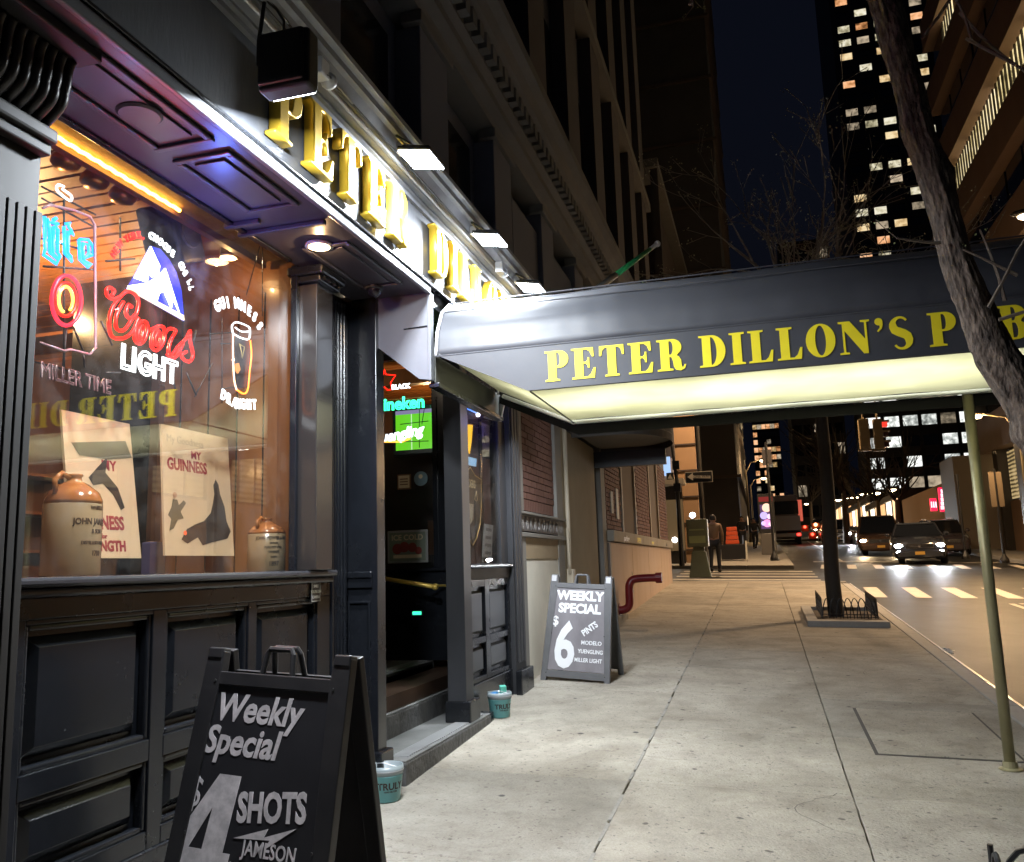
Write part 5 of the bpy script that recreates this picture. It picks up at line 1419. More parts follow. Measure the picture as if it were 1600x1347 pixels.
b = MB(); hexz(b, -2.42, -2.33, 8.40, 8.60, .3, .3, 1.90); B(b, 'stone_strip', GREYS, .004)
b = MB(); hexz(b, -2.42, -2.33, 10.08, 10.40, .3, .3, 1.0); B(b, 'stone_strip', STUC, .004)
B(MB().box(-2.35, -2.338, 8.60, 10.08, 1.68, 1.90), 'unpainted_strip', mat('tan_stucco', (.36, .27, .16), .8, noise=(5, (.3, .22, .13), .3), world_co=True))
pi = thing('wall_conduit', 'pale vertical conduit with small box on the stone strip beside the olive wall', 'conduit', (-2.31, 10.55, .5))
PC = mat('cream_pipe', (.45, .38, .28), .5)
MB().tube([(0, 0, -.1), (0, 0, 3.2)], .03, 8).build('pipe', PC, pi, local=True, smooth=True)
MB().box(-.05, .06, -.07, .07, .82, 1.05).build('conduit_box', PC, pi, local=True, bevel=.01)
MB().tube([(.02, -.14, 1.55), (.03, -.13, 1.1), (.02, -.08, 1.0)], .018, 8).build('cable_end', PC, pi, local=True)
ow = thing('olive_wall', 'plain olive stucco pier between the brick bay and the canopy', 'wall', (-2.4, 11.8, .5))
b = MB(); hexz(b, -3.4, -2.38, 10.62, 12.9, .2, .3, 3.35); b.build('pier', OLIVE, ow)
b = MB(); hexz(b, -3.4, -2.33, 10.40, 10.62, .2, .2, 4.0); b.build('edge_strip', OLIVE, ow)
b = MB(); hexz(b, -2.9, -2.35, 13.25, 13.6, .3, .3, 3.7); b.build('edge_post', GREYS, ow)
MB().box(-3.4, -3.2, 12.9, 13.6, .3, 3.3).build('recess_back', mat('deep_recess', (.03, .026, .02), .8), ow)
b = MB(); hexz(b, -3.6, -2.2, 12.6, 14.4, .3, .3, .78); b.build('entrance_step', CONC2, ow)
# bow-front canopy
cn = thing('entrance_canopy', 'dark brown bow fronted building canopy behind the awning, numbered 130 E 40', 'canopy', (-2.35, 12.2, 3.4))
CANV = mat('brown_canvas', (.055, .048, .042), .7, bump=(20, .1), noise=(3, (.075, .065, .058), .3), world_co=True)
outl = [(-2.38, 11.3), (-1.75, 11.3)] + [(-1.75 + .62 * math.sin(math.radians(a)), 12.35 - 1.05 * math.cos(math.radians(a))) for a in range(10, 171, 10)] + [(-1.75, 13.4), (-2.38, 13.4)]
b = MB(); n = len(outl)
b.add([(x, y, 3.30) for x, y in outl] + [(x, y, 3.95) for x, y in outl], [(i, i + 1, n + i + 1, n + i) for i in range(n - 1)] + [tuple(range(n, 2 * n))])
b.build('canopy_skirt', CANV, cn)
MB().prism(outl, 'z', 3.40, 3.42).build('canopy_ceiling', mat('grey_ceiling', (.20, .19, .17), .7), cn)
MB().box(-2.5, -1.3, 12.98, 13.1, 3.06, 3.30).build('canopy_beam', BLACKM, cn)
q = ony(1003, 690, 11.29)
text('THE CHURCHILL', 'lettering', mat('canopy_print', (.26, .25, .23), .6), FX((q.x - .12, 11.288, 3.53)), cn, size=.12, extrude=.001, sx=.8)
text('130 E. 40', 'lettering', mat('canopy_print', (.26, .25, .23), .6), FX((q.x, 11.288, 3.36)), cn, size=.13, extrude=.001, sx=.8)

# brick building up to the corner
bb = thing('brick_corner_building', 'brick corner building with stone base and sill band beyond the canopy', 'building', (-2.4, 18, .9))
def C_(b, nm_, m, bevel=0.0, **k): return b.build(nm_, m, bb, bevel=bevel, **k)
BASEST = mat('tan_base_stone', (.58, .43, .30), .7, noise=(1.5, (.48, .34, .23), .28), bump=(15, .1), world_co=True, stretch=(1, 1, .25))
yj = 13.6
while yj < 22.9:
    e = min(yj + 2.32, 22.9); b = MB(); hexz(b, -2.9, -2.30, yj + .008, e - .008, .3, .3, 1.94); C_(b, 'base_slab', BASEST, .01); yj = e
C_(MB().box(-2.9, -2.32, 13.6, 22.88, .3, 1.93), 'base_core', MORT)
yj = 13.62
while yj < 22.9:
    e = min(yj + 1.16, 22.95); C_(MB().box(-2.9, -2.24, yj + .004, e - .004, 1.95, 2.13), 'sill_band_stone', STONE, .012); yj = e
C_(MB().box(-2.9, -2.37, 13.6, 22.85, 2.13, 4.0), 'wall', MORT)
# bricks: real joints, one joined mesh (hundreds)
b = MB(); z = 2.16; r_ = 0
wins = ((15.2, 17.0), (19.2, 20.9))
while z < 3.95:
    y = 13.62 - (.11 if r_ % 2 else 0)
    while y < 22.8:
        a, c = max(13.62, y), min(22.84, y + .205)
        if not any(a < w1 and c > w0 for w0, w1 in wins) and c > a + .03:
            j = random.uniform(-.003, .003); b.box(-2.37, -2.345 + j, a, c, z, z + .06)
        y += .218
    z += .073; r_ += 1
bo = C_(b, 'brickwork', BRICKM); bo['kind'] = 'stuff'
for i, (w0, w1) in enumerate(wins):
    w = C_(MB().box(-2.72, -2.70, w0, w1, 2.14, 3.98), 'window', mat('window_dark', (.05, .045, .035), .1))
    tr = STONE
    MB().box(-2.70, -2.33, w0, w0 + .12, 2.14, 3.98).build('window_frame', mat('tan_trim', (.34, .30, .24), .6), w)
    MB().box(-2.70, -2.33, w1 - .12, w1, 2.14, 3.98).build('window_frame', mat('tan_trim', (.34, .30, .24), .6), w)
    MB().box(-2.70, -2.66, w0 + .12, w1 - .12, 3.0, 3.06).build('meeting_rail', mat('white_sash', (.5, .47, .43), .5), w)
    MB().box(-2.70, -2.66, (w0 + w1) / 2 - .03, (w0 + w1) / 2 + .03, 2.14, 3.98).build('mullion', mat('white_sash', (.5, .47, .43), .5), w)
for (y, z, hh, c) in ((14.0, 2.42, .36, .35), (14.55, 2.35, .52, .55)):
    C_(MB().box(-2.34, -2.325, y, y + .22, z, z + hh), 'wall_notice', mat('notice_%d' % int(c * 100), (c, c * .9, c * .75), .6))
for (y, s, m_) in ((14.6, 'parking', WPB), (16.2, 'OPEN', YELL), (18.4, 'wow', YELL), (21.2, 'talk', INK)):
    text(s, 'sprayed_tag', m_, FY((-2.2385, y, 1.98)), bb, size=.13, extrude=.0006, shear=.3, sx=1.6, bold=.003)
for k in range(3):
    C_(MB().sphere((-2.295, 15.75, 1.1 + k * .16), .035, 5, (.3, 1, 1.1)), 'wall_fitting', PC)
# red standpipe
st = thing('standpipe', 'dark red fire standpipe bent out from the stone base', 'standpipe', gr(985, 948))
q = Vector((-2.3, 14.4, 0)); RED = mat('dark_red_paint', (.16, .008, .015), .35, noise=(8, (.22, .015, .02), .3), world_co=True)
st.location = (-2.2, 14.25, gz(-2.2, 14.25))
MB().tube(smooth_path([Vector(p) for p in ((-.18, -.1, .16), (-.02, -.1, .17), (.06, -.1, .24), (.07, -.1, .42), (.08, -.1, .56), (.14, -.08, .64), (.3, -.04, .66), (.52, 0, .66))], 4), .065, 12).build('pipe', RED, st, local=True, smooth=True)
MB().tube([(.50, 0, .66), (.60, 0, .66)], .085, 12).build('pipe_cap', RED, st, local=True)
MB().tube([(-.14, -.1, .165), (-.09, -.1, .168)], .11, 12).build('pipe_flange', RED, st, local=True)

# ------------------------------------------------------------------ tall building over the pub
DK = mat('dark_stone', (.115, .125, .165), .75, noise=(1.2, (.145, .155, .19), .3), bump=(10, .1), world_co=True)
DK2 = mat('brown_pier_stone', (.06, .054, .058), .75, noise=(1, (.08, .068, .07), .3), world_co=True)
OLS = mat('cornice_stone', (.17, .165, .155), .75, noise=(2, (.13, .125, .115), .3), world_co=True)
DKG = mat('dark_glass', (.012, .014, .02), .08)
tb_ = thing('tall_stone_building', 'tall dark stone building rising above the pub with dentil cornice', 'building', (-3, 10, 4))
def T_(b, nm_, m, bevel=0.0, **k): return b.build(nm_, m, tb_, bevel=bevel, **k)
T_(MB().box(-16, -2.62, -3, 22.85, 4.0, 48), 'wall', DK)
T_(MB().box(-2.62, -2.52, -3, 8.6, 4.1, 5.9), 'frieze_wall', DK)
T_(MB().box(-2.62, -2.36, 8.6, 22.85, 4.0, 5.6), 'frieze_wall', DK)
y = -2.0
for k in range(13):
    T_(MB().box(-2.52, -2.30, y, y + .62, 4.13, 5.85), 'pier', DK, .01)
    w = T_(MB().box(-2.515, -2.50, y + .78, y + 1.78, 4.3, 5.7), 'window', DKG)
    T_(MB().box(-2.44, -2.26, y - .06, y + .68, 5.85, 5.95), 'pier_cap', OLS, .01)
    y += 1.95
prof = [(-2.55, 5.95), (-2.28, 5.95), (-2.26, 6.0), (-2.18, 6.04), (-2.18, 6.12), (-2.12, 6.16), (-2.12, 6.36), (-2.02, 6.42), (-1.98, 6.52), (-1.90, 6.56), (-1.90, 6.68), (-2.62, 6.74)]
T_(MB().prism(prof, 'y', -3, 22.9), 'cornice', OLS)
dn_ = None; y = 3.0
while y < 22.8:
    loc = Vector((-2.085, y, 6.26)) - tb_.location
    if dn_ is None: dn_ = T_(MB().box(-.05, .05, -.055, .055, -.075, .075), 'dentil', OLS, local=True); dn_.location = loc
    else: inst(dn_, loc)
    y += .19
# upper piers and windows
y = -2.0
pm = wm = None
for k in range(11):
    T_(MB().box(-2.62, -2.38, y, y + .9, 6.74, 46), 'pier', DK2)
    y += 2.35
LITW = panes('lit_office_yellow', (.9, .62, .28), (1, .8, .5), 1.3, 2.5)
y = -1.1
winM = MB().box(-.02, .02, -.62, .62, -1.15, 1.15).mesh('window'); winM.materials.append(DKG)
winL = MB().box(-.02, .02, -.62, .62, -1.15, 1.15).mesh('window'); winL.materials.append(LITW)
for k in range(10):
    for fl in range(9):
        z = 8.6 + fl * 3.7
        o = bpy.data.objects.new('window', winM); COL.objects.link(o); o.parent = tb_
        o.location = Vector((-2.60, y + .72, z)) - tb_.location
        if k > 3 and fl < 6:
            s_ = bpy.data.objects.new('window_sill', None) if False else None
    y += 2.35
for z in (11.2, 22.4, 33.4):
    T_(MB().box(-2.62, -2.30, -3, 22.88, z, z + .22), 'string_course', OLS)
for (y, z) in ((17.4, 7.9), (19.9, 7.9), (19.9, 11.9)):
    T_(MB().box(-2.575, -2.56, y, y + .5, z, z + .5), 'lit_pane', LITW)
# far windows that show through the gap below the big cornice (lower wing beyond)
# ------------------------------------------------------------------ generic office block
def office(name, label, x0, x1, y, depth, z0, z1, cols, floors, wall, band, litmats, plit, seed, pierw=.18, bandh=.45, side=None, cat='building', litset=None, group=None, proud=.25):
    r = thing(name, label, cat, ((x0 + x1) / 2, y, z0), group)
    MB().box(x0, x1, y, y + depth, z0 - 3, z1).build('core', wall, r)
    rr = random.Random(seed)
    cw_ = (x1 - x0) / cols; fh = (z1 - z0) / floors
    wm_ = {}
    def wmesh(m):
        if m.name not in wm_:
            me = MB().box(-cw_ * (1 - pierw) / 2, cw_ * (1 - pierw) / 2, -.03, .0, -fh * (1 - bandh) / 2, fh * (1 - bandh) / 2).mesh('window'); me.materials.append(m); wm_[m.name] = me
        return wm_[m.name]
    for f_ in range(floors):
        for c in range(cols):
            p = plit(c, f_) if callable(plit) else plit
            lit = rr.random() < p
            me = wmesh(rr.choice(litmats) if lit else DKG)
            o = bpy.data.objects.new('window', me); COL.objects.link(o); o.parent = r
            o.location = (x0 + (c + .5) * cw_ - r.location.x, -.02, z0 + (f_ + .5) * fh - r.location.z)
    pm_ = MB().box(-cw_ * pierw / 2, cw_ * pierw / 2, -proud, -.001, 0, z1 - z0).mesh('pier'); pm_.materials.append(wall)
    for c in range(cols + 1):
        o = bpy.data.objects.new('pier', pm_); COL.objects.link(o); o.parent = r; o.location = (x0 + c * cw_ - r.location.x, 0, 0)
    bm2 = MB().box(-(x1 - x0) / 2, (x1 - x0) / 2, -proud * .8, -.002, -fh * bandh / 2, fh * bandh / 2).mesh('floor_band'); bm2.materials.append(band)
    for f_ in range(floors + 1):
        o = bpy.data.objects.new('floor_band', bm2); COL.objects.link(o); o.parent = r; o.location = (0, 0, f_ * fh)
    return r
BK = mat('black_tower_cladding', (.022, .019, .018), .5)
BKB = mat('brown_tower_band', (.03, .024, .02), .6)
L1 = panes('lit_warm', (.7, .44, .18), (1, .82, .5), .8, .9)
L2 = panes('lit_white', (.7, .62, .38), (1, .95, .78), .75, 1.1)
L3 = panes('lit_cool_white', (.5, .53, .5), (1, 1, .95), 1.25, 1.3)
L4 = panes('lit_orange', (.85, .36, .13), (1, .6, .35), .85, .8)
L5 = panes('lit_dim', (.16, .13, .09), (.5, .4, .28), 1.0, .9)
# the lit tower in the middle of the view
rt = random.Random(11)
def ptower(c, f_):
    if f_ < 8: return .75
    if 8 <= f_ < 14: return .45
    return .5
office('office_tower', 'tall dark office tower with scattered lit windows in the centre of the sky', 21.6, 52, 172, 30, 6, 150, 9, 48, BK, BKB, [L1, L1, L2, L2, L5, L4], ptower, 14, pierw=.34, bandh=.50)
office('office_block', 'broad dark office block with white lit window rows beyond the cars', 17.5, 34.2, 150, 14, 8, 38, 6, 9, BK, BKB, [L3, L3, L3, L5], .85, 5, pierw=.2, bandh=.48)
office('far_tower', 'slim far tower with orange crown lights at the end of the street', -.5, 11.5, 420, 20, 14, 80, 6, 18, BK, BKB, [L4, L4, L1, L5], lambda c, f_: .9 if f_ in (9, 10, 13, 14) else (.35 if f_ < 12 else .1), 8, pierw=.1, bandh=.4)
office('dark_block', 'dark unlit block between the far tower and the office block', 6.9, 15.8, 165, 20, 8, 60, 5, 14, BK, BKB, [L5], .12, 3)
# left side beyond the avenue
TANW = mat('tan_facade', (.36, .22, .12), .8, noise=(.6, (.28, .17, .09), .25), world_co=True)
BRN = mat('brown_facade', (.07, .048, .04), .8, noise=(.6, (.05, .036, .03), .25), world_co=True)
GRYF = mat('grey_brown_facade', (.05, .043, .042), .8, noise=(.5, (.035, .03, .03), .25), world_co=True)
q0 = ony(1107, 420, 33); zr = ony(1045, 250, 33).z
cb = thing('corner_building', 'tan corner building across the avenue with ground floor shop', 'building', (-6, 33, 1.5))
def K_(b, nm_, m, bevel=0.0, **k): return b.build(nm_, m, cb, bevel=bevel, **k)
K_(MB().box(-22, -3.25, 33, 47, 0, 16.6), 'wall', BRN)
K_(MB().box(-22, -2.9, 32.6, 47, zr - .35, zr), 'cornice', OLS)
K_(MB().box(-3.24, -2.95, 32.8, 33.1, 1, zr - .35), 'corner_quoin', GRYF)
K_(MB().box(-3.30, -2.2, 33.2, 34.0, 1.3, 8.6), 'tan_pier', TANW)
for k in range(7):
    K_(MB().box(-3.30 + .0, -2.16, 33.16, 34.04, 2.0 + k * 1.0, 2.05 + k * 1.0), 'pier_joint', BRN)
wmx = None
for i in range(6):
    for f_ in range(4):
        o = K_(MB().box(-.5, .5, -.05, 0, -.8, .8), 'window', DKG, local=True) if wmx is None else inst(wmx, (0, 0, 0))
        wmx = wmx or o
        o.location = Vector((-4.6 - 2.0 * i, 32.98, 6.8 + f_ * 2.9)) - cb.location
K_(MB().box(-7, -3.0, 32.55, 32.95, 4.65, 5.45), 'shop_sign', mat('cream_shop_sign', (.5, .38, .26), .5))
K_(MB().box(-4.05, -3.1, 32.4, 32.6, 4.8, 5.5), 'sign_box', glow('shop_blue', (.4, .6, 1), .9))
text('DELI GROCERY', 'lettering', MAROON, FX((-5.2, 32.54, 5.1)), cb, size=.3, extrude=.002, sx=.9)
K_(MB().box(-7, -2.6, 31.9, 32.95, 4.42, 4.62), 'shop_awning', mat('pale_awning', (.4, .35, .28), .6))
K_(MB().box(-7, -2.75, 32.7, 32.98, 1.4, 4.4), 'shop_front', mat('shop_dark', (.03, .025, .02), .3))
for i in range(4):
    K_(MB().box(-6.6 + i * 1.0, -5.75 + i * 1.0, 32.66, 32.69, 2.0, 3.9), 'shop_window', glow('shop_dim', (.35, .22, .1), .25))
for q in ((-4.2, 3.55), (-3.1, 2.4)):
    K_(MB().sphere((q[0], 32.5, q[1]), .10, 6), 'wall_lamp', glow('lamp_white', (1, .92, .8), 12))
bigl = thing('brown_tower', 'tall brown building with plain face behind the corner building', 'building', (-10, 48, 2))
xr = ony(1128, 410, 48).x
MB().box(-30, xr, 48, 75, 0, 75).build('wall', GRYF, bigl)
for k in range(18):
    MB().box(-30, xr + .2, 47.8, 75, 6 + k * 3.9, 6.15 + k * 3.9).build('floor_band', BRN, bigl)
for k in range(12):
    o = MB().box(-.5, .5, -.04, 0, -1, 1).build('window', DKG, bigl, local=True); o.location = Vector((-7.4, 47.98, 8 + k * 3.9)) - bigl.location
ii = 0
spec = [(50, 62, -3.4, 13, BRN), (62, 76, -3.0, 20, GRYF), (76, 95, -3.3, 26, TANW), (95, 120, -2.8, 30, BRN), (120, 160, -3.2, 38, GRYF), (160, 220, -2.6, 52, BRN)]
for (ya_, yb_, xf, ht_, m_) in spec:
    names = ['narrow brown row building just past the corner building', 'grey brown row building second past the corner building', 'tan lit row building half way down the left side', 'brown row building with lit shops further down the left side', 'grey building far down the left side', 'last brown building at the far left end of the street']
    r = thing('row_building', names[ii], 'building', (xf, ya_, gz(xf, ya_)), 'row buildings on the left side')
    g0 = gz(xf, ya_) - 1
    MB().box(xf - 14, xf, ya_, yb_ - .05, g0, g0 + ht_).build('wall', m_, r)
    MB().box(xf, xf + .35, ya_, yb_ - .05, g0 + ht_ - .7, g0 + ht_ - .1).build('cornice', OLS, r)
    MB().box(xf, xf + .2, ya_, yb_ - .05, g0 + 4.4, g0 + 5.0).build('shop_fascia', BRN, r)
    wmx = None
    nn = max(3, int((yb_ - ya_) / 3)); nf = int((ht_ - 6) / 3.3)
    for i in range(nn):
        for f_ in range(min(nf, 7)):
            lit = random.random() < .24
            o = MB().box(0, .06, -.55, .55, -.85, .85).build('window', L1 if lit else DKG, r, local=True)
            o.location = (0, (i + .5) * (yb_ - ya_) / nn, 7.3 + f_ * 3.3)
        MB().box(xf, xf + .05, ya_ + (i + .15) * (yb_ - ya_) / nn, ya_ + (i + .85) * (yb_ - ya_) / nn, gz(xf, ya_) + .5 + i * .044 * 3, gz(xf, ya_) + 3.1 + i * .044 * 3).build('shop_window', glow('shop_warm_%d' % (ii % 3), [(1, .55, .25), (.8, .8, .7), (1, .7, .4)][ii % 3], [1.2, 1.6, 2.2][ii % 3]) if (i + ii) % 3 else DKG, r)
    ii += 1
names = ['low brown building just past the low lit building', 'grey building behind the bare trees on the right side', 'last brown building at the far right end of the street']
for ii, (ya_, yb_, xf, ht_, m_) in enumerate(((78, 100, 11.2, 4.9, BRN), (100, 125, 11.5, 4.9, GRYF), (125, 148, 11.3, 5.2, BRN))):
    r = thing('row_building', names[ii], 'building', (xf, ya_, gz(xf, ya_)), 'row buildings on the right side')
    g0 = gz(xf, ya_) - 1
    MB().box(xf, xf + 12, ya_, yb_ - .05, g0, g0 + ht_).build('wall', m_, r)
    MB().box(xf - .3, xf, ya_, yb_ - .05, g0 + ht_ - .7, g0 + ht_ - .1).build('cornice', OLS, r)
    n_ = int((yb_ - ya_) / 4)
    for i in range(n_):
        y0_ = ya_ + i * 4 + .5
        MB().box(xf - .05, xf, y0_, y0_ + 2.8, gz(xf, y0_) + .6, gz(xf, y0_) + 3.2).build('shop_window', glow('shop_right_%d' % (i % 3), [(1, .6, .3), (1, .85, .6), (1, .5, .2)][i % 3], [1.4, 2.4, 1.0][i % 3]), r)
# right side building with banded facade and podium
RB = mat('warm_stone_band', (.30, .19, .13), .7, noise=(.8, (.24, .15, .10), .3), world_co=True)
RBD = mat('dark_band', (.035, .028, .024), .5)
XR = 10.8
rbt = thing('banded_building', 'large right hand building with wide stone bands over a tall glazed podium', 'building', (XR + 1, 30, 1))
def R_(b, nm_, m, bevel=0.0, **k): return b.build(nm_, m, rbt, bevel=bevel, **k)
R_(MB().box(XR + .6, 40, 4, 50, 0, 70), 'core', RBD)
for k in range(16):
    z0 = 6.35 + k * 3.9
    R_(MB().box(XR, XR + .8, 4, 50, z0, z0 + 1.75), 'stone_band', RB, .02)
LS = panes('lit_strip_yellow', (.9, .7, .3), (1, .85, .55), 1.1, 2.2)
for k in range(1, 15):
    z0 = 6.35 + k * 3.9 - 2.1
    for j in range(18):
        y = 5 + j * 2.5
        lit = (k == 4 and j > 8) or (k == 6 and j in (9, 10, 11, 12, 13, 14, 16)) or (k == 9 and j in (12, 13)) or (k == 2 and j in (5, 6, 7, 12))
        o = R_(MB().box(XR + .5, XR + .58, y, y + 2.2, z0, z0 + 2.0), 'window', LS if lit else DKG)
        if lit:
            for i in range(5): R_(MB().box(XR + .42, XR + .5, y + i * .5 - .04, y + i * .5 + .04, z0, z0 + 2.0), 'mullion', RBD)
for j in range(12):
    y = 8 + j * 3.7
    R_(MB().box(XR + .1, XR + .7, y, y + .75, .3, 6.35), 'podium_pier', mat('dark_podium_pier', (.03, .026, .024), .4))
    R_(MB().box(XR + .45, XR + .58, y + .75, y + 3.7, .3, 3.9), 'podium_wall', mat('podium_tan', (.30, .19, .12), .7))
    for i in range(3):
        R_(MB().box(XR + .5, XR + .56, y + .85 + i * .95, y + 1.65 + i * .95, 4.0, 6.2), 'podium_window', panes('podium_lit', (.62, .44, .2), (.9, .68, .35), .55, .8))
corner = R_(MB().box(9.35, XR + .59, 46.8, 50, .3, 6.34), 'corner_pier', mat('podium_grey', (.22, .18, .14), .7))
for y in (24, 33):
    R_(MB().sphere((XR + .0, y, 5.6), .16, 6), 'podium_lamp', glow('lamp_white', (1, .92, .8), 12))
tanb = thing('low_lit_building', 'low orange lit building under the red neon sign', 'building', (12, 60, 2.3))
MB().box(11.0, 24, 57, 75, 1, 5.9).build('wall', mat('orange_lit_wall', (.5, .28, .12), .7), tanb)
for k in range(4):
    MB().box(11.0 + k * 1.1, 11.12 + k * 1.1, 56.9, 57, 1, 5.9).build('wall_joint', BRN, tanb)
rs_ = thing('red_neon_sign', 'glowing red vertical and square shop sign right of the cars', 'neon sign', ony(1470, 780, 55))
def rsbox(a, c, m, nm_, y=55, th=.25):
    A_, B_ = ony(*a, y), ony(*c, y)
    return MB().box(min(A_.x, B_.x), max(A_.x, B_.x), y, y + th, min(A_.z, B_.z), max(A_.z, B_.z)).build(nm_, m, rs_)
rsbox((1466, 762), (1482, 799), glow('sign_red', (1, .015, .06), 1.7), 'sign_box')
rsbox((1453, 779), (1465, 798), glow('sign_red', (1, .015, .06), 1.7), 'sign_box')
for k in range(5): rsbox((1470, 765 + k * 6.4), (1477, 770 + k * 6.4), glow('sign_pink', (1, .45, .5), 3), 'sign_letter', y=54.95, th=.04)
for k in range(3): rsbox((1454.5 + k * 3.4, 784), (1457 + k * 3.4, 793), glow('sign_pink', (1, .45, .5), 3), 'sign_letter', y=54.95, th=.04)
bpole = MB().tube([(rs_.location.x + .3, 55.4, 2), (rs_.location.x + .3, 55.4, 6)], .08, 8).build('sign_pole', BLACKM, rs_)

# ------------------------------------------------------------------ street lamps
def lamp(px, py, y, e, label, col=(1, .62, .28), group='street lamps along the street', r=.16, arm=1.2, strength=14, sx=-1):
    h = ony(px, py, y); g = gz(h.x, y)
    t = thing('street_lamp', label, 'street lamp', (h.x - sx * arm, y, g), group)
    H_ = h.z - g
    MB().tube([(0, 0, 0), (0, 0, .6), (0, 0, H_ * .9)], [.12, .09, .055], 8).build('pole', mat('lamp_pole', (.10, .085, .06), .5, .3), t, local=True)
    MB().tube([(0, 0, H_ * .86), (sx * arm * .3, 0, H_ * .98), (sx * arm, 0, H_ + .08)], .035, 6).build('arm', mat('lamp_pole', (.10, .085, .06), .5, .3), t, local=True)
    MB().sphere((sx * arm, 0, H_ + .06), r * 1.2, 6, (1.4, .8, .4)).build('lamp_head', mat('lamp_pole', (.10, .085, .06), .5, .3), t, local=True)
    MB().sphere((sx * arm, 0, H_ - .02), r, 6, (1.1, .8, .6)).build('lamp_glass', glow('sodium_%d' % strength, (1, .72, .42), strength), t, local=True)
    if e: point('lamp_light', h + Vector((0, 0, -.25)), e, col, .15, t)
    return t
lamp(1527, 650, 31.8, 600, 'bright street lamp beside the banded building at the right', sx=-1, r=.13)
names_ = ['nearest lamp of the receding row above the parked cars', 'second lamp of the receding row', 'third lamp of the receding row', 'fourth lamp of the receding row', 'fifth lamp of the receding row', 'sixth and smallest lamp of the receding row']
for i, (px, py, y) in enumerate(((1394, 764, 88), (1369, 769, 104), (1350, 771, 120), (1335, 776, 135), (1322, 778, 150), (1310, 780, 165))):
    lamp(px, py, y, (420 if i < 3 else 0), names_[i], r=.40 + .05 * i, strength=22)  # oversized glass: the glow round these lamps is put into its size
lamp(1192, 719, 62, 500, 'upper of the two lamps on the left side of the street', r=.2, sx=1)
lamp(1193, 747, 82, 350, 'lower of the two lamps on the left side of the street', r=.22, sx=1)
lamp(1260, 787, 120, 0, 'small lone lamp left of the middle tree trunk', r=.25, sx=1)
# lamp of the corner post, head above the awning; another added out of view
def corner_lamp(x, y, hx, hy, H_, e, label, col=(1, .68, .40), cone=150, blend=.5):
    g = gz(x, y)
    t = thing('street_lamp', label, 'street lamp', (x, y, g), 'street lamps along the street')
    PM = mat('lamp_pole_dark', (.045, .04, .035), .5, .3)
    MB().tube([(0, 0, 0), (0, 0, 1), (0, 0, H_)], [.13, .10, .07], 10).build('pole', PM, t, local=True)
    MB().tube([(0, 0, H_ - .6), (hx * .4, hy * .4, H_ + .1), (hx, hy, H_ + .2)], .04, 8).build('arm', PM, t, local=True)
    MB().sphere((hx, hy, H_ + .15), .2, 6, (1.5, .8, .4)).build('lamp_head', PM, t, local=True)
    MB().sphere((hx, hy, H_ + .07), .15, 6, (1.1, .8, .5)).build('lamp_glass', glow('sodium_14', (1, .72, .42), 14), t, local=True)
    l_ = bpy.data.lights.new('lamp_light', 'SPOT'); l_.energy = e; l_.color = col; l_.spot_size = math.radians(cone); l_.spot_blend = blend; l_.shadow_soft_size = .35
    o = bpy.data.objects.new('lamp_light', l_); COL.objects.link(o); o.parent = t; o.location = (hx, hy, H_ - .12)
    return t
cl = corner_lamp(-2.0, 31.9, 1.6, -.8, 9.2, 3600, 'dark lamp post with one way signs at the far left corner')
corner_lamp(9.5, 20.5, -3.4, 0, 8.2, 5800, 'unseen street lamp added on the opposite sidewalk to light the corner', cone=128, blend=.9)  # added out of view to light the corner and the sidewalk
# signs and attachments on that post
def post_sign(root, px0, px1, py0, py1, y, m, nm_):
    A_, B_ = ony(px0, py0, y), ony(px1, py1, y)
    return MB().box(A_.x, B_.x, y, y + .03, B_.z, A_.z).build(nm_, m, root)
SGN = mat('sign_black', (.02, .02, .02), .4); SWH = mat('sign_white', (.55, .5, .42), .5)
ow_ = thing('one_way_sign', 'black ONE WAY sign with white arrow on the corner post', 'traffic sign', (-2.0, 31.7, 4.6))
post_sign(ow_, 1070, 1114, 738, 753, 31.70, SWH, 'sign_edge'); post_sign(ow_, 1071, 1113, 739, 752, 31.68, SGN, 'sign_face')
A_ = ony(1074, 745.5, 31.67); B_ = ony(1110, 745.5, 31.67); hh = .14
MB().prism([(A_.x, A_.z), (A_.x + .2, A_.z + hh), (A_.x + .2, A_.z + .05), (B_.x, B_.z + .05), (B_.x, B_.z - .05), (A_.x + .2, A_.z - .05), (A_.x + .2, A_.z - hh)], 'y', 31.66, 31.675).build('arrow', SWH, ow_)
text('ONE WAY', 'lettering', SGN, FX((A_.x + .22, 31.655, A_.z - .045)), ow_, size=.13, extrude=.001, sx=.95)
s2_ = thing('small_sign', 'small black turn sign left of the ONE WAY sign', 'traffic sign', (-2.9, 31.7, 4.7))
post_sign(s2_, 1041, 1053, 739, 749, 31.7, SGN, 'sign_face')
MB().prism([(ony(1043, 748, 31.68).x, ony(1043, 748, 31.68).z), (ony(1051, 748, 31.68).x, ony(1051, 748, 31.68).z), (ony(1047, 741, 31.68).x, ony(1047, 741, 31.68).z)], 'y', 31.67, 31.69).build('arrow', SWH, s2_)
sp2 = thing('sign_post', 'thin dark post with bracket left of the lamp post at the far corner', 'post', gr(1069, 888))
sp2.location = (-2.75, 30.9, gz(-2.75, 30.9))
MB().tube([(0, 0, 0), (0, 0, 3.0), (-.1, 0, 4.2), (-.3, 0, 5.0)], [.09, .07, .045, .03], 8).build('pole', BLACKM, sp2, local=True)
for z in (2.6, 3.4): MB().box(-.12, .12, -.1, .1, z, z + .3).build('clamp_box', BLACKM, sp2, local=True)
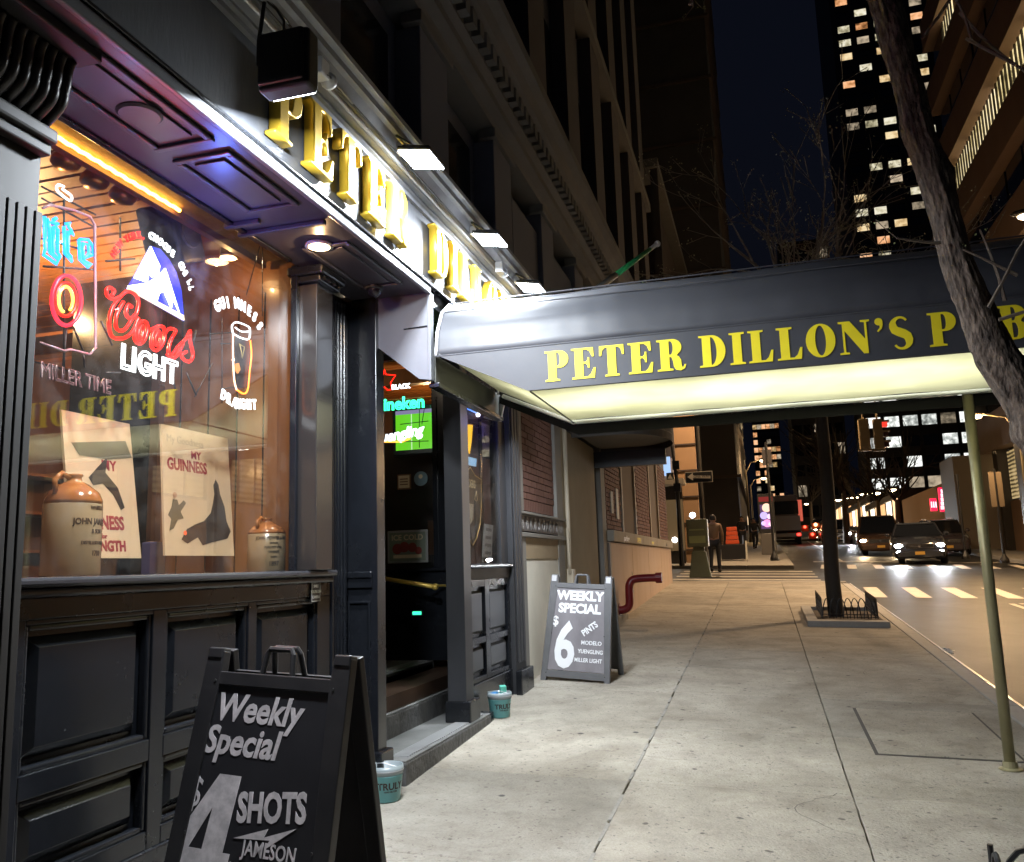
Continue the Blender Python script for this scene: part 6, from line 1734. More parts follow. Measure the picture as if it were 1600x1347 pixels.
# hanging traffic lights
sg = thing('traffic_signals', 'pair of tan traffic signal heads hanging from a mast arm over the street', 'traffic light', (9.6, 30.6, gz(9.6, 30.6)))
TANP = mat('signal_yellow', (.22, .16, .08), .6)
yy = 30.2
tq = ony(1365, 655, yy)
MB().tube([(9.6, 30.6, gz(9.6, 30.6)), (9.6, 30.6, 7.0), (9.2, yy, 7.1), (tq.x - .6, yy, 7.05)], .06, 8).build('mast', mat('lamp_pole_dark', (.045, .04, .035), .5, .3), sg)
for (px, w_, facing) in ((1348, .32, 0), (1370, .26, 1)):
    T0 = ony(px, 655, yy); T1 = ony(px, 702, yy)
    x0 = T0.x - w_ / 2; hd = MB().box(x0, x0 + w_, yy - .1, yy + .2, T1.z, T0.z).build('signal_head', TANP, sg, bevel=.02)
    MB().tube([(T0.x, yy + .05, T0.z), (T0.x, yy + .05, 7.06)], .03, 6).build('hanger', TANP, sg)
    MB().box(x0 - .05, x0 + w_ + .05, yy - .05, yy + .15, T1.z - .06, T1.z - .01).build('bottom_bracket', TANP, hd)
    for k in range(3):
        z = T0.z - .18 - k * (T0.z - T1.z) / 3
        if facing:
            MB().box(x0 + w_, x0 + w_ + .22, yy - .12, yy + .15, z + .06, z + .12).build('visor', TANP, hd)
            MB().box(x0 + w_ + .01, x0 + w_ + .16, yy - .11, yy + .1, z - .09, z + .09).build('signal_lens', glow('signal_red', (1, .05, .03), .9) if k == 0 else mat('lens_dark', (.06, .02, .015), .3), hd)
        else:
            MB().box(x0 + .03, x0 + w_ - .03, yy - .13, yy - .1, z - .1, z + .1).build('back_louvre', TANP, hd)
# ------------------------------------------------------------------ green kiosk box, person, carts, screens
GRN = mat('olive_green_metal', (.085, .10, .065), .55, noise=(5, (.11, .125, .085), .3), world_co=True)
q = gr(1097, 899)
gk = thing('green_street_cabinet', 'olive green cabinet on a tapered pedestal at the corner', 'street cabinet', (-1.72, 24.9, gz(-1.72, 24.9)))
w_ = .22
MB().hexa([(-.30, -.2, 0), (.30, -.2, 0), (.30, .2, 0), (-.30, .2, 0), (-.19, -.14, .72), (.19, -.14, .72), (.19, .14, .72), (-.19, .14, .72)]).build('pedestal', GRN, gk, local=True, bevel=.02)
MB().box(-.16, .16, -.1, .1, .72, .84).build('neck', GRN, gk, local=True)
MB().box(-.30, .27, -.17, .17, .84, 1.62).build('cabinet_box', GRN, gk, local=True, bevel=.03)
MB().box(-.24, .21, -.178, -.171, .95, 1.15).build('panel_plate', mat('pale_green_plate', (.2, .24, .12), .5), gk, local=True)
MB().box(-.22, .18, -.178, -.171, 1.3, 1.34).build('panel_plate', mat('pale_green_plate', (.2, .24, .12), .5), gk, local=True)
MB().box(.271, .285, -.16, .16, .86, 1.6).build('white_edge', mat('pale_metal', (.6, .6, .62), .4, .5), gk, local=True)
wl_ = thing('white_lamp', 'small bright white lamp beside the top of the green cabinet', 'lamp', ony(1082, 805, 26.5))
MB().sphere((0, 0, 0), .085, 7).build('globe', glow('lamp_cold', (.9, .93, 1), 14), wl_, local=True)
MB().tube([(0, .03, -.08), (0, .03, -1.7 + .0)], .02, 6).build('stem', BLACKM, wl_, local=True)

def skin_body(name, bones, radii, m, parent, sub=1):
    me = bpy.data.meshes.new(name)
    me.from_pydata([b for b in bones[0]], bones[1], []); me.update()
    o = bpy.data.objects.new(name, me); COL.objects.link(o); o.parent = parent
    o.modifiers.new('skin', 'SKIN')
    for i, r in enumerate(radii):
        me.skin_vertices[0].data[i].radius = (r, r * .8)
        me.skin_vertices[0].data[i].use_root = (i == 0)
    s = o.modifiers.new('sub', 'SUBSURF'); s.levels = sub; s.render_levels = sub
    dg = bpy.context.evaluated_depsgraph_get()
    me2 = bpy.data.meshes.new_from_object(o.evaluated_get(dg))
    bpy.data.objects.remove(o); me2.materials.clear(); me2.name = name
    for p in me2.polygons: p.use_smooth = True
    o = bpy.data.objects.new(name, me2); COL.objects.link(o); o.parent = parent
    me2.materials.append(m); return o
SKIN = mat('skin', (.35, .2, .13), .6)
def person(x, y, rz_, label, jacket, trousers, hair, phase=1.0, h=1.72):
    r = thing('person', label, 'person', (x, y, gz(x, y)), None, (0, 0, rz_))
    k = h / 1.72
    V_ = [(0, 0, .92), (0, .01, 1.15), (0, .02, 1.38), (0, .03, 1.5), (0, .05, 1.62),
          (.10, 0, .88), (.11, .10 * phase, .48), (.11, .02 * phase, .07), (.11, .16 * phase + .02, .04),
          (-.10, 0, .88), (-.11, .03 * phase, .48), (-.11, -.30 * phase, .12), (-.11, -.22 * phase + .08, .05),
          (.19, .02, 1.40), (.25, -.06 * phase, 1.14), (.24, .10 * phase, .90), (.235, .14 * phase, .82),
          (-.19, .02, 1.40), (-.25, .06 * phase, 1.14), (-.24, .22 * phase, .94), (-.235, .26 * phase, .86)]
    V_ = [tuple(c * k for c in v) for v in V_]
    E_ = [(0, 1), (1, 2), (2, 3), (3, 4), (0, 5), (5, 6), (6, 7), (7, 8), (0, 9), (9, 10), (10, 11), (11, 12), (2, 13), (13, 14), (14, 15), (15, 16), (2, 17), (17, 18), (18, 19), (19, 20)]
    Rr = [.14, .14, .155, .06, .055, .10, .07, .045, .04, .10, .07, .045, .04, .07, .05, .04, .035, .07, .05, .04, .035]
    skin_body('body', (V_, E_), [q * k for q in Rr], SKIN, r)
    # clothes follow the same skeleton, slightly wider
    jv = [0, 1, 2, 13, 14, 15, 17, 18, 19]; je = [(0, 1), (1, 2), (2, 3), (3, 4), (4, 5), (2, 6), (6, 7), (7, 8)]
    skin_body('jacket', ([V_[i] for i in jv], je), [q * k for q in (.185, .175, .185, .10, .075, .06, .10, .075, .06)], jacket, r)
    tv_ = [0, 5, 6, 7, 9, 10, 11]; te = [(0, 1), (1, 2), (2, 3), (0, 4), (4, 5), (5, 6)]
    skin_body('trousers', ([V_[i] for i in tv_], te), [q * k for q in (.16, .12, .088, .066, .12, .088, .066)], trousers, r)
    MB().sphere((0, .06 * k, 1.60 * k), .105 * k, 8, (.85, 1, 1.15)).build('head', SKIN, r, local=True, smooth=True)
    MB().sphere((0, .045 * k, 1.635 * k), .112 * k, 8, (.88, 1, 1.0)).build('hair', hair, r, local=True, smooth=True)
    MB().sphere((0, .165 * k, 1.585 * k), .018, 4).build('nose', SKIN, r, local=True)
    for s_ in (-1, 1):
        MB().sphere((s_ * .09 * k, .06 * k, 1.59 * k), .025, 4, (.4, 1, 1.3)).build('ear', SKIN, r, local=True)
    for (i, j) in ((7, 8), (11, 12)):
        a, c = Vector(V_[i]), Vector(V_[j])
        MB().tube([a + Vector((0, -.05, -.02)), (a + c) / 2 + Vector((0, .02, -.01)), c + Vector((0, .03, -.0))], [.055, .058, .035], 8).build('shoe', mat('dark_shoe', (.03, .025, .02), .5), r, local=True, smooth=True)
    return r
JB = mat('brown_jacket', (.22, .13, .07), .8); JD = mat('dark_trousers', (.03, .03, .035), .8); HR = mat('dark_hair', (.02, .015, .012), .6); JK = mat('black_coat', (.02, .02, .024), .8)
q = gr(1119, 892)
person(-1.42, 27.4, 0, 'person in a brown jacket and dark trousers walking away beside the green cabinet', JB, JD, HR, 1.0, 1.74)
q = gr(1170, 861)
person(-.95, 47.0, PI, 'person in a black coat walking towards the camera far down the left sidewalk', JK, JD, HR, 1.0, 1.76)
person(-.35, 49.0, PI * .9, 'person in dark clothes just right of the black coated walker', JD, JK, HR, -1.0, 1.66)
ct = thing('street_stand', 'black sidewalk stand stacked with red orange crates beyond the walker', 'stand', gr(1147, 876))
g = ct.location
MB().box(-.45, .45, -.25, .25, .05, .62).build('stand_box', BLACKM, ct, local=True, bevel=.01)
for k in range(4):
    MB().box(-.26 + .02 * k, .24 - .02 * k, -.2, .2, .64 + k * .17, .79 + k * .17).build('crate', mat('red_crate', (.5, .07, .02), .5), ct, local=True, bevel=.01)
for x in (-.5, .5):
    MB().box(x - .03, x + .03, -.27, -.2, 0, .75).build('white_leg', mat('stand_white', (.6, .58, .5), .5), ct, local=True)
kq = Vector((.0, 41.5, 0)); kx = ony(1202, 860, 41).x
ki = thing('screen_kiosk', 'tall slim kiosk with bright pink and violet screen on the far sidewalk', 'kiosk', (kx, 41, gz(kx, 41)))
hk = 2.75
MB().box(-.34, .34, -.14, .14, 0, .95).build('kiosk_foot', mat('kiosk_grey', (.14, .13, .12), .4, .3), ki, local=True, bevel=.02)
MB().box(-.36, .36, -.15, .15, .951, hk).build('kiosk_case', BLACKM, ki, local=True, bevel=.02)
rk = random.Random(4)
MB().box(-.27, .27, -.158, -.151, 1.15, 2.25).build('screen', glow('screen_base', (.12, .06, .16), .8), ki, local=True)
for (x, z, r_, c) in ((.02, 2.1, .2, (1, .6, .45)), (-.12, 1.75, .17, (.5, .4, 1)), (.12, 1.7, .12, (.9, .6, .9)), (0, 1.4, .18, (.9, .3, .6)), (.14, 1.35, .1, (1, .8, .85)), (-.16, 1.4, .1, (.6, .5, 1))):
    MB().lathe([(r_, 0), (r_, .004)], (0, 0, 0), 14).xf(Matrix.Translation((x, -.159, z)) @ Matrix.Rotation(PI / 2, 4, 'X')).build('screen_picture', glow('pic_%d' % int(z * 100 + x * 10 + 50), c, 1.2), ki, local=True)
MB().box(-.3, .3, -.157, -.151, 2.38, 2.6).build('red_header', glow('kiosk_red', (.35, .03, .03), .5), ki, local=True)
smp = thing('sign_pole', 'thin dark pole with flared base beside the screen kiosk', 'pole', (.42, 34.9, gz(.42, 34.9)))
MB().tube([(0, 0, 0), (0, 0, .12), (0, 0, .35), (0, 0, 4.6)], [.17, .16, .06, .055], 10).build('pole', BLACKM, smp, local=True)
MB().box(-.18, .18, -.02, .02, 3.7, 4.3).build('sign_plate', GRYF, smp, local=True)
for (px, y, l, wide) in ((1520 - 12, 36, 'thin dark parking sign pole nearest the leaning awning pole', .0), (1568, 33, 'slim sign pole with small plate on the right sidewalk', 1)):
    x = ony(px, 860, y).x
    mp_ = thing('parking_sign_pole', l, 'sign pole', (x, y, gz(x, y)), 'sign poles on the right sidewalk')
    MB().tube([(0, 0, 0), (0, 0, .1), (0, 0, .3), (0, 0, 3.2)], [.16, .15, .05, .045], 8).build('pole', BLACKM, mp_, local=True)
    if wide: MB().box(-.2, .2, -.03, 0, 1.9, 3.1).build('sign_plate', mat('dull_plate', (.18, .14, .1), .5), mp_, local=True)
# litter by the kerb
lt = thing('paper_litter', 'crumpled white paper scrap in the gutter', 'litter', (2.12, 12.2, rz(2.12, 12.2)))
b = MB().sphere((0, 0, .03), .09, 6, (1.2, .8, .4)); rl = random.Random(2); b.v = [(x * rl.uniform(.7, 1.2), y * rl.uniform(.7, 1.2), max(.002, z * rl.uniform(.6, 1.3))) for x, y, z in b.v]
b.build('scrap', mat('white_paper', (.6, .6, .6), .7), lt, local=True)

# ------------------------------------------------------------------ vehicles
TYRE = mat('tyre', (.015, .015, .015), .7); RIM = mat('rim', (.3, .3, .32), .3, .8); CHR = mat('chrome', (.6, .6, .62), .15, 1.0)
CGL = mat('car_glass', (.01, .012, .016), .04, coat=.5); HEAD = glow('headlight', (.92, .95, 1), 60); HEADW = glow('headlight_warm', (1, .72, .42), 45); TAIL = glow('tail_light', (1, .03, .02), 5)
def car(name, label, x, y, rot, paint, L_=4.6, W=1.85, H_=1.6, head=HEAD, tail=False, suv=True, group='cars on the street', cat='car', light=0, fog=False):
    """front faces -Y when rot = 0"""
    g = rz(x, y)
    r = thing(name, label, cat, (x, y, g + .012), group, (math.atan(.044), 0, rot))
    l = L_ / 2; w = W / 2
    # body shell: rings along the length (y, half width at sill, half width at shoulder, shoulder height)
    bl = .98 if suv else .88
    ring = [(-l, .80, .62, bl * .66), (-l + .06, .90, .74, bl * .80), (-l + .30, .97, .86, bl * .93), (-l + 1.0, 1.0, .93, bl), (-l + 1.6, 1.0, .95, bl + .03), (0.3, 1.0, .96, bl + .04), (l - .6, 1.0, .94, bl + .05), (l - .1, .96, .88, bl), (l, .88, .78, bl * .85)]
    vs = []; fs = []
    for (yy_, a, c, h_) in ring:
        vs += [(-w * a * .93, yy_, .24), (-w * a, yy_, .45), (-w * (a + .005), yy_, h_ * .78), (-w * c, yy_, h_), (0, yy_, h_ + .03), (w * c, yy_, h_), (w * (a + .005), yy_, h_ * .78), (w * a, yy_, .45), (w * a * .93, yy_, .24), (0, yy_, .20)]
    n = 10
    for i in range(len(ring) - 1):
        for j in range(n):
            fs.append((i * n + j, i * n + (j + 1) % n, (i + 1) * n + (j + 1) % n, (i + 1) * n + j))
    fs += [tuple(range(n)), tuple(range((len(ring) - 1) * n, len(ring) * n))[::-1]]
    b = MB().add(vs, fs); b.build('body', paint, r, local=True, smooth=True)
    # greenhouse
    y0, y1, y2, y3 = (-l + 1.15, -l + 1.85, l - .75, l - .2) if suv else (-l + 1.35, -l + 2.1, l - 1.5, l - .8)
    zz = bl + .03
    gv = [(-w * .90, y0, zz), (w * .90, y0, zz), (w * .92, y3, zz), (-w * .92, y3, zz), (-w * .70, y1, H_ - .03), (w * .70, y1, H_ - .03), (w * .70, y2, H_ - .03), (-w * .70, y2, H_ - .03)]
    MB().hexa(gv).build('windows', CGL, r, local=True, bevel=.03)
    MB().hexa([(-w * .71, y1 - .06, H_ - .035), (w * .71, y1 - .06, H_ - .035), (w * .71, y2 + .04, H_ - .035), (-w * .71, y2 + .04, H_ - .035), (-w * .62, y1 + .1, H_ + .02), (w * .62, y1 + .1, H_ + .02), (w * .62, y2 - .1, H_ + .01), (-w * .62, y2 - .1, H_ + .01)]).build('roof', paint, r, local=True, bevel=.02)
    for s_ in (-1, 1):
        MB().tube([(s_ * w * .905, y0, zz), (s_ * w * .71, y1, H_ - .02)], .035, 6).build('pillar', paint, r, local=True)
        MB().tube([(s_ * w * .91, (y0 + y3) / 2 + .2, zz), (s_ * w * .71, (y1 + y2) / 2, H_ - .02)], .03, 6).build('pillar', BLACKM, r, local=True)
        MB().sphere((s_ * (w + .09), y0 + .35, zz + .06), .1, 5, (1, .6, .75)).build('wing_mirror', paint, r, local=True, smooth=True)
        MB().tube([(s_ * w * .6, y1 + .1, H_ + .05), (s_ * w * .6, y2 - .1, H_ + .05)], .018, 6).build('roof_rail', CHR, r, local=True)
        for yw in (-l + .85, l - .85):
            wh = MB().lathe([(.27, -.02), (.335, .0), (.345, .05), (.345, .17), (.335, .21), (.27, .22)], (0, 0, 0), 20).xf(Matrix.Translation((s_ * (w - .11) + (.11 if s_ < 0 else -.11), yw, .345)) @ Matrix.Rotation(PI / 2, 4, 'Y')).build('wheel', TYRE, r, local=True, smooth=False)
            MB().lathe([(.20, 0), (.22, .01), (.05, .02)], (0, 0, 0), 12).xf(Matrix.Translation((s_ * (w + .012), yw, .345)) @ Matrix.Rotation(s_ * PI / 2, 4, 'Y')).build('rim', RIM, wh, local=True)
        if head:
            hz = bl * .70
            MB().sphere((s_ * w * .74, -l + .05, hz), .12, 6, (1.25, .6, .6)).build('headlight', head, r, local=True, smooth=True)
            if fog: MB().sphere((s_ * w * .76, -l + .02, .47), .06, 6, (1.3, .6, .8)).build('fog_light', head, r, local=True, smooth=True)
        if tail:
            MB().box(s_ * w * .8 - .1, s_ * w * .8 + .1, l - .03, l + .01, bl * .7, bl * .92).build('tail_light', TAIL, r, local=True)
    MB().box(-w * .52, w * .52, -l - .006, -l + .05, bl * .58, bl * .76).build('grille', BLACKM, r, local=True, bevel=.02)
    for k in range(3):
        MB().box(-w * .5, w * .5, -l - .016, -l - .004, bl * (.61 + .05 * k), bl * (.625 + .05 * k)).build('grille_bar', CHR, r, local=True)
    MB().lathe([(.05, 0), (.05, .01)], (0, 0, 0), 12).xf(Matrix.Translation((0, -l - .012, bl * .68)) @ Matrix.Rotation(PI / 2, 4, 'X')).build('grille_emblem', CHR, r, local=True)
    MB().box(-w * .82, w * .82, -l - .03, -l + .10, .26, .50).build('bumper', paint, r, local=True, bevel=.05)
    MB().box(-.16, .16, -l - .04, -l - .031, .36, .47).build('licence_plate', mat('plate_yellow', (.6, .35, .06), .5), r, local=True)
    if light:
        for s_ in (-1, 1):
            sp_l = bpy.data.lights.new('headlamp_beam', 'SPOT'); sp_l.energy = light; sp_l.color = (.9, .95, 1) if head is HEAD else (1, .72, .42); sp_l.spot_size = 1.5; sp_l.spot_blend = .6; sp_l.shadow_soft_size = .06
            o = bpy.data.objects.new('headlamp_beam', sp_l); COL.objects.link(o); o.parent = r
            o.location = (s_ * w * .74, -l - .15, bl * .70); o.rotation_euler = Vector((0, -1, -.14)).to_track_quat('-Z', 'Y').to_euler()
    return r
P1 = mat('dark_blue_grey_car_paint', (.045, .05, .065), .2, .4, coat=1.0); P2 = mat('bronze_car_paint', (.10, .06, .04), .22, .4, coat=1.0); P3 = mat('purple_grey_car_paint', (.06, .05, .06), .25, .4, coat=1.0); P4 = mat('silver_car_paint', (.3, .3, .3), .25, .4, coat=1.0)
def cx_(px, y): return ony(px, 870, y).x
car('parked_car', 'dark grey blue car in front with bright headlights and yellow plate', cx_(1438, 34.6) + .25, 36.7, -.12, P1, light=170, fog=True, H_=1.47, suv=True)
car('parked_car', 'bronze dark car with warm headlight left behind the front car', cx_(1382, 43), 44.6, -.08, P2, head=HEADW, light=110, L_=4.8, W=1.95, H_=1.78)
car('parked_car', 'dull purple grey car with lights off at the right kerb', cx_(1484, 42), 43.6, -.05, P3, head=None, L_=4.7, H_=1.55)
car('moving_car', 'distant car with bright headlights behind the middle tree trunk', cx_(1311, 60), 62, .0, P4, light=520, L_=4.6, H_=1.6, W=1.9)
car('parked_car', 'small distant dark car left of the row of lamps', cx_(1290, 86), 88, .0, P3, head=HEADW, light=200)
def truck():
    x = ony(1226, 848, 61).x; y = 61; g = rz(x, y)
    r = thing('box_truck', 'grey box truck seen from behind at the left kerb', 'truck', (x, y, g))
    MB().box(-1.0, 1.0, 0, 5.5, .9, 3.3).build('cargo_box', mat('truck_grey', (.16, .14, .15), .5), r, local=True, bevel=.03)
    MB().box(-1.12, 1.12, -.08, -.0, .95, 1.9).build('tail_lift', mat('truck_pale', (.35, .33, .3), .5), r, local=True)
    MB().box(-1.05, 1.05, -.05, -.0, 2.0, 2.9).build('rear_window', CGL, r, local=True)
    MB().box(-1.0, 1.0, 5.5, 7.3, .5, 2.8).build('cab', mat('truck_pale', (.35, .33, .3), .5), r, local=True, bevel=.1)
    MB().box(-1.1, 1.1, -.15, 0, .5, .75).build('rear_bumper', mat('bumper_pale', (.4, .38, .33), .5), r, local=True)
    for s_ in (-1, 1):
        MB().box(s_ * .95 - .12, s_ * .95 + .12, -.16, -.151, .55, .72).build('tail_light', TAIL, r, local=True)
        for yw in (1.2, 6.0):
            MB().lathe([(.3, 0), (.46, .02), (.46, .26), (.3, .28)], (0, 0, 0), 16).xf(Matrix.Translation((s_ * 1.0 - .14, yw, .46)) @ Matrix.Rotation(PI / 2, 4, 'Y')).build('wheel', TYRE, r, local=True)
truck()
cnr = thing('construction_barrier', 'cluster of red and orange barrier lights right of the box truck', 'barrier', gr(1255, 846))
rb_ = random.Random(9)
for k in range(6):
    x = rb_.uniform(-1.2, 1.8); z = rb_.uniform(.3, 1.9)
    MB().box(x - .25, x + .25, -.05, .05, z - .22, z + .22).build('barrier_board', mat('barrier_orange', (.6, .15, .05), .5), cnr, local=True)
    MB().sphere((x, -.1, z + .1), .09 + .05 * rb_.random(), 5).build('warning_light', glow('warn_%d' % (k % 3), [(1, .08, .04), (1, .45, .2), (1, .2, .08)][k % 3], 4), cnr, local=True)
MB().box(-2.6, 3.0, -.03, .03, 0, .15).build('barrier_foot', BLACKM, cnr, local=True)
rds = thing('red_board_sign', 'flat red sign board above the barrier lights', 'sign', ony(1242, 798, 64))
MB().box(-.5, .5, 0, .08, -.75, .75).build('board', glow('board_red', (.75, .13, .08), .6), rds, local=True)
MB().tube([(0, .1, -3.2), (0, .1, .5)], .04, 6).build('post', BLACKM, rds, local=True)

# ------------------------------------------------------------------ trees
BARK = mat('rough_bark', (.035, .025, .019), .9, noise=(26, (.165, .125, .095), .15), bump=(60, 1.6), world_co=True, stretch=(1, 1, .4))
BARKD = mat('twig_bark', (.12, .095, .07), .85, noise=(20, (.2, .16, .12), .3), world_co=True)
BUD = mat('spring_bud', (.26, .30, .09), .6, noise=(30, (.4, .42, .2), .3), world_co=True)
def grow(b, p, d, L_, r, depth, rnd, ends, k=5, spread=.7, up=.15, min_r=.004):
    n = max(3, int(L_ / .12)); pts = [p.copy()]; rr = [r]
    for i in range(n):
        d = (d + Vector((rnd.uniform(-1, 1), rnd.uniform(-1, 1), rnd.uniform(-1, 1) + up)) * .10).normalized()
        p = p + d * (L_ / n); pts.append(p.copy()); rr.append(max(min_r, r * (1 - .55 * (i + 1) / n)))
        if depth > 0 and i > 0 and rnd.random() < (.34 if depth > 1 else .42):
            a = d.orthogonal().normalized(); a.rotate(Matrix.Rotation(rnd.uniform(0, 2 * PI), 3, d) if False else Matrix.Rotation(rnd.uniform(0, 2 * PI), 3, d))
            grow(b, p.copy(), (d + a * spread).normalized(), L_ * rnd.uniform(.45, .7), rr[-1] * .62, depth - 1, rnd, ends, max(4, k - 1), spread, up, min_r)
        if depth == 0 and rnd.random() < .3: ends.append(p.copy())
    b.tube(pts, rr, k, cap=True); ends.append(p)
def buds(parent, ends, size, rnd, name='buds', m=BUD, n=5):
    b = MB()
    for e in ends:
        for _ in range(rnd.randint(2, n)):
            c = e + Vector((rnd.uniform(-1, 1), rnd.uniform(-1, 1), rnd.uniform(-1, 1))) * size * 1.6
            s = size * rnd.uniform(.4, 1)
            a = Vector((rnd.uniform(-1, 1), rnd.uniform(-1, 1), rnd.uniform(-1, 1))).normalized(); o = a.orthogonal().normalized(); q = a.cross(o)
            b.add([c - o * s * .5, c + q * s * .35 + a * s * .1, c + o * s * .5, c - q * s * .35 + a * s * .1], [(0, 1, 2), (0, 2, 3)])
            b.add([c + a * s * .4, c - a * s * .4, c + o * s * .3], [(0, 1, 2)])
    o = b.build(name, m, parent); o['kind'] = 'stuff'; return o
# near leaning tree at the right
nt = thing('street_tree', 'near leaning tree trunk with rough bark crossing the end of the awning', 'tree', (1.75, 4.25, gz(1.75, 4.25)), 'street trees')
from mathutils import noise as mnoise
ctr = [(1.62, 3.6, gz(1.62, 3.6) - .05), (1.62, 3.7, .5), (1.58, 3.95, .95)] + [tuple(ony(px, py, 4.2)) for px, py in ((1735, 900), (1690, 820), (1637, 700), (1600, 619), (1560, 560), (1528, 490), (1494, 400), (1470, 310), (1440, 220), (1425, 160), (1402, 75), (1380, -10), (1350, -120), (1330, -240))]
ctr = smooth_path([Vector(p) for p in ctr], 30)
K = 72; vs = []; fs = []
N_ = len(ctr)
def trad(z):
    return .070 + .028 * max(0, min(1, (2.9 - z) / .6)) + .022 * max(0, min(1, (2.2 - z) / .8)) + .06 * math.exp(-max(0, z - .05) / .18)
for i, p in enumerate(ctr):
    t = (ctr[min(i + 1, N_ - 1)] - ctr[max(0, i - 1)]).normalized()
    u = Vector((1, 0, 0)) - t * t.x; u.normalize(); w = t.cross(u)
    r0 = trad(p.z)
    for j in range(K):
        a = 2 * PI * j / K
        d_ = u * math.cos(a) + w * math.sin(a)
        q = p + d_ * r0
        ridge = abs(mnoise.noise(Vector((math.cos(a) * 3.2, math.sin(a) * 3.2, p.z * 2.6)) * 1.7))
        fine = mnoise.noise(Vector((q.x * 55, q.y * 55, q.z * 22)))
        lump = mnoise.noise(Vector((math.cos(a) * .8, math.sin(a) * .8, p.z * 3.1 + 7)))
        knot = math.exp(-((p.z - 2.12) / .05) ** 2) * max(0, math.cos(a - 2.6)) + .8 * math.exp(-((p.z - 3.35) / .06) ** 2) * max(0, math.cos(a - .4))
        rr_ = r0 + .012 * lump - .016 * (.5 - ridge) + .0045 * fine + .025 * knot
        vs.append(p + d_ * rr_)
for i in range(N_ - 1):
    for j in range(K): fs.append((i * K + j, i * K + (j + 1) % K, (i + 1) * K + (j + 1) % K, (i + 1) * K + j))
MB().add(vs, fs).build('trunk', BARK, nt, smooth=True)
ends = []; b = MB()
for (px, py, dx, dz, L_, s_) in ((1545, 480, .6, .8, .55, 1), (1570, 470, -.2, 1, .35, 2), (1560, 500, .9, .2, .5, 3), (1510, 60, .5, -.55, .55, 4), (1500, 20, .4, -.9, .45, 5), (1440, 60, .5, .6, .6, 6), (1075, -30, .2, -.9, .17, 7), (1590, 430, -.6, .5, .25, 8), (1470, 380, -.5, .1, .2, 9)):
    grow(b, ony(px, py, 4.12), Vector((dx, -.1, dz)).normalized(), L_, .009, 2 if L_ > .4 else 1, random.Random(s_), ends, 5, .8, .1, .0022)
b.tube(smooth_path([ony(1420, -60, 4.15), ony(1460, -40, 4.1), ony(1500, 10, 4.05), ony(1518, 62, 4.05)], 6), .007, 5)
b.tube(smooth_path([ony(1340, -130, 4.2), ony(1220, -140, 4.3), ony(1110, -60, 4.3), ony(1078, 8, 4.3)], 8), .01, 5)
b.build('twigs', BARKD, nt)
buds(nt, ends, .014, random.Random(5))
# middle street tree in its fenced pit
mt = thing('street_tree', 'slim dark street tree standing in the small hoop fenced pit', 'tree', (1.06, 15.0, gz(1.06, 15)), 'street trees')
g0 = gz(1.06, 15)
tp = smooth_path([Vector(p) for p in ((1.06, 15, g0 - .05), (1.05, 15, g0 + .8), (1.09, 15, 2.4), (1.10, 15, 3.6), (1.08, 15, 4.4), (1.0, 15, 5.2))], 5)
MB().tube(tp, [.125 - .045 * i / len(tp) for i in range(len(tp))], 12).build('trunk', mat('dark_bark', (.035, .028, .022), .85, bump=(40, .6), noise=(20, (.06, .048, .038), .3), world_co=True), mt, smooth=True)
ends = []; b = MB()
for (dx, dy, dz, L_, s_, h0) in ((-.85, .1, .55, 1.9, 1, 4.4), (.5, -.1, .9, 1.9, 2, 4.8), (-.3, .2, 1, 2.1, 3, 5.2), (.9, .2, .5, 1.8, 4, 4.6), (.1, -.4, 1, 1.9, 5, 5.2), (-.6, -.3, .8, 2.0, 6, 4.9), (.3, .5, .9, 1.8, 8, 5.0)):
    grow(b, Vector((1.06, 15, h0)), Vector((dx * 1.25, dy, dz)).normalized(), L_ * 1.15, .045, 3, random.Random(s_ + 40), ends, 6, .62, .12, .006)
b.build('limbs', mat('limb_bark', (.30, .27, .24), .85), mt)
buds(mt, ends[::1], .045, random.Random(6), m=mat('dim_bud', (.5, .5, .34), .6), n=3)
# granite kerb of the pit
pk = thing('tree_pit_kerb', 'raised granite kerb round the middle tree pit', 'kerb', (1.06, 15, g0))
def gbox(x0, x1, y0, y1, t0, t1, nm_, m, parent, bevel=.012):
    b = MB(); b.hexa([(x0, y0, gz(x0, y0) + t0), (x1, y0, gz(x1, y0) + t0), (x1, y1, gz(x1, y1) + t0), (x0, y1, gz(x0, y1) + t0), (x0, y0, gz(x0, y0) + t1), (x1, y0, gz(x1, y0) + t1), (x1, y1, gz(x1, y1) + t1), (x0, y1, gz(x0, y1) + t1)])
    return b.build(nm_, m, parent, bevel=bevel)
gbox(.56, 1.70, 13.75, 13.95, -.05, .09, 'kerb_block', KST, pk)
gbox(.56, .72, 13.955, 15.9, -.05, .09, 'kerb_block', KST, pk)
gbox(.56, 1.70, 15.905, 16.05, -.05, .09, 'kerb_block', KST, pk)
gbox(.722, 1.70, 13.952, 15.9, -.03, .03, 'pit_soil', mat('soil', (.05, .035, .025), .95, bump=(30, .8)), pk, 0)
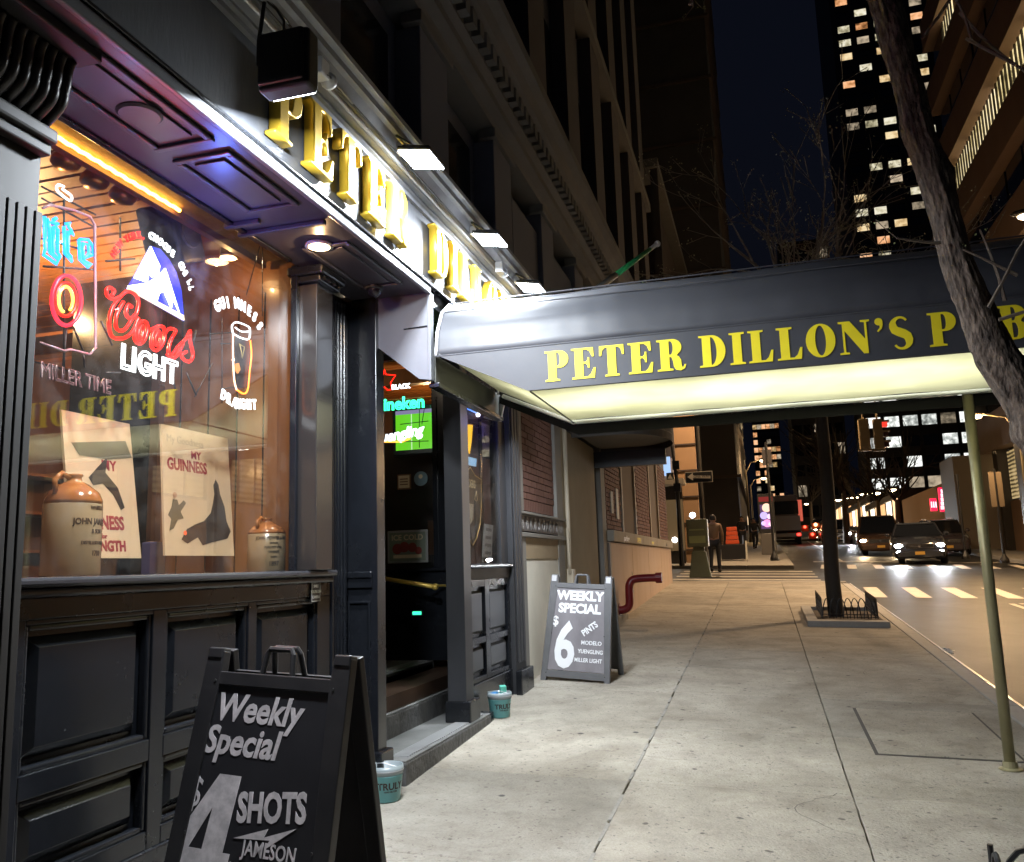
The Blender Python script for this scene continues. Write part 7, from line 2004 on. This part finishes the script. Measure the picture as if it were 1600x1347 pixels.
def hoops(root, pts, w=.16, h=.30, r=.008, base=.09):
    for (a, c) in zip(pts[:-1], pts[1:]):
        a = Vector(a); c = Vector(c); n = max(1, int((c - a).length / (w * .6)))
        for i in range(n - 0):
            p0 = a.lerp(c, i / n); p1 = a.lerp(c, min(1, (i + 1.65) / n)); 
            pts_ = []
            for k in range(9):
                t = k / 8; q = p0.lerp(p1, t); zz = base + h * math.sin(PI * t) ** .6
                pts_.append((q.x, q.y, gz(q.x, q.y) + zz))
            MB().tube([(p0.x, p0.y, gz(p0.x, p0.y) + base)] + pts_[1:-1] + [(p1.x, p1.y, gz(p1.x, p1.y) + base)], r, 5).build('hoop', BLACKM, root)
        for zz in (base + .06, base + .02):
            MB().tube([(a.x, a.y, gz(a.x, a.y) + zz), (c.x, c.y, gz(c.x, c.y) + zz)], r * .9, 5).build('fence_rail', BLACKM, root)
fe = thing('tree_fence', 'low black hoop fence round the middle tree trunk', 'fence', (1.1, 14.1, gz(1.1, 14.1)), 'hoop fences round the tree pits')
hoops(fe, [(.80, 15.6), (.80, 14.1), (1.58, 14.1), (1.58, 15.6)])
fe2 = thing('tree_fence', 'corner of a low black hoop fence at the bottom right edge', 'fence', (1.2, 3.88, gz(1.2, 3.88)), 'hoop fences round the tree pits')
hoops(fe2, [(.80, 2.8), (.80, 4.10), (1.75, 4.10)], .26, .26, .012, .0)
MB().tube([(.80, 4.10, gz(.80, 4.10)), (.80, 4.10, gz(.80, 4.10) + .27)], .012, 6).build('fence_post', BLACKM, fe2)
# bare trees down the street
lab = ['bare tree right of the traffic signals before the office block', 'bare tree between the lamps of the receding row', 'bare tree with pale lit trunk behind the front cars', 'bare tree behind the middle trunk on the right side', 'small bare tree far down the right side']
for i, (px, y, hh) in enumerate(((1405, 60, 9), (1375, 75, 10), (1345, 95, 11), (1322, 58, 11), (1270, 110, 12))):
    x = ony(px, 840, y).x; g = gz(x, y)
    t = thing('bare_tree', lab[i], 'tree', (x, y, g), 'bare trees down the street')
    ends = []; b = MB(); b2 = MB()
    b2.tube([(x, y, g), (x + .1, y, g + hh * .3)], [.2, .14], 8); b2.build('trunk', BARKD, t)
    rr_ = random.Random(70 + i)
    for k in range(5):
        grow(b, Vector((x + .1, y, g + hh * .28)), Vector((rr_.uniform(-.8, .8), rr_.uniform(-.5, .5), 1)).normalized(), hh * .40, .09, 1, rr_, ends, 4, .6, .1, .016)
    b.build('limbs', mat('far_bark', (.05, .04, .03), .9), t)
# ------------------------------------------------------------------ flagpole above the awning
fp = thing('flagpole', 'slanting white and green flagpole above the awning', 'flagpole', ony(935, 447, 7.0))
a = ony(935, 450, 7.0); c = ony(1027, 381, 7.6)
a2 = a + (a - c) * .9
u = (c - a2)
MB().tube([a2, a2 + u * .62], [.030, .028], 10).build('white_section', mat('white_pole', (.7, .7, .68), .4), fp, smooth=True)
MB().tube([a2 + u * .62, a2 + u * .93], [.026, .02], 10).build('green_section', mat('green_pole', (.03, .35, .12), .4), fp, smooth=True)
MB().tube([a2 + u * .93, a2 + u * 1.0], [.02, .02], 10).build('pole_tip', mat('white_pole', (.7, .7, .68), .4), fp)
MB().sphere(a2 + u, .03, 6).build('finial', mat('white_pole', (.7, .7, .68), .4), fp)
MB().tube([a2, Vector((-2.5, a2.y - .2, a2.z - .1))], .03, 8).build('pole_bracket', BLACKM, fp)
